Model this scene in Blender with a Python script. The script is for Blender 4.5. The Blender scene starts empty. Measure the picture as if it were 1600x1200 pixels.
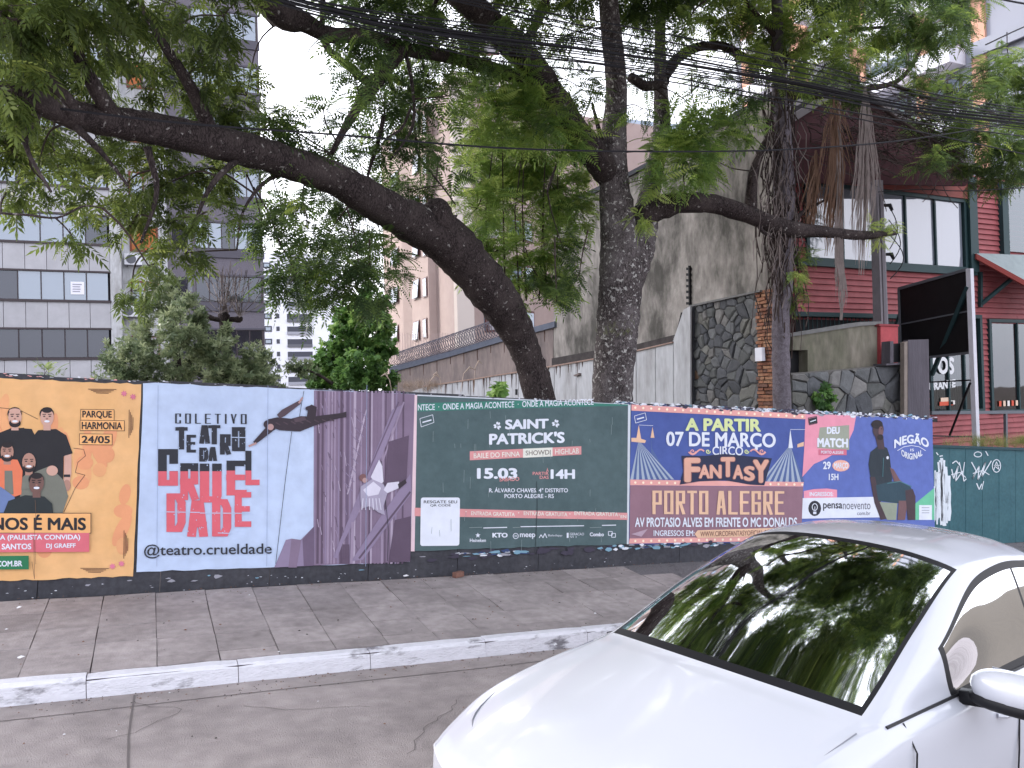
import bpy, math, random
import numpy as np
from mathutils import Vector, Matrix, Quaternion
random.seed(7); rng = np.random.default_rng(7)
SC = bpy.context.scene; COL = SC.collection
PI = math.pi
# ------------------------------------------------------------------ camera
F = 1224.8465; YAW = .4324; PITCH = .0125; ROLL = -.0262
CAM = Vector((0, 0, 2.2045))
fw = Vector((math.sin(YAW)*math.cos(PITCH), math.cos(YAW)*math.cos(PITCH), math.sin(PITCH)))
r0 = Vector((math.cos(YAW), -math.sin(YAW), 0)); u0 = r0.cross(fw)
rt = math.cos(ROLL)*r0 + math.sin(ROLL)*u0
up = -math.sin(ROLL)*r0 + math.cos(ROLL)*u0
cd = bpy.data.cameras.new('camera'); cam = bpy.data.objects.new('camera', cd); COL.objects.link(cam)
M = Matrix((rt, up, -fw)).transposed().to_4x4(); M.translation = CAM; cam.matrix_world = M
cd.lens = 36*F/1600; cd.sensor_width = 36; cd.clip_end = 3000; cd.clip_start = .05
SC.camera = cam
# ------------------------------------------------------------------ light
SUN_EL, SUN_AZ = math.radians(24), math.radians(-38)      # azimuth measured from +Y towards +X
w = bpy.data.worlds.new('World'); SC.world = w; w.use_nodes = True
wn = w.node_tree.nodes; wl = w.node_tree.links; wn.clear()
sky = wn.new('ShaderNodeTexSky'); sky.sky_type = 'NISHITA'; sky.sun_disc = False
sky.sun_elevation = SUN_EL; sky.sun_rotation = SUN_AZ; sky.dust_density = 4; sky.air_density = 1.0; sky.ozone_density = 1.5
hs = wn.new('ShaderNodeHueSaturation'); hs.inputs['Saturation'].default_value = .34
tn = wn.new('ShaderNodeMixRGB'); tn.blend_type = 'MULTIPLY'; tn.inputs['Fac'].default_value = 1
tn.inputs['Color2'].default_value = (1.0, .99, 1.02, 1)
bg = wn.new('ShaderNodeBackground'); bg.inputs['Strength'].default_value = .15
wo = wn.new('ShaderNodeOutputWorld')
ov = wn.new('ShaderNodeMixRGB'); ov.inputs['Fac'].default_value = .62; ov.inputs['Color2'].default_value = (6.0, 6.1, 6.5, 1)   # thin overcast over the clear sky
wl.new(sky.outputs[0], hs.inputs['Color']); wl.new(hs.outputs[0], ov.inputs['Color1']); wl.new(ov.outputs[0], tn.inputs['Color1']); wl.new(tn.outputs[0], bg.inputs['Color']); wl.new(bg.outputs[0], wo.inputs['Surface'])
sd = bpy.data.lights.new('sun', 'SUN'); sd.energy = .8; sd.angle = math.radians(14); sd.color = (1, .93, .86)
so = bpy.data.objects.new('sun', sd); COL.objects.link(so)
sv = Vector((math.sin(SUN_AZ)*math.cos(SUN_EL), math.cos(SUN_AZ)*math.cos(SUN_EL), math.sin(SUN_EL)))
so.rotation_euler = sv.to_track_quat('Z', 'Y').to_euler(); so.location = (0, 0, 40)
vs = SC.view_settings; vs.view_transform = 'Standard'; vs.look = 'None'; vs.gamma = 1; vs.exposure = 1.8; vs.use_curve_mapping = False
SC.cycles.max_bounces = 6; SC.cycles.transparent_max_bounces = 8

# ------------------------------------------------------------------ projections photo pixel -> place
SL = .0679                      # the street drops 6.8 % towards +X
def ray(x, y): return fw + rt*((x-800)/F) - up*((y-600)/F)
def pY(x, y, Y): d = ray(x, y); return CAM + d*(Y/d.y)
def pX(x, y, X): d = ray(x, y); return CAM + d*(X/d.x)
def pD(x, y, D): return CAM + ray(x, y)*D
def pPl(x, y, P, n): d = ray(x, y); return CAM + d*((P-CAM).dot(n)/d.dot(n))
def gz(X): return -SL*max(-60., min(60., X))
def fwd(P): return (Vector(P)-CAM).dot(fw)
def pxm(P): return fwd(P)/F      # metres per photo pixel at P
def S(r, g, b):
    f = lambda c: (c/255/12.92 if c <= 10 else ((c/255+.055)/1.055)**2.4)
    return (f(r), f(g), f(b))

# ------------------------------------------------------------------ materials
MT = {}
def mat(name, col, rough=.8, var=0, vscale=3., bump=0, bscale=40., spec=.3, metal=0, col2=None, streak=0, seed=0, detail=6, thr=None, rnd=0, coat=0, coords='Object'):
    if name in MT: return MT[name]
    m = bpy.data.materials.new(name); m.use_nodes = True; MT[name] = m
    nt = m.node_tree; n = nt.nodes; l = nt.links; b = n['Principled BSDF']
    b.inputs['Base Color'].default_value = (*col, 1); b.inputs['Roughness'].default_value = rough
    b.inputs['Specular IOR Level'].default_value = spec; b.inputs['Metallic'].default_value = metal
    if coat: b.inputs['Coat Weight'].default_value = coat; b.inputs['Coat Roughness'].default_value = .04
    tc = n.new('ShaderNodeTexCoord'); src = tc.outputs['Object']
    if coords == 'world':
        g = n.new('ShaderNodeNewGeometry'); src = g.outputs['Position']
    mp = n.new('ShaderNodeMapping'); mp.inputs['Location'].default_value = (seed*3.1, seed*1.7, seed*.9); l.new(src, mp.inputs['Vector'])
    if streak: mp.inputs['Scale'].default_value = (1, 1, streak)
    cur = None
    if var or col2:
        no = n.new('ShaderNodeTexNoise'); no.inputs['Scale'].default_value = vscale; no.inputs['Detail'].default_value = detail; no.inputs['Roughness'].default_value = .65
        l.new(mp.outputs[0], no.inputs['Vector'])
        cr = n.new('ShaderNodeValToRGB'); e = cr.color_ramp.elements
        a, c = (thr if thr else (.3, .7)); e[0].position = a; e[1].position = c
        if col2: e[0].color = (*col, 1); e[1].color = (*col2, 1)
        else:
            e[0].color = (*[x*(1-var) for x in col], 1); e[1].color = (*[min(1, x*(1+var)) for x in col], 1)
        l.new(no.outputs['Fac'], cr.inputs['Fac']); cur = cr.outputs['Color']
        if col2 and var:
            n2 = n.new('ShaderNodeTexNoise'); n2.inputs['Scale'].default_value = vscale*6; n2.inputs['Detail'].default_value = 4; l.new(mp.outputs[0], n2.inputs['Vector'])
            mr = n.new('ShaderNodeMapRange'); mr.inputs['From Min'].default_value = .25; mr.inputs['From Max'].default_value = .75; mr.inputs['To Min'].default_value = 1-var; mr.inputs['To Max'].default_value = 1+var
            l.new(n2.outputs['Fac'], mr.inputs['Value'])
            mx = n.new('ShaderNodeVectorMath'); mx.operation = 'SCALE'; l.new(cur, mx.inputs[0]); l.new(mr.outputs[0], mx.inputs['Scale']); cur = mx.outputs[0]
    if rnd:
        oi = n.new('ShaderNodeObjectInfo'); mr = n.new('ShaderNodeMapRange'); mr.inputs['To Min'].default_value = 1-rnd; mr.inputs['To Max'].default_value = 1+rnd
        l.new(oi.outputs['Random'], mr.inputs['Value'])
        mx = n.new('ShaderNodeVectorMath'); mx.operation = 'SCALE'
        if cur: l.new(cur, mx.inputs[0])
        else: mx.inputs[0].default_value = col
        l.new(mr.outputs[0], mx.inputs['Scale']); cur = mx.outputs[0]
    if cur: l.new(cur, b.inputs['Base Color'])
    if bump:
        nb = n.new('ShaderNodeTexNoise'); nb.inputs['Scale'].default_value = bscale; nb.inputs['Detail'].default_value = 5
        l.new(mp.outputs[0], nb.inputs['Vector'])
        bu = n.new('ShaderNodeBump'); bu.inputs['Strength'].default_value = bump; bu.inputs['Distance'].default_value = .02
        l.new(nb.outputs['Fac'], bu.inputs['Height']); l.new(bu.outputs[0], b.inputs['Normal'])
    return m

def glass_mat(name, tint, gloss, gcol=(1, 1, 1), rough=.02, trans=.5):
    """window glass: see-through tint + mirror-like reflection (film)"""
    m = bpy.data.materials.new(name); m.use_nodes = True; MT[name] = m
    n = m.node_tree.nodes; l = m.node_tree.links; n.clear()
    d = n.new('ShaderNodeBsdfDiffuse'); d.inputs['Color'].default_value = (*tint, 1)
    t = n.new('ShaderNodeBsdfTransparent'); t.inputs['Color'].default_value = (.6, .65, .65, 1)
    g = n.new('ShaderNodeBsdfGlossy'); g.inputs['Roughness'].default_value = rough; g.inputs['Color'].default_value = (*gcol, 1)
    a = n.new('ShaderNodeMixShader'); a.inputs[0].default_value = trans; l.new(d.outputs[0], a.inputs[1]); l.new(t.outputs[0], a.inputs[2])
    b = n.new('ShaderNodeMixShader'); o = n.new('ShaderNodeOutputMaterial')
    lw = n.new('ShaderNodeFresnel'); lw.inputs['IOR'].default_value = 1.5
    mr = n.new('ShaderNodeMapRange'); mr.inputs['To Min'].default_value = gloss; mr.inputs['To Max'].default_value = 1; l.new(lw.outputs[0], mr.inputs['Value'])
    tc = n.new('ShaderNodeTexCoord'); no = n.new('ShaderNodeTexNoise'); no.inputs['Scale'].default_value = 1.2; l.new(tc.outputs['Object'], no.inputs['Vector'])
    bu = n.new('ShaderNodeBump'); bu.inputs['Strength'].default_value = .06; bu.inputs['Distance'].default_value = .03; l.new(no.outputs['Fac'], bu.inputs['Height']); l.new(bu.outputs[0], g.inputs['Normal'])
    l.new(mr.outputs[0], b.inputs[0]); l.new(a.outputs[0], b.inputs[1]); l.new(g.outputs[0], b.inputs[2]); l.new(b.outputs[0], o.inputs['Surface'])
    return m

def leaf_mat(name, c1, c2, c3, trans=.35):
    m = bpy.data.materials.new(name); m.use_nodes = True; MT[name] = m
    n = m.node_tree.nodes; l = m.node_tree.links; n.clear()
    at = n.new('ShaderNodeAttribute'); at.attribute_name = 'tint'
    cr = n.new('ShaderNodeValToRGB'); e = cr.color_ramp.elements; e[0].color = (*c1, 1); e[1].color = (*c3, 1); e[0].position = .1; e[1].position = .95
    k = e.new(.5); k.color = (*c2, 1)
    l.new(at.outputs['Fac'], cr.inputs['Fac'])
    p = n.new('ShaderNodeBsdfPrincipled'); p.inputs['Roughness'].default_value = .5; p.inputs['Specular IOR Level'].default_value = .35; l.new(cr.outputs[0], p.inputs['Base Color'])
    t = n.new('ShaderNodeBsdfTranslucent'); hs = n.new('ShaderNodeHueSaturation'); hs.inputs['Value'].default_value = 1.5; hs.inputs['Hue'].default_value = .485; l.new(cr.outputs[0], hs.inputs['Color']); l.new(hs.outputs[0], t.inputs['Color'])
    a = n.new('ShaderNodeMixShader'); a.inputs[0].default_value = trans; l.new(p.outputs[0], a.inputs[1]); l.new(t.outputs[0], a.inputs[2])
    o = n.new('ShaderNodeOutputMaterial'); l.new(a.outputs[0], o.inputs['Surface'])
    return m

# ------------------------------------------------------------------ object helpers
INV = {}
def tag(o, label=None, cat=None, group=None, kind=None):
    if label: o['label'] = label
    if cat: o['category'] = cat
    if group: o['group'] = group
    if kind: o['kind'] = kind
    return o
def empty(name, loc, label=None, cat=None, group=None, kind=None, ry=0):
    o = bpy.data.objects.new(name, None); COL.objects.link(o); o.location = loc; o.rotation_euler = (0, ry, 0); o.empty_display_size = .2
    m = Matrix.Translation(Vector(loc)) @ Matrix.Rotation(ry, 4, 'Y'); INV[o.name] = (m.inverted(), o)
    return tag(o, label, cat, group, kind)
def root_inv(p):
    while p is not None:
        if p.name in INV: return INV[p.name][0]
        p = p.parent
    return Matrix.Identity(4)
class MB:
    def __init__(s): s.v = []; s.f = []; s.m = []
    def add(s, vs, fs, mi=0):
        k = len(s.v); s.v += [tuple(v) for v in vs]; s.f += [tuple(i+k for i in f) for f in fs]; s.m += [mi]*len(fs); return s
    def box(s, a, b, mi=0):
        x0, y0, z0 = [min(p, q) for p, q in zip(a, b)]; x1, y1, z1 = [max(p, q) for p, q in zip(a, b)]
        return s.add([(x0,y0,z0),(x1,y0,z0),(x1,y1,z0),(x0,y1,z0),(x0,y0,z1),(x1,y0,z1),(x1,y1,z1),(x0,y1,z1)],
                     [(3,2,1,0),(4,5,6,7),(0,1,5,4),(1,2,6,5),(2,3,7,6),(3,0,4,7)], mi)
    def prism(s, poly, off, mi=0):
        """poly: list of 3-D points (planar), extruded by off"""
        n = len(poly); off = Vector(off); A = [Vector(p) for p in poly]; B = [p+off for p in A]
        nn = Vector((0, 0, 0))
        for i in range(n): nn += A[i].cross(A[(i+1) % n])
        if nn.dot(off) > 0: A.reverse(); B.reverse()
        return s.add(A+B, [tuple(range(n)), tuple(range(2*n-1, n-1, -1))]+[((i+1) % n, i, n+i, n+(i+1) % n) for i in range(n)], mi)
    def tube(s, pts, rad, seg=6, mi=0, cap=True, jit=0):
        pts = [Vector(p) for p in pts]; n = len(pts)
        if not hasattr(rad, '__len__'): rad = [rad]*n
        t0 = (pts[1]-pts[0]).normalized(); a = Vector((0, 0, 1)) if abs(t0.z) < .9 else Vector((1, 0, 0))
        N = t0.cross(a).normalized(); V = []
        for i, p in enumerate(pts):
            t = (pts[min(i+1, n-1)]-pts[max(i-1, 0)]).normalized(); N = (N-t*N.dot(t)).normalized(); B = t.cross(N)
            for k in range(seg):
                an = 2*PI*k/seg; rr = rad[i]*(1+(random.uniform(-jit, jit) if jit else 0))
                V.append(p+(N*math.cos(an)+B*math.sin(an))*rr)
        Fc = [(i*seg+k, i*seg+(k+1) % seg, (i+1)*seg+(k+1) % seg, (i+1)*seg+k) for i in range(n-1) for k in range(seg)]
        if cap: Fc += [tuple(range(seg-1, -1, -1)), tuple((n-1)*seg+k for k in range(seg))]
        return s.add(V, Fc, mi)
    def bar(s, a, b, w, d=None, mi=0):
        """rectangular bar from a to b"""
        a = Vector(a); b = Vector(b); d = d or w; t = (b-a).normalized(); q = Vector((0, 1, 0)) if abs(t.y) < .9 else Vector((1, 0, 0))
        n = t.cross(q).normalized()*w/2; m = t.cross(n).normalized()*d/2
        vs = [a-n-m, a+n-m, a+n+m, a-n+m, b-n-m, b+n-m, b+n+m, b-n+m]
        return s.add(vs, [(3,2,1,0),(4,5,6,7),(0,1,5,4),(1,2,6,5),(2,3,7,6),(3,0,4,7)], mi)
    def build(s, name, mats, parent=None, smooth=False, **kw):
        me = bpy.data.meshes.new(name); inv = root_inv(parent) if parent else Matrix.Identity(4)
        me.from_pydata([tuple(inv @ Vector(v)) for v in s.v], [], s.f)
        for m in (mats if isinstance(mats, (list, tuple)) else [mats]): me.materials.append(m)
        if any(s.m): me.polygons.foreach_set('material_index', s.m)
        if smooth: me.polygons.foreach_set('use_smooth', [True]*len(s.f))
        me.update()
        o = bpy.data.objects.new(name, me); COL.objects.link(o); o.parent = parent
        return tag(o, **kw)
def one(name, fn, mats, parent=None, smooth=False, **kw):
    m = MB(); fn(m); return m.build(name, mats, parent, smooth, **kw)
def spline(pts, n):
    """Catmull-Rom through tuples, n samples per span"""
    P = [np.array(p, float) for p in pts]; P = [2*P[0]-P[1]]+P+[2*P[-1]-P[-2]]; out = []
    for i in range(1, len(P)-2):
        for k in range(n):
            t = k/n; a, b, c, d = P[i-1], P[i], P[i+1], P[i+2]
            out.append(.5*((2*b)+(-a+c)*t+(2*a-5*b+4*c-d)*t*t+(-a+3*b-3*c+d)*t**3))
    out.append(P[-2]); return out

# ------------------------------------------------------------------ palette
m_road = mat('road_asphalt', S(144, 136, 135), .92, .18, .9, .9, 110, col2=S(172, 163, 162), coords='world')
m_slab = mat('pavement_slab', S(134, 127, 127), .88, .18, 1.7, .5, 70, col2=S(164, 156, 156), rnd=.16, coords='world')
m_grout = mat('pavement_bed', S(74, 68, 70), .95, .2, 5, .5, 40, coords='world')
m_soil = mat('soil', S(78, 70, 60), .95, .3, 1.5, .6, 10, coords='world')
m_kerbw = mat('kerb_white_paint', S(208, 208, 216), .7, .08, 1.9, .5, 30, col2=S(118, 116, 122), thr=(.57, .66), coords='world', streak=3)
m_gravel = mat('gravel', S(110, 108, 112), .95, .35, 60, 1, 70, coords='world')
m_black = mat('hoarding_black_paint', S(52, 53, 60), .65, .25, 3, .25, 12, col2=S(68, 68, 74))
m_black2 = mat('black_matte', S(20, 21, 26), .6, .2, 3)
def bark_mat(name, dark, mid, pale, lich, thr=.62):
    m = bpy.data.materials.new(name); m.use_nodes = True; MT[name] = m; n = m.node_tree.nodes; l = m.node_tree.links; b = n['Principled BSDF']; b.inputs['Roughness'].default_value = .95; b.inputs['Specular IOR Level'].default_value = .15
    g = n.new('ShaderNodeNewGeometry'); mp = n.new('ShaderNodeMapping'); mp.inputs['Scale'].default_value = (1, 1, .38); l.new(g.outputs['Position'], mp.inputs['Vector'])
    wn_ = n.new('ShaderNodeTexNoise'); wn_.inputs['Scale'].default_value = 9; wn_.inputs['Detail'].default_value = 5; l.new(mp.outputs[0], wn_.inputs['Vector'])
    ad = n.new('ShaderNodeVectorMath'); ad.operation = 'MULTIPLY_ADD'; ad.inputs[1].default_value = (.22, .22, .22); l.new(wn_.outputs['Color'], ad.inputs[0]); l.new(mp.outputs[0], ad.inputs[2])
    vo = n.new('ShaderNodeTexVoronoi'); vo.feature = 'DISTANCE_TO_EDGE'; vo.inputs['Scale'].default_value = 34; l.new(ad.outputs[0], vo.inputs['Vector'])
    cr = n.new('ShaderNodeValToRGB'); e = cr.color_ramp.elements; e[0].position = .02; e[0].color = (*dark, 1); e[1].position = .22; e[1].color = (*mid, 1); l.new(vo.outputs['Distance'], cr.inputs['Fac'])
    n1 = n.new('ShaderNodeTexNoise'); n1.inputs['Scale'].default_value = 2.2; n1.inputs['Detail'].default_value = 8; n1.inputs['Roughness'].default_value = .7; l.new(g.outputs['Position'], n1.inputs['Vector'])
    c1 = n.new('ShaderNodeValToRGB'); c1.color_ramp.elements[0].position = .45; c1.color_ramp.elements[1].position = .68; l.new(n1.outputs['Fac'], c1.inputs['Fac'])
    m1 = n.new('ShaderNodeMixRGB'); l.new(c1.outputs[0], m1.inputs['Fac']); l.new(cr.outputs[0], m1.inputs['Color1']); m1.inputs['Color2'].default_value = (*pale, 1)
    m1b = n.new('ShaderNodeMixRGB'); m1b.inputs['Fac'].default_value = .55; l.new(cr.outputs[0], m1b.inputs['Color1']); l.new(m1.outputs[0], m1b.inputs['Color2'])
    n2 = n.new('ShaderNodeTexNoise'); n2.inputs['Scale'].default_value = 17; n2.inputs['Detail'].default_value = 4; n2.inputs['Roughness'].default_value = .6; l.new(g.outputs['Position'], n2.inputs['Vector'])
    c2 = n.new('ShaderNodeValToRGB'); c2.color_ramp.elements[0].position = thr; c2.color_ramp.elements[1].position = thr+.05; l.new(n2.outputs['Fac'], c2.inputs['Fac'])
    m2 = n.new('ShaderNodeMixRGB'); l.new(c2.outputs[0], m2.inputs['Fac']); l.new(m1b.outputs[0], m2.inputs['Color1']); m2.inputs['Color2'].default_value = (*lich, 1); l.new(m2.outputs[0], b.inputs['Base Color'])
    bu = n.new('ShaderNodeBump'); bu.inputs['Strength'].default_value = 1; bu.inputs['Distance'].default_value = .035; l.new(cr.outputs[0], bu.inputs['Height']); l.new(bu.outputs[0], b.inputs['Normal'])
    return m
m_bark = bark_mat('bark', S(36, 31, 32), S(68, 60, 60), S(90, 81, 80), S(138, 134, 132), .63)
m_bark2 = bark_mat('bark_pale', S(48, 43, 44), S(100, 93, 94), S(136, 130, 132), S(176, 174, 172), .58)
m_twig = mat('twig', S(60, 50, 48), .9, .2, 5)
m_twigp = mat('twig_pale', S(118, 108, 106), .9, .2, 5)
m_conc = mat('concrete_stained', S(82, 80, 76), .9, .25, 1.3, .6, 25, col2=S(150, 145, 140), thr=(.36, .58), coords='world', streak=.5)
m_conc2 = mat('concrete_mossy', S(84, 86, 70), .9, .25, 1.6, .3, 25, col2=S(128, 122, 112), coords='world', streak=.4)
m_white = mat('white_wall', S(184, 186, 190), .8, .12, 1.8, .15, 20, col2=S(134, 132, 132), thr=(.45, .78), coords='world', streak=.3)
m_whiteb = mat('white_building', S(222, 224, 234), .8, .05, .5, coords='world')
m_beige = mat('wall_beige', S(138, 126, 122), .9, .15, 1.2, .2, 20, col2=S(104, 96, 96), thr=(.42, .7), coords='world', streak=.5)

# ------------------------------------------------------------------ ground
def sheet(name, x0, x1, y0, y1, dz, m, nx=1, kind='structure', dz2=None):
    mb = MB(); xs = [x0, x1] if nx == 1 else list(np.linspace(x0, x1, nx+1))
    xs = sorted(set(xs+[x for x in (-60, 60) if x0 < x < x1]))
    for a, b in zip(xs[:-1], xs[1:]):
        z2 = dz if dz2 is None else dz2
        mb.add([(a, y0, gz(a)+dz), (b, y0, gz(b)+dz), (b, y1, gz(b)+z2), (a, y1, gz(a)+z2)], [(0, 1, 2, 3)])
    return mb.build(name, m, kind=kind)
sheet('ground', -900, 900, -900, 1500, -.06, m_soil)
sheet('road', -60, 60, -9, 6.64, 0, m_road)
KY = 6.64; KH = .15; PY0 = 6.78; PYE = 8.93; PZ0 = .15; PZ1 = .285
def pz(X, Y): return gz(X)+PZ0+(Y-PY0)/(PYE-PY0)*(PZ1-PZ0)
# kerb stones
kerb = one('kerb', lambda m: m.add([(-60, KY+.02, gz(-60)-.05), (60, KY+.02, gz(60)-.05), (60, PY0, gz(60)-.05), (-60, PY0, gz(-60)-.05), (-60, KY+.02, gz(-60)+KH-.02), (60, KY+.02, gz(60)+KH-.02), (60, PY0, gz(60)+KH-.02), (-60, PY0, gz(-60)+KH-.02)],
      [(0,1,5,4),(4,5,6,7),(1,2,6,5),(3,0,4,7),(2,3,7,6)]), m_grout, kind='structure')
for i in range(-5, 16):
    a = -.47+i*1.07; b = a+1.064; dy = random.uniform(-.006, .006); dz = random.uniform(-.006, .006); c = .028
    prof = [(KY+dy-.0, -.04), (KY+dy+.012, KH+dz-c), (KY+dy+.012+c, KH+dz), (PY0-.004, KH+dz+.002), (PY0-.004, -.04)]
    mb = MB(); n = 6; V = []
    for k in range(n+1):
        x = a+(b-a)*k/n; e = .005 if k in (0, n) else 0
        for (y, z) in prof: V.append((x, y+random.uniform(-.004, .004)+(e if y < KY+.03 else 0), gz(x)+z-(e if z > .1 else 0)+random.uniform(-.003, .003)))
    Fc = [(k*5+j, (k+1)*5+j, (k+1)*5+(j+1) % 5, k*5+(j+1) % 5) for k in range(n) for j in range(5)]+[(4,3,2,1,0), tuple(n*5+j for j in range(5))]
    mb.add(V, Fc); mb.build('kerb_stone', m_kerbw, kerb)
# pavement: bed with slabs let into it
pav = MB()
for a, b in ((-60, 60),): pav.add([(a, PY0, gz(a)+PZ0-.025), (b, PY0, gz(b)+PZ0-.025), (b, PYE+1, gz(b)+pz(0, PYE+1)-.025), (a, PYE+1, gz(a)+pz(0, PYE+1)-.025)], [(0, 1, 2, 3)])
pavement = pav.build('pavement', m_grout, kind='structure')
rows = [6.79, 7.0, 7.42, 7.86, 8.36, 8.80]
SW = .466
for r in range(5):
    for i in range(-7, 26):
        x0 = .01+i*SW; x1 = x0+SW; y0, y1 = rows[r], rows[r+1]
        if x0 > 5.5+(r % 2)*.3: continue
        if r == 0 and random.random() < 0: continue
        g = .0032; dz = random.uniform(-.003, .004); tx, ty = random.uniform(-.004, .004), random.uniform(-.003, .003)
        V = []
        for (x, y, z) in [(x0+g, y0+g, 0), (x1-g, y0+g, 0), (x1-g, y1-g, 0), (x0+g, y1-g, 0)]:
            V.append((x, y, pz(x, y)-.03))
        for (x, y, k, l) in [(x0+g, y0+g, -1, -1), (x1-g, y0+g, 1, -1), (x1-g, y1-g, 1, 1), (x0+g, y1-g, -1, 1)]:
            V.append((x+random.uniform(-.003, .003), y+random.uniform(-.003, .003), pz(x, y)+dz+k*tx+l*ty))
        MB().add(V, [(3,2,1,0),(4,5,6,7),(0,1,5,4),(1,2,6,5),(2,3,7,6),(3,0,4,7)]).build('slab', m_slab, pavement)
# worn cement screed left (against hoarding) and gravel strip at the right
sheet('gravel_strip', 5.2, 30, 6.8, 8.95, PZ0-.016, m_gravel, dz2=PZ1-.018)
gr = MB()
for i in range(2600):
    x = 5.3+random.random()**1.4*9; y = random.uniform(7.1, 8.88); s = random.uniform(.008, .02)
    if x < 5.95: continue
    c = Vector((x, y, pz(x, y)-.008)); vs_ = [c+Vector((random.uniform(.6, 1)*s*dx, random.uniform(.6, 1)*s*dy, random.uniform(.6, 1)*s*dz)) for dx, dy, dz in ((1,0,0),(-1,0,0),(0,1,0),(0,-1,0),(0,0,1))]
    gr.add(vs_, [(0,2,4),(2,1,4),(1,3,4),(3,0,4)])
gr.build('gravel', m_gravel, kind='stuff')
# expansion joint + cracks in the road, thin recessed tar lines
m_tar = mat('tar', S(104, 98, 98), .9)
def strip(m, pts, w, dz):
    for (x0, y0), (x1, y1) in zip(pts[:-1], pts[1:]):
        t = Vector((x1-x0, y1-y0)).normalized(); nx, ny = -t.y*w/2, t.x*w/2
        m.add([(x0-nx, y0-ny, gz(x0-nx)+dz), (x1-nx, y1-ny, gz(x1-nx)+dz), (x1+nx, y1+ny, gz(x1+nx)+dz), (x0+nx, y0+ny, gz(x0+nx)+dz)], [(0, 1, 2, 3)])
rj = MB(); strip(rj, [(-.16+.012*math.sin(y*3), y) for y in np.arange(6.6, -2, -.4)], .014, .004); strip(rj, [(x, 6.36+.01*math.sin(x*2)) for x in np.arange(-6, 12, .5)], .01, .004)
for k in range(7):
    x, y = random.uniform(-3, 2.5), random.uniform(3.2, 6.2); a = random.uniform(0, 6.3); cp_ = [(x, y)]
    for j in range(random.randint(8, 16)): a += random.gauss(0, .45); cp_.append((cp_[-1][0]+.09*math.cos(a), min(6.5, cp_[-1][1]+.07*math.sin(a))))
    strip(rj, cp_, .005, .0045+k*.0003)
rj.build('road_joint', m_tar, kind='structure')
# grit and litter along the kerb and the hoarding
m_lit = [mat('litter_pale', S(215, 215, 220), .8), mat('litter_leaf', S(120, 84, 66), .9), mat('litter_dark', S(58, 52, 50), .9)]
dm = MB()
for i in range(1500):
    t = random.random()
    if t < .45: x = random.uniform(-4, 8); y = KY-random.random()**2*.35-.01; z = gz(x)+.004
    elif t < .8: x = random.uniform(-4, 8); y = 8.86-random.random()**2*.25; z = pz(x, y)+.005
    elif t < .92: x = random.uniform(-4, 8); y = random.uniform(6.8, 8.8); z = pz(x, y)+.006
    else: x = random.uniform(-4, 4); y = random.uniform(3, 6.5); z = gz(x)+.005
    s = random.uniform(.003, .011)*(1.4 if t > .8 else 1); a = random.random()*PI
    k = random.choices([0, 1, 2], [.04, .5, .46])[0]
    d1 = Vector((math.cos(a), math.sin(a), 0))*s; d2 = Vector((-math.sin(a), math.cos(a), 0))*s*random.uniform(.4, .9)
    c = Vector((x, y, z)); dm.add([c-d1, c-d2, c+d1, c+d2, c+Vector((0, 0, s*.5))], [(0,1,4),(1,2,4),(2,3,4),(3,0,4)], k)
dm.build('debris', m_lit, kind='stuff')
# loose brick, paper scraps
def small_brick(X, Y, yaw, sx, sy, sz, name, m, label, cat):
    z = pz(X, Y)+.004; R = Matrix.Rotation(yaw, 3, 'Z'); V = []
    for dz in (0, sz):
        for dx, dy in ((-1,-1),(1,-1),(1,1),(-1,1)):
            V.append(Vector((X, Y, z+dz))+R @ Vector((dx*sx/2*random.uniform(.9, 1.02), dy*sy/2*random.uniform(.9, 1.02), 0)))
    MB().add(V, [(3,2,1,0),(4,5,6,7),(0,1,5,4),(1,2,6,5),(2,3,7,6),(3,0,4,7)]).build(name, m, label=label, cat=cat)
p = pY(717, 897, 8.72)
small_brick(p.x, 8.74, .3, .13, .07, .06, 'brick_fragment', mat('old_brick', S(120, 88, 78), .9, .25, 14, .4, 50), 'broken brown brick lying on the pavement at the foot of the hoarding', 'brick')
def scrap(px, py, s, label, name='paper_scrap', m=0):
    Y = 8.8; P = pY(px, py, Y)
    for _ in range(8):   # walk to the pavement plane
        d = ray(px, py); t = (pz(P.x, P.y)-CAM.z)/d.z; P = CAM+d*t
    mb = MB(); V = []; n = 7
    for k in range(n):
        a = 2*PI*k/n; V.append((P.x+math.cos(a)*s*random.uniform(.6, 1), min(8.86, P.y)+math.sin(a)*s*.5*random.uniform(.6, 1), pz(P.x, P.y)+.008+random.uniform(0, .015)))
    V.append((P.x, min(8.86, P.y), pz(P.x, P.y)+.03)); mb.add(V, [(k, (k+1) % n, n) for k in range(n)]); mb.build(name, m_lit[m], label=label, cat='litter')
scrap(633, 900, .045, 'crumpled white paper scrap below the theatre poster at the hoarding foot')
scrap(33, 1030, .03, 'small white paper scrap on the paving slabs at the left near the kerb')
scrap(868, 1010, .02, 'tiny white scrap on paving beside the kerb left of the car')
scrap(30, 952, .025, 'pale scrap lying on the pavement under the orange poster')
scrap(930, 961, .02, 'pale fleck of paper in the middle of the pavement below the green poster')

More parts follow.
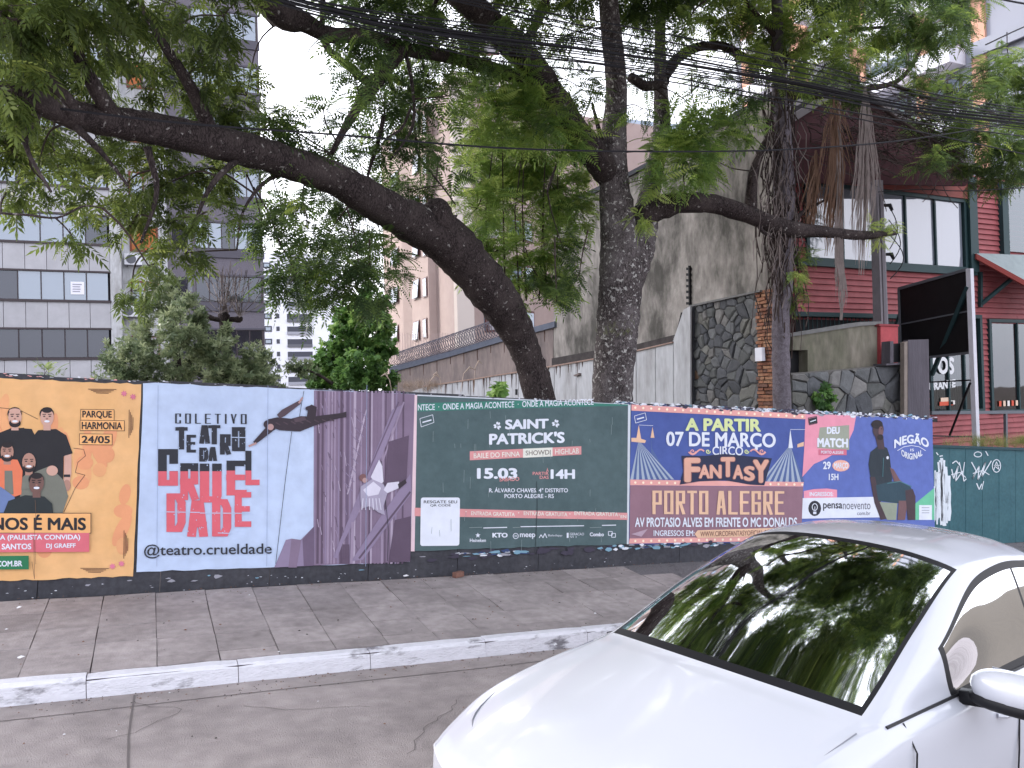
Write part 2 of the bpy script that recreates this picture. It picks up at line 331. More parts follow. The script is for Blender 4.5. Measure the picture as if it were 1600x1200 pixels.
# ------------------------------------------------------------------ hoarding
HY = 8.90; PHI = math.atan(SL)
HO = Vector((-.15, HY, .2815+SL*.15))          # left foot of poster two
eu = Vector((math.cos(PHI), 0, -math.sin(PHI))); ev = Vector((math.sin(PHI), 0, math.cos(PHI)))
def H(px, py):
    P = pY(px, py, HY)-HO; return P.dot(eu), P.dot(ev)
def HP(u, v, o=0): return HO+eu*u+ev*v+Vector((0, -o, 0))
hoard = empty('hoarding', HP(-3.2, -.05), 'long black painted panel hoarding on the pavement edge carrying five posters', 'hoarding', ry=PHI)
HT = 2.15
pan_edges = [-.89+1.09*i for i in range(-4, 12)]
for i, (a, b) in enumerate(zip(pan_edges[:-1], pan_edges[1:])):
    if a > 11.7: break
    b = min(b, 11.97); lo = random.uniform(-.055, -.02); hi = HT+random.uniform(-.012, .012)
    if i == 3: lo -= .05
    t0, t1 = random.uniform(0, .012), random.uniform(0, .012)
    mb = MB(); n = 3; V = []
    for off in (0, 1):
        for k in range(n+1):
            u = a+.003+(b-a-.006)*k/n; o = (t0+(t1-t0)*k/n)*.5+.004*math.sin(k*2+i)
            if off: o -= .03
            V += [HP(u, lo+random.uniform(-.006, .006), o), HP(u, hi, o)]
    A = 2*(n+1)
    Fc = [(2*k, 2*k+2, 2*k+3, 2*k+1) for k in range(n)]+[(A+2*k+2, A+2*k, A+2*k+1, A+2*k+3) for k in range(n)]
    Fc += [(2*k+1, 2*k+3, A+2*k+3, A+2*k+1) for k in range(n)]+[(0, 1, A+1, A), (2*n, A+2*n, A+2*n+1, 2*n+1)]+[(2*k+2, 2*k, A+2*k, A+2*k+2) for k in range(n)]
    mb.add(V, Fc); mb.build('panel', m_black, hoard)
one('top_rail', lambda m: m.prism([HP(-3.3, HT-.08, -.031), HP(11.97, HT-.08, -.031), HP(11.97, HT-.02, -.031), HP(-3.3, HT-.02, -.031)], (0, .04, 0)), m_black2, hoard)
for k in range(8): one('post', lambda m: m.box(HP(-3.1+2.05*k, -.1, -.075)-Vector((.04, 0, .3)), HP(-3.1+2.05*k, HT-.1, -.155)+Vector((.04, 0, 0))), m_black2, hoard)
# torn layers of old bills along the edges
tc_ = [mat('scrap_%s' % n, S(*c), .85) for n, c in (('white', (214, 218, 228)), ('blue', (120, 156, 176)), ('dark', (66, 62, 76)), ('pink', (216, 160, 160)), ('grey', (150, 150, 160)), ('navy', (60, 74, 110)))]
def torn(m, u0, u1, v0, v1, n, smin, smax, cols, o0=.014):
    for i in range(n):
        u, v = random.uniform(u0, u1), random.uniform(v0, v1); s = random.uniform(smin, smax); k = random.randint(4, 7); asp = random.uniform(.15, .5); s *= 1.3; ph = random.random()
        lz = o0+.012*random.random(); P = [HP(u+math.cos(2*PI*(j+ph)/k)*s*random.uniform(.5, 1.2), v+math.sin(2*PI*(j+ph)/k)*s*asp*random.uniform(.4, 1.2), lz+random.uniform(0, .003)) for j in range(k)]
        m.add(P, [tuple(range(k))], random.choice(cols))
tm = MB()
torn(tm, 5.6, 11.9, HT-.035, HT+.012, 420, .012, .05, [0, 0, 0, 2, 2, 4, 0, 5, 1]); torn(tm, 7.0, 11.8, HT-.05, HT-.0, 160, .02, .06, [0, 2, 2, 4, 2])
torn(tm, -1.8, 0, HT-.02, HT+.005, 40, .006, .02, [0, 3, 4]); torn(tm, 0, 5.7, HT-.02, HT+.006, 70, .005, .02, [0, 4, 2])
torn(tm, 3.45, 4.4, .2, .25, 30, .02, .06, [1, 1, 0, 4, 5]); torn(tm, 5.45, 8.6, .2, .26, 90, .02, .06, [1, 1, 0, 4, 5, 2]); torn(tm, 2.85, 5.6, .18, .26, 30, .02, .09, [2, 2, 2, 4])
torn(tm, -.9, 2.9, .05, .14, 9, .015, .04, [1, 4, 4]); torn(tm, -2.5, 6, -.01, .12, 60, .004, .012, [0, 4, 0])
tm.build('torn_bills', tc_, hoard, kind='stuff')

# ------------------------------------------------------------------ print helpers
_tx = {}
def text_mesh(s, off=0, sp=1):
    key = (s, off, sp)
    if key in _tx: return _tx[key]
    c = bpy.data.curves.new('t', 'FONT'); c.body = s; c.offset = 0; c.resolution_u = 4; c.space_character = sp
    o = bpy.data.objects.new('t', c); COL.objects.link(o); bpy.context.view_layer.update()
    me = o.evaluated_get(bpy.context.evaluated_depsgraph_get()).to_mesh()
    V = [tuple(v.co) for v in me.vertices]; Fc = [tuple(p.vertices) for p in me.polygons]
    bpy.data.objects.remove(o); bpy.data.curves.remove(c)
    A = np.array(V); A[:, 2] = 0
    if off > .005:      # heavier weight: the glyphs laid over themselves, each a hair above the last
        o2 = off*1.0; sh = [(0, 0), (o2, 0), (-o2, 0), (0, o2*.8), (0, -o2*.8)]+([(o2*.7, o2*.6), (-o2*.7, -o2*.6), (o2*.7, -o2*.6), (-o2*.7, o2*.6)] if off > .025 else [])
        n0 = len(A); A = np.concatenate([A+np.array([dx, dy, k*.000004]) for k, (dx, dy) in enumerate(sh)]); Fc = [tuple(i+k*n0 for i in f) for k in range(len(sh)) for f in Fc]
    mn = A.min(0); mx = A.max(0); A[:, :2] = (A[:, :2]-mn[:2])/(mx[:2]-mn[:2]); _tx[key] = (A, Fc); return _tx[key]
# blocky condensed display face: strokes on a 0..1 x 0..1 cell, thick bars
GLY = {
 'A': [[(0,0),(.34,1),(.66,1),(1,0)], [(.12,.3),(.88,.3)]], 'B': [[(0,0),(0,1),(1,1),(1,.55),(0,.5)], [(1,.5),(1,0),(0,0)]], 'C': [[(1,.72),(1,1),(0,1),(0,0),(1,0),(1,.28)]],
 'D': [[(0,0),(0,1),(.75,1),(1,.8),(1,.2),(.75,0),(0,0)]], 'E': [[(1,1),(0,1),(0,0),(1,0)], [(0,.52),(.85,.52)]], 'F': [[(1,1),(0,1),(0,0)], [(0,.5),(.85,.5)]],
 'G': [[(1,.72),(1,1),(0,1),(0,0),(1,0),(1,.48),(.55,.48)]], 'H': [[(0,0),(0,1)], [(1,0),(1,1)], [(0,.5),(1,.5)]], 'I': [[(.5,0),(.5,1)]], 'L': [[(0,1),(0,0),(1,0)]],
 'M': [[(0,0),(0,1),(.5,.3),(1,1),(1,0)]], 'N': [[(0,0),(0,1),(1,0),(1,1)]], 'O': [[(0,0),(0,1),(1,1),(1,0),(0,0)]], 'P': [[(0,0),(0,1),(1,1),(1,.45),(0,.45)]],
 'Q': [[(0,0),(0,1),(1,1),(1,0),(0,0)], [(.6,.25),(1.1,-.12)]], 'R': [[(0,0),(0,1),(1,1),(1,.5),(0,.5)], [(.45,.5),(1,0)]], 'S': [[(1,.74),(1,1),(0,1),(0,.54),(1,.46),(1,0),(0,0),(0,.26)]],
 'T': [[(0,1),(1,1)], [(.5,1),(.5,0)]], 'U': [[(0,1),(0,0),(1,0),(1,1)]], 'V': [[(0,1),(.5,0),(1,1)]], 'W': [[(0,1),(.2,0),(.5,.7),(.8,0),(1,1)]], 'Y': [[(0,1),(.5,.45),(1,1)], [(.5,.45),(.5,0)]],
 'J': [[(1,1),(1,0),(0,0),(0,.28)]], 'K': [[(0,0),(0,1)], [(1,1),(.1,.45),(1,0)]], 'X': [[(0,0),(1,1)], [(0,1),(1,0)]], 'Z': [[(0,1),(1,1),(0,0),(1,0)]],
 '0': [[(0,0),(0,1),(1,1),(1,0),(0,0)]], '1': [[(.1,.8),(.55,1),(.55,0)]], '2': [[(0,.72),(0,1),(1,1),(1,.55),(0,.1),(0,0),(1,0)]], '4': [[(.8,0),(.8,1),(0,.3),(1.05,.3)]],
 '5': [[(1,1),(0,1),(0,.56),(1,.56),(1,0),(0,0),(0,.2)]], '/': [[(0,-.05),(1,1.05)]], '(': [[(.7,1.05),(.2,.8),(.2,.2),(.7,-.05)]], ')': [[(.3,1.05),(.8,.8),(.8,.2),(.3,-.05)]], '.': [[(.4,0),(.55,0)]],
}
def block_text(s, th=.24, w=.52, gap=.18, HH=1.75):
    """heavy condensed lettering -> (verts 0..1, faces); th = stroke / height"""
    V = []; Fc = []; x = 0; zi = 0
    for ch in s:
        acc = None
        if ch == ' ': x += .32; continue
        if ch == 'É': acc = 'acute'; ch = 'E'
        cw = {'I': th*.02+.02, '.': .14, '/': .4, '(': .3, ')': .3, 'M': .7, 'W': .78, '1': .3}.get(ch, w)
        h = th/2
        for st in GLY[ch]:
            P = [(x+h+px*(cw), h+py*(HH-2*h)) for px, py in st]; n = len(P); closed = P[0] == P[-1]
            if closed: P = P[:-1]; n -= 1
            L = []
            for i in range(n):
                a = np.array(P[i-1] if (i or closed) else P[i]); b = np.array(P[i]); c = np.array(P[(i+1) % n] if (i < n-1 or closed) else P[i])
                d1 = b-a; d2 = c-b
                if not np.any(d1): d1 = d2
                if not np.any(d2): d2 = d1
                d1 = d1/np.linalg.norm(d1); d2 = d2/np.linalg.norm(d2); t = d1+d2; nn = np.linalg.norm(t)
                t = t/nn if nn > .2 else d1; N = np.array([-t[1], t[0]]); cs = max(.5, abs(N @ np.array([-d1[1], d1[0]])))
                e = np.zeros(2)
                if not closed and i == 0: e = -d2*h*(.0 if ch in 'BRPADO' and st[0][0] not in (0,) else 1)
                if not closed and i == n-1: e = d1*h
                L.append((b+e+N*h/cs*.92, b+e-N*h/cs*.92))
            zi += 1; k = len(V); V += [(q[0], q[1], (zi % 3)*4+ii*.6) for ii, pr in enumerate(L) for q in pr]
            for i in range(n if closed else n-1):
                j = (i+1) % n; Fc.append((k+2*i, k+2*i+1, k+2*j+1, k+2*j))
        if acc: k = len(V); V += [(x+.25, 1.06*HH, 0), (x+.4, 1.06*HH, 0), (x+.55, 1.24*HH, 0), (x+.36, 1.24*HH, 0)]; Fc.append((k, k+1, k+2, k+3))
        x += cw+th+gap*.5
    A = np.array(V, float); mn = A.min(0); mx = A.max(0); mn[1] = 0; mx[1] = HH; mn[2] = 0; mx[2] = 1/.000005
    return (A-mn)/(mx-mn), Fc
PM = {}
def faded(c): g = sum(c)/3*.9+.03; return tuple(x*.86+g*.14 for x in c)      # mixes print colours slightly towards grey
def ink(name, c, rough=.7):
    if name not in PM:
        c = faded(c)
        PM[name] = mat('ink_'+name, c, rough, .08, 3, .8, 3.5, coords='world')
    return PM[name]
STUFFY = ('background_motif', 'printed_line', 'scratch', 'paper_crease', 'paper_seam', 'printed_tower', 'printed_bulb', 'printed_dot', 'printed_face', 'printed_flower', 'printed_hair')
class Poster:
    """flat printed sheet pasted on the hoarding: coordinates given in photo pixels, stored in the sheet's plane"""
    def __init__(s, tl, tr, br, bl, base, label, wob=.004, nx=26, ny=12, face=0.02):
        q = [H(*tl), H(*tr), H(*br), H(*bl)]; s.face = face
        s.u0 = (q[0][0]+q[3][0])/2; s.u1 = (q[1][0]+q[2][0])/2
        s.q = q; s.root = empty('poster', HP(s.u0, q[3][1], 0), label, 'poster', 'posters pasted side by side on the hoarding', ry=PHI)
        mb = MB(); V = []
        for j in range(ny+1):
            for i in range(nx+1):
                a, b = i/nx, j/ny
                u = (q[3][0]*(1-a)+q[2][0]*a)*(1-b)+(q[0][0]*(1-a)+q[1][0]*a)*b
                v = (q[3][1]*(1-a)+q[2][1]*a)*(1-b)+(q[0][1]*(1-a)+q[1][1]*a)*b
                if j in (0, ny): v += random.uniform(-.008, .008)
                if i in (0, nx): u += random.uniform(-.003, .003)
                V.append(HP(u, v, s.face))
        mb.add(V, [(j*(nx+1)+i, j*(nx+1)+i+1, (j+1)*(nx+1)+i+1, (j+1)*(nx+1)+i) for j in range(ny) for i in range(nx)])
        mb.build('paper', base, s.root)
        s.acc = {}
    def L(s, l): s.cnt = getattr(s, 'cnt', 0)+1; return s.face+.0015*l+.00004*s.cnt
    def poly(s, pts, m, l=1, name='printed_shape', px=True):
        mb = s.acc.setdefault((name, m.name), MB())
        P = [H(*p) if px else p for p in pts]; lz = s.L(l); mb.add([HP(u, v, lz) for u, v in P], [tuple(range(len(P)))][::1])
        # make it face the street
        a, b, c = [Vector(mb.v[i]) for i in mb.f[-1][:3]]
        ar = sum(P[i][0]*P[(i+1) % len(P)][1]-P[(i+1) % len(P)][0]*P[i][1] for i in range(len(P)))
        if ar < 0: mb.f[-1] = tuple(reversed(mb.f[-1]))
    def rect(s, x0, y0, x1, y1, m, l=1, name='printed_panel', dy=0):
        s.poly([(x0, y0), (x1, y0+dy), (x1, y1+dy), (x0, y1)], m, l, name)
    def ell(s, cx, cy, rx, ry, m, l=1, name='printed_shape', n=16, a0=0, a1=2*PI, rot=0):
        c, d = math.cos(rot), math.sin(rot)
        s.poly([(cx+rx*math.cos(a)*c-ry*math.sin(a)*d, cy+rx*math.cos(a)*d+ry*math.sin(a)*c) for a in [a0+(a1-a0)*k/n for k in range(n)]], m, l, name)
    def line(s, pts, w, m, l=1, name='printed_line'):
        for (x0, y0), (x1, y1) in zip(pts[:-1], pts[1:]):
            d = math.hypot(x1-x0, y1-y0) or 1; nx, ny = -(y1-y0)/d*w/2, (x1-x0)/d*w/2
            s.poly([(x0+nx, y0+ny), (x1+nx, y1+ny), (x1-nx, y1-ny), (x0-nx, y0-ny)], m, l, name)
    def text(s, t, x0, y0, x1, y1, m, l=2, off=.0, sp=1, dy=0, block=None, name='lettering', arc=0, fan=0):
        """fills the pixel box x0..x1, y0 (top) .. y1 (bottom); dy = how far the right end sits lower"""
        A, Fc = block_text(t, **block) if block else text_mesh(t, off, sp)
        mb = s.acc.setdefault((name+'|'+t, m.name), MB())
        V = []; lz = s.L(l)
        for q in A:
            a, b = q[0], q[1]; x = x0+(x1-x0)*a; y = y1+(y0-y1)*b+dy*a
            if arc: y += arc*(2*a-1)**2
            if fan: y = y+(b-.5)*0+fan*(.5-b)*(1-(2*a-1)**2)
            u, v = H(x, y); V.append(HP(u, v, lz+(q[2] if len(q) > 2 else 0)))
        mb.add(V, Fc)
    def done(s):
        for (name, mn), mb in s.acc.items():
            nm = name.split('|')[0]; mb.build(nm, MT[mn], s.root, kind='stuff' if len(mb.f) > 1 and nm != 'lettering' and nm in STUFFY else None)
def paper(name, c, c2=None, sc=1.2):
    c = faded(c); c2 = faded(c2) if c2 else None
    return mat('paper_'+name, c, .75, .08, sc, .8, 3.5, coords='world', col2=c2 or tuple(min(1, x*1.12) for x in c))
W = ink('white', S(214, 220, 234)); K = ink('black', S(38, 38, 46)); PK = ink('pink', S(214, 140, 142))
sk1 = ink('skin_light', S(196, 152, 136)); sk2 = ink('skin_brown', S(168, 124, 108)); sk3 = ink('skin_dark', S(112, 80, 74)); hair = ink('hair', S(40, 34, 38)); shirt = ink('shirt_black', S(36, 36, 42))

# --- poster 1: orange, samba event -------------------------------------------------
or1 = paper('orange', S(224, 168, 100), S(230, 178, 118)); or2 = ink('orange_shape', S(226, 158, 102)); or3 = ink('orange_shape2', S(224, 148, 98))
P = Poster((-95, 588), (221, 600), (208, 900), (-95, 910), or1, 'orange concert poster with a group of smiling men, leftmost on the hoarding')
for i in range(34):
    x, y = random.uniform(-80, 196), random.uniform(632, 838); a = random.uniform(-.5, .5)
    P.ell(x, y, random.uniform(5, 13), random.uniform(14, 34), random.choice([or2, or3]), .5, 'background_motif', rot=a)
    P.ell(x+random.uniform(-4, 4), y+26, random.uniform(9, 16), random.uniform(9, 14), random.choice([or2, or3]), .5, 'background_motif')
P.line([(0, 637), (30, 640), (60, 655)], .7, K, 1); P.line([(115, 700), (131, 702), (134, 712), (122, 722), (118, 738), (133, 742), (118, 762), (100, 800)], .7, K, 1)
def bust(P, cx, cy, r, skin, sh, pts, beard=True, hr=True, tilt=0, l=2):
    P.poly(pts, sh, l, 'printed_clothes'); P.rect(cx-r*.42, cy+r*.6, cx+r*.42, cy+r*1.5, skin, l+.3, 'printed_figure')
    P.ell(cx, cy, r*.78, r*1.08, skin, l+1, 'printed_figure', rot=tilt)
    if hr: P.ell(cx-.5, cy-r*.42, r*.84, r*.76, hair, l+.6, 'printed_hair')
    if hr: P.ell(cx, cy-r*.84, r*.62, r*.34, hair, l+1.5, 'printed_hair')
    if beard:
        P.ell(cx, cy+r*.66, r*.68, r*.5, hair, l+1.5, 'printed_hair'); P.ell(cx, cy+r*.42, r*.5, r*.3, skin, l+1.8, 'printed_figure')
    for sx in (-.32, .32): P.ell(cx+sx*r, cy-r*.12, r*.14, r*.07, K, l+2.2, 'printed_face'); P.line([(cx+sx*r-r*.2, cy-r*.34), (cx+sx*r+r*.2, cy-r*.36)], r*.09, hair, l+2.2, 'printed_face')
    P.ell(cx, cy+r*.46, r*.32, r*.13, W, l+2.4, 'printed_face'); P.ell(cx, cy+r*.16, r*.13, r*.1, ink('nose_shade', S(150, 104, 92)), l+2.2, 'printed_face')
P.poly([(-30, 690), (0, 676), (20, 668), (50, 670), (60, 690), (60, 806), (-30, 806)], shirt, 1.4, 'printed_clothes')
bust(P, 24, 652, 13.5, sk1, shirt, [(2, 690), (10, 672), (38, 668), (52, 690), (52, 760), (2, 760)], True, True)
P.ell(24, 642, 9, 4, sk1, 3.6, 'printed_figure')
bust(P, 74, 652, 13.5, sk1, shirt, [(46, 690), (60, 672), (88, 670), (104, 680), (114, 708), (100, 713), (98, 802), (52, 802)], False, True)
P.poly([(101, 712), (112, 709), (112, 740), (108, 760), (100, 758)], sk1, 2, 'printed_figure'); P.ell(105, 758, 6, 9, sk2, 2.2, 'printed_figure'); P.rect(100, 741, 110, 745, K, 2.5)
grey = ink('shirt_olive', S(112, 114, 104)); orange = ink('jacket_orange', S(222, 112, 70)); dk = ink('shirt_teal', S(38, 46, 50)); den = ink('denim', S(96, 118, 168))
P.poly([(60, 735), (78, 728), (100, 750), (107, 775), (98, 802), (30, 802), (34, 750)], grey, 3.2, 'printed_clothes')
bust(P, 12, 706, 13, sk2, orange, [(-20, 725), (0, 716), (28, 718), (36, 735), (34, 772), (-20, 790)], True, True, l=4)
P.poly([(8, 735), (20, 735), (22, 772), (8, 772)], grey, 4.4, 'printed_clothes')
bust(P, 46, 722, 13.5, sk2, grey, [(36, 745), (44, 738), (60, 742), (62, 760), (34, 765)], True, False, l=7)
P.ell(82, 735, 9, 8, sk1, 5, 'printed_figure')
P.poly([(-20, 758), (2, 760), (24, 776), (26, 802), (-20, 802)], den, 7, 'printed_clothes')
bust(P, 58, 755, 14.5, sk3, dk, [(6, 802), (14, 782), (40, 773), (70, 775), (82, 786), (84, 802)], False, True, .2, l=9.5)
bx = ink('orange_box', S(236, 172, 100)); 
for (x0, y0, x1, y1) in ((127, 640, 178, 656), (126, 657, 194, 672), (125, 678, 175, 694)): P.rect(x0-.8, y0-.8, x1+.8, y1+.8, K, 1, 'printed_frame', dy=.6); P.rect(x0, y0, x1, y1, bx, 1.6, 'printed_panel', dy=.6)
bt = dict(th=.26, w=.34, gap=.14)
P.text('PARQUE', 129, 641.5, 175, 654, K, 3, dy=.6, off=.03); P.text('HARMONIA', 128, 659, 191, 670.5, K, 3, dy=.6, off=.03); P.text('24/05', 128, 680.5, 172, 692, K, 3, dy=.6, off=.03)
P.rect(-95, 800, 143, 832, K, 13, 'printed_frame', dy=.5); P.rect(-95, 801, 142, 831, bx, 13.6, 'printed_panel', dy=.5)
P.text('MENOS É MAIS', -48, 802.5, 135, 827, K, 15, dy=.5, off=.035)
pkk = ink('band_rose', S(214, 96, 112)); P.rect(-95, 832.5, 140, 862, pkk, 13.6, 'printed_panel', dy=-1)
P.text('RODA DE SAMBA (PAULISTA CONVIDA)', -80, 835, 126, 845, W, 15, dy=-1, off=.03)
P.text('RAFFA SANTOS', -34, 848.5, 50, 857.5, W, 15, dy=-.5, off=.03); P.text('DJ GRAEFF', 73, 848, 119, 857, W, 15, dy=-.5, off=.03)
P.rect(-95, 868, 46, 889, ink('green_band', S(30, 120, 78)), 13.6, dy=-1); P.text('.COM.BR', -6, 875, 36, 884, W, 15, dy=-.6, off=.03)
ln = ink('line_dark', S(90, 60, 50)); pf = ink('pink_flower', S(214, 110, 140))
for (x, y, hz) in ((160, 611, 1), (205, 662, 0), (148, 890, 1), (197, 850, 0)):
    for k in range(4):
        if hz: P.line([(x-22+k*4, y-3+k*2), (x+22-k*4, y-2.5+k*2)], .9, ln, 1)
        else: P.line([(x-3+k*2, y-22+k*4), (x-3.5+k*2, y+22-k*4)], .9, ln, 1)
for (x, y) in ((194, 615), (208, 620), (176, 884), (190, 880)):
    for k in range(7): P.ell(x+2.4*math.cos(k*.9), y+2.2*math.sin(k*.9), 2.8, 1.1, pf, 1.2, 'printed_flower', rot=k*.9, n=8)
P.line([(57, 880), (55, 830), (57, 800), (56, 780)], .5, ink('crease', S(120, 84, 60)), 16)
P.line([(51, 876), (55, 903), (54, 840)], .7, ink('crease', S(120, 84, 60)), 16)
P.done()

# --- poster 2: theatre collective ------------------------------------------------------
pb = paper('pale_blue', S(172, 190, 222), S(184, 202, 232)); rd = ink('red', S(214, 84, 100)); bk = ink('char', S(44, 46, 56))
P = Poster((224, 598), (648, 616), (640, 877), (213, 893), pb, 'pale blue theatre poster with abseiling acrobat and purple tower on its right half')
pu = [ink('purple%d' % i, S(*c)) for i, c in enumerate(((126, 106, 132), (104, 86, 112), (148, 130, 156), (92, 74, 96), (136, 120, 150), (170, 154, 178)))]
xe = 490
P.poly([(xe, 610), (647, 616), (640, 877), (xe-1, 883)], pu[0], .6, 'printed_tower')
x = xe+1
while x < 632:
    wd = random.uniform(1, 4.5); P.poly([(x, 611), (x+wd, 611.3), (x+wd-2, 880), (x-2, 880.5)], random.choice(pu), 1.2, 'printed_tower'); x += wd+random.uniform(.8, 4)
for i in range(60):
    x0 = random.uniform(xe+2, 560); y0 = random.uniform(620, 860); P.line([(x0, y0), (x0+random.uniform(1, 4), y0+random.uniform(6, 16))], 1.1, random.choice(pu), 1.6, 'printed_tower')
for k in range(9): P.line([(572-k*3, 640+k*14), (566-k*3, 660+k*14)], 2, pu[5], 1.8, 'printed_tower'); P.line([(560-k*3, 640+k*14), (574-k*3, 655+k*14)], 1.2, pu[4], 1.8, 'printed_tower')
P.poly([(612, 640), (628, 632), (560, 800), (534, 850), (526, 872), (520, 870)], pu[4], 2, 'printed_tower'); P.line([(630, 628), (590, 740), (560, 800)], 2.5, pu[2], 2.2, 'printed_tower'); P.line([(622, 628), (568, 752)], 2, pu[1], 2.4, 'printed_tower')
P.poly([(606, 690), (638, 680), (634, 752), (600, 760)], pu[3], 2.2, 'printed_tower'); P.poly([(640, 740), (642, 770), (566, 874), (548, 876), (590, 812)], pu[4], 2.4, 'printed_tower'); P.line([(640, 768), (560, 872)], 3, pu[3], 2.8, 'printed_tower')
P.poly([(616, 812), (641, 806), (640, 877), (606, 878)], pu[3], 2.2, 'printed_tower'); P.poly([(535, 850), (545, 850), (545, 880), (533, 880)], pu[3], 2.4, 'printed_tower'); P.line([(550, 815), (548, 880)], 4, pu[2], 2.5, 'printed_tower')
P.poly([(428, 886), (440, 858), (446, 843), (455, 841), (456, 850), (470, 842), (490, 822), (490, 883)], pu[4], 1, 'printed_building'); P.poly([(455, 841), (470, 843), (463, 886), (450, 886)], pu[0], 1.4, 'printed_building'); P.poly([(472, 842), (490, 822), (490, 883), (474, 884)], pu[1], 1.4, 'printed_building')
P.text('COLETIVO', 273.5, 646, 385, 661.5, bk, 2, dy=1, block=dict(th=.13, w=.3, gap=.55))
T2 = dict(th=.3, w=.34, gap=.1)
for ch, a in (('T', (274, 667, 293, 702)), ('E', (291, 679, 306, 707)), ('A', (311, 664, 328, 693)), ('T', (325, 664, 344, 694)), ('R', (343, 678, 361, 710)), ('O', (362, 667, 383, 705)), ('D', (311, 699, 325, 721)), ('A', (325, 698, 339, 720))):
    P.text(ch, *a, bk, 2, block=T2)
# CRUEL: black above the line, red below it; DADE red
def half(ch, x0, y0, x1, y1, ys, th=.3):
    A, Fc = block_text(ch, th=th, w=.36, gap=.1)
    lz = P.L(2)
    for cols, lo in ((bk, False), (rd, True)):
        mb = P.acc.setdefault(('lettering|'+ch+str(x0)+str(lo), cols.name), MB())
        bm = []
        for f in Fc:
            poly = [(x0+(x1-x0)*A[i][0], y1+(y0-y1)*A[i][1]) for i in f]; out = []; zz = A[f[0]][2]+(f[0] % 7)*.000002
            for i in range(len(poly)):
                a, b = poly[i-1], poly[i]; ia = (a[1] > ys) == lo; ib = (b[1] > ys) == lo
                if ia != ib: t = (ys-a[1])/(b[1]-a[1]); out.append((a[0]+(b[0]-a[0])*t, ys))
                if ib: out.append(b)
            if len(out) >= 3: mb.add([HP(*H(*q), lz+zz) for q in out], [tuple(range(len(out)))])
        if not mb.v: del P.acc[('lettering|'+ch+str(x0)+str(lo), cols.name)]
half('C', 247, 701, 278, 759, 736); half('R', 281, 723, 311, 781, 736); half('U', 312, 724, 346, 785, 736); half('E', 353, 719, 385, 774, 735); half('L', 383, 704, 405, 758, 735)
half('D', 260, 770, 290, 831, 700); half('A', 292, 781, 325, 838, 700); half('D', 331, 779, 361, 838, 700); half('E', 366, 768, 392, 823, 700)
for (x0, y0, x1, y1) in ((360, 683, 386, 683.6), (248, 799, 312, 800), (312, 801, 394, 801.5), (340, 832, 362, 832.8)): P.line([(x0, y0), (x1, y1)], 1.2, pb, 3, 'scratch')
sc_ = pb
for i in range(130):
    x, y = random.uniform(268, 385), random.uniform(668, 835)
    if 735 < y < 765: continue
    P.ell(x, y, random.uniform(.3, 1.1), random.uniform(.3, 1.3), sc_, 3, 'scratch', n=5)
P.text('@teatro.crueldade', 225, 850, 424, 872, bk, 2, off=.012, dy=-3)
# acrobat
d1 = ink('suit_dark', S(56, 46, 56)); d2 = ink('suit_mid', S(82, 66, 76)); skf = ink('acrobat_skin', S(176, 138, 136))
P.poly([(418, 655), (432, 652), (454, 654), (470, 650), (486, 651), (534, 645), (537, 651), (500, 661), (468, 674), (452, 673), (436, 672), (424, 667)], d1, 4, 'printed_acrobat')
P.poly([(420, 662), (430, 670), (404, 690), (398, 694), (395, 690)], d1, 4.2, 'printed_acrobat'); P.poly([(436, 654), (444, 650), (470, 630), (466, 626), (440, 640), (432, 648)], d2, 4.3, 'printed_acrobat'); P.line([(466, 630), (472, 621)], 3, skf, 4.4, 'printed_acrobat')
P.poly([(478, 655), (480, 642), (477, 637), (486, 632), (494, 636), (492, 654)], d1, 4.4, 'printed_acrobat'); P.ell(484, 638, 8, 4, d1, 4.6, 'printed_acrobat'); P.ell(419, 663, 8, 7, d1, 4.6, 'printed_acrobat'); P.ell(422, 667, 5, 5, skf, 5, 'printed_acrobat')
P.line([(400, 692), (388, 697)], 3.2, skf, 4.6, 'printed_acrobat'); P.poly([(530, 646), (540, 643), (540, 652), (532, 652)], d1, 4.4, 'printed_acrobat'); P.poly([(458, 654), (474, 650), (478, 656), (460, 660)], d2, 4.8, 'printed_acrobat')
for k in range(8): P.line([(430+k*12, 660-k*.8), (437+k*12, 664-k*.9)], 1.6, d2, 5, 'printed_acrobat')
P.line([(474, 611), (470, 632), (467, 652)], .8, bk, 3.8); P.line([(455, 674), (445, 750), (430, 880)], .8, bk, 3.8); P.line([(595, 720), (606, 830), (604, 876)], .8, bk, 3)
wt = ink('dress_white', S(204, 200, 218)); wt2 = ink('dress_shade', S(160, 152, 176))
P.poly([(578, 745), (586, 728), (591, 718), (596, 728), (598, 752), (590, 760)], wt, 4, 'printed_dancer'); P.poly([(562, 760), (580, 748), (598, 756), (604, 770), (598, 790), (600, 804), (590, 800), (576, 790), (564, 794), (562, 780)], wt2, 4.2, 'printed_dancer')
P.poly([(566, 765), (582, 752), (594, 762), (590, 772), (574, 775)], wt, 4.6, 'printed_dancer'); P.poly([(598, 765), (604, 754), (622, 752), (622, 762), (604, 770)], wt, 4.6, 'printed_dancer'); P.poly([(620, 756), (632, 748), (634, 754), (622, 764)], d1, 4.6, 'printed_dancer')
P.ell(566, 746, 6, 6, ink('hair_red', S(120, 82, 84)), 5, 'printed_dancer'); P.ell(569, 750, 4, 4, skf, 5.2, 'printed_dancer')
for k in range(6): P.line([(566+k*5, 778), (564+k*6, 796)], 1.4, wt, 5, 'printed_dancer')
for x in (247, 418, 572): P.line([(x, 602), (x-1, 742), (x-2, 884)], .7, ink('seam', S(140, 156, 190)), 6, 'paper_seam')
P.done()

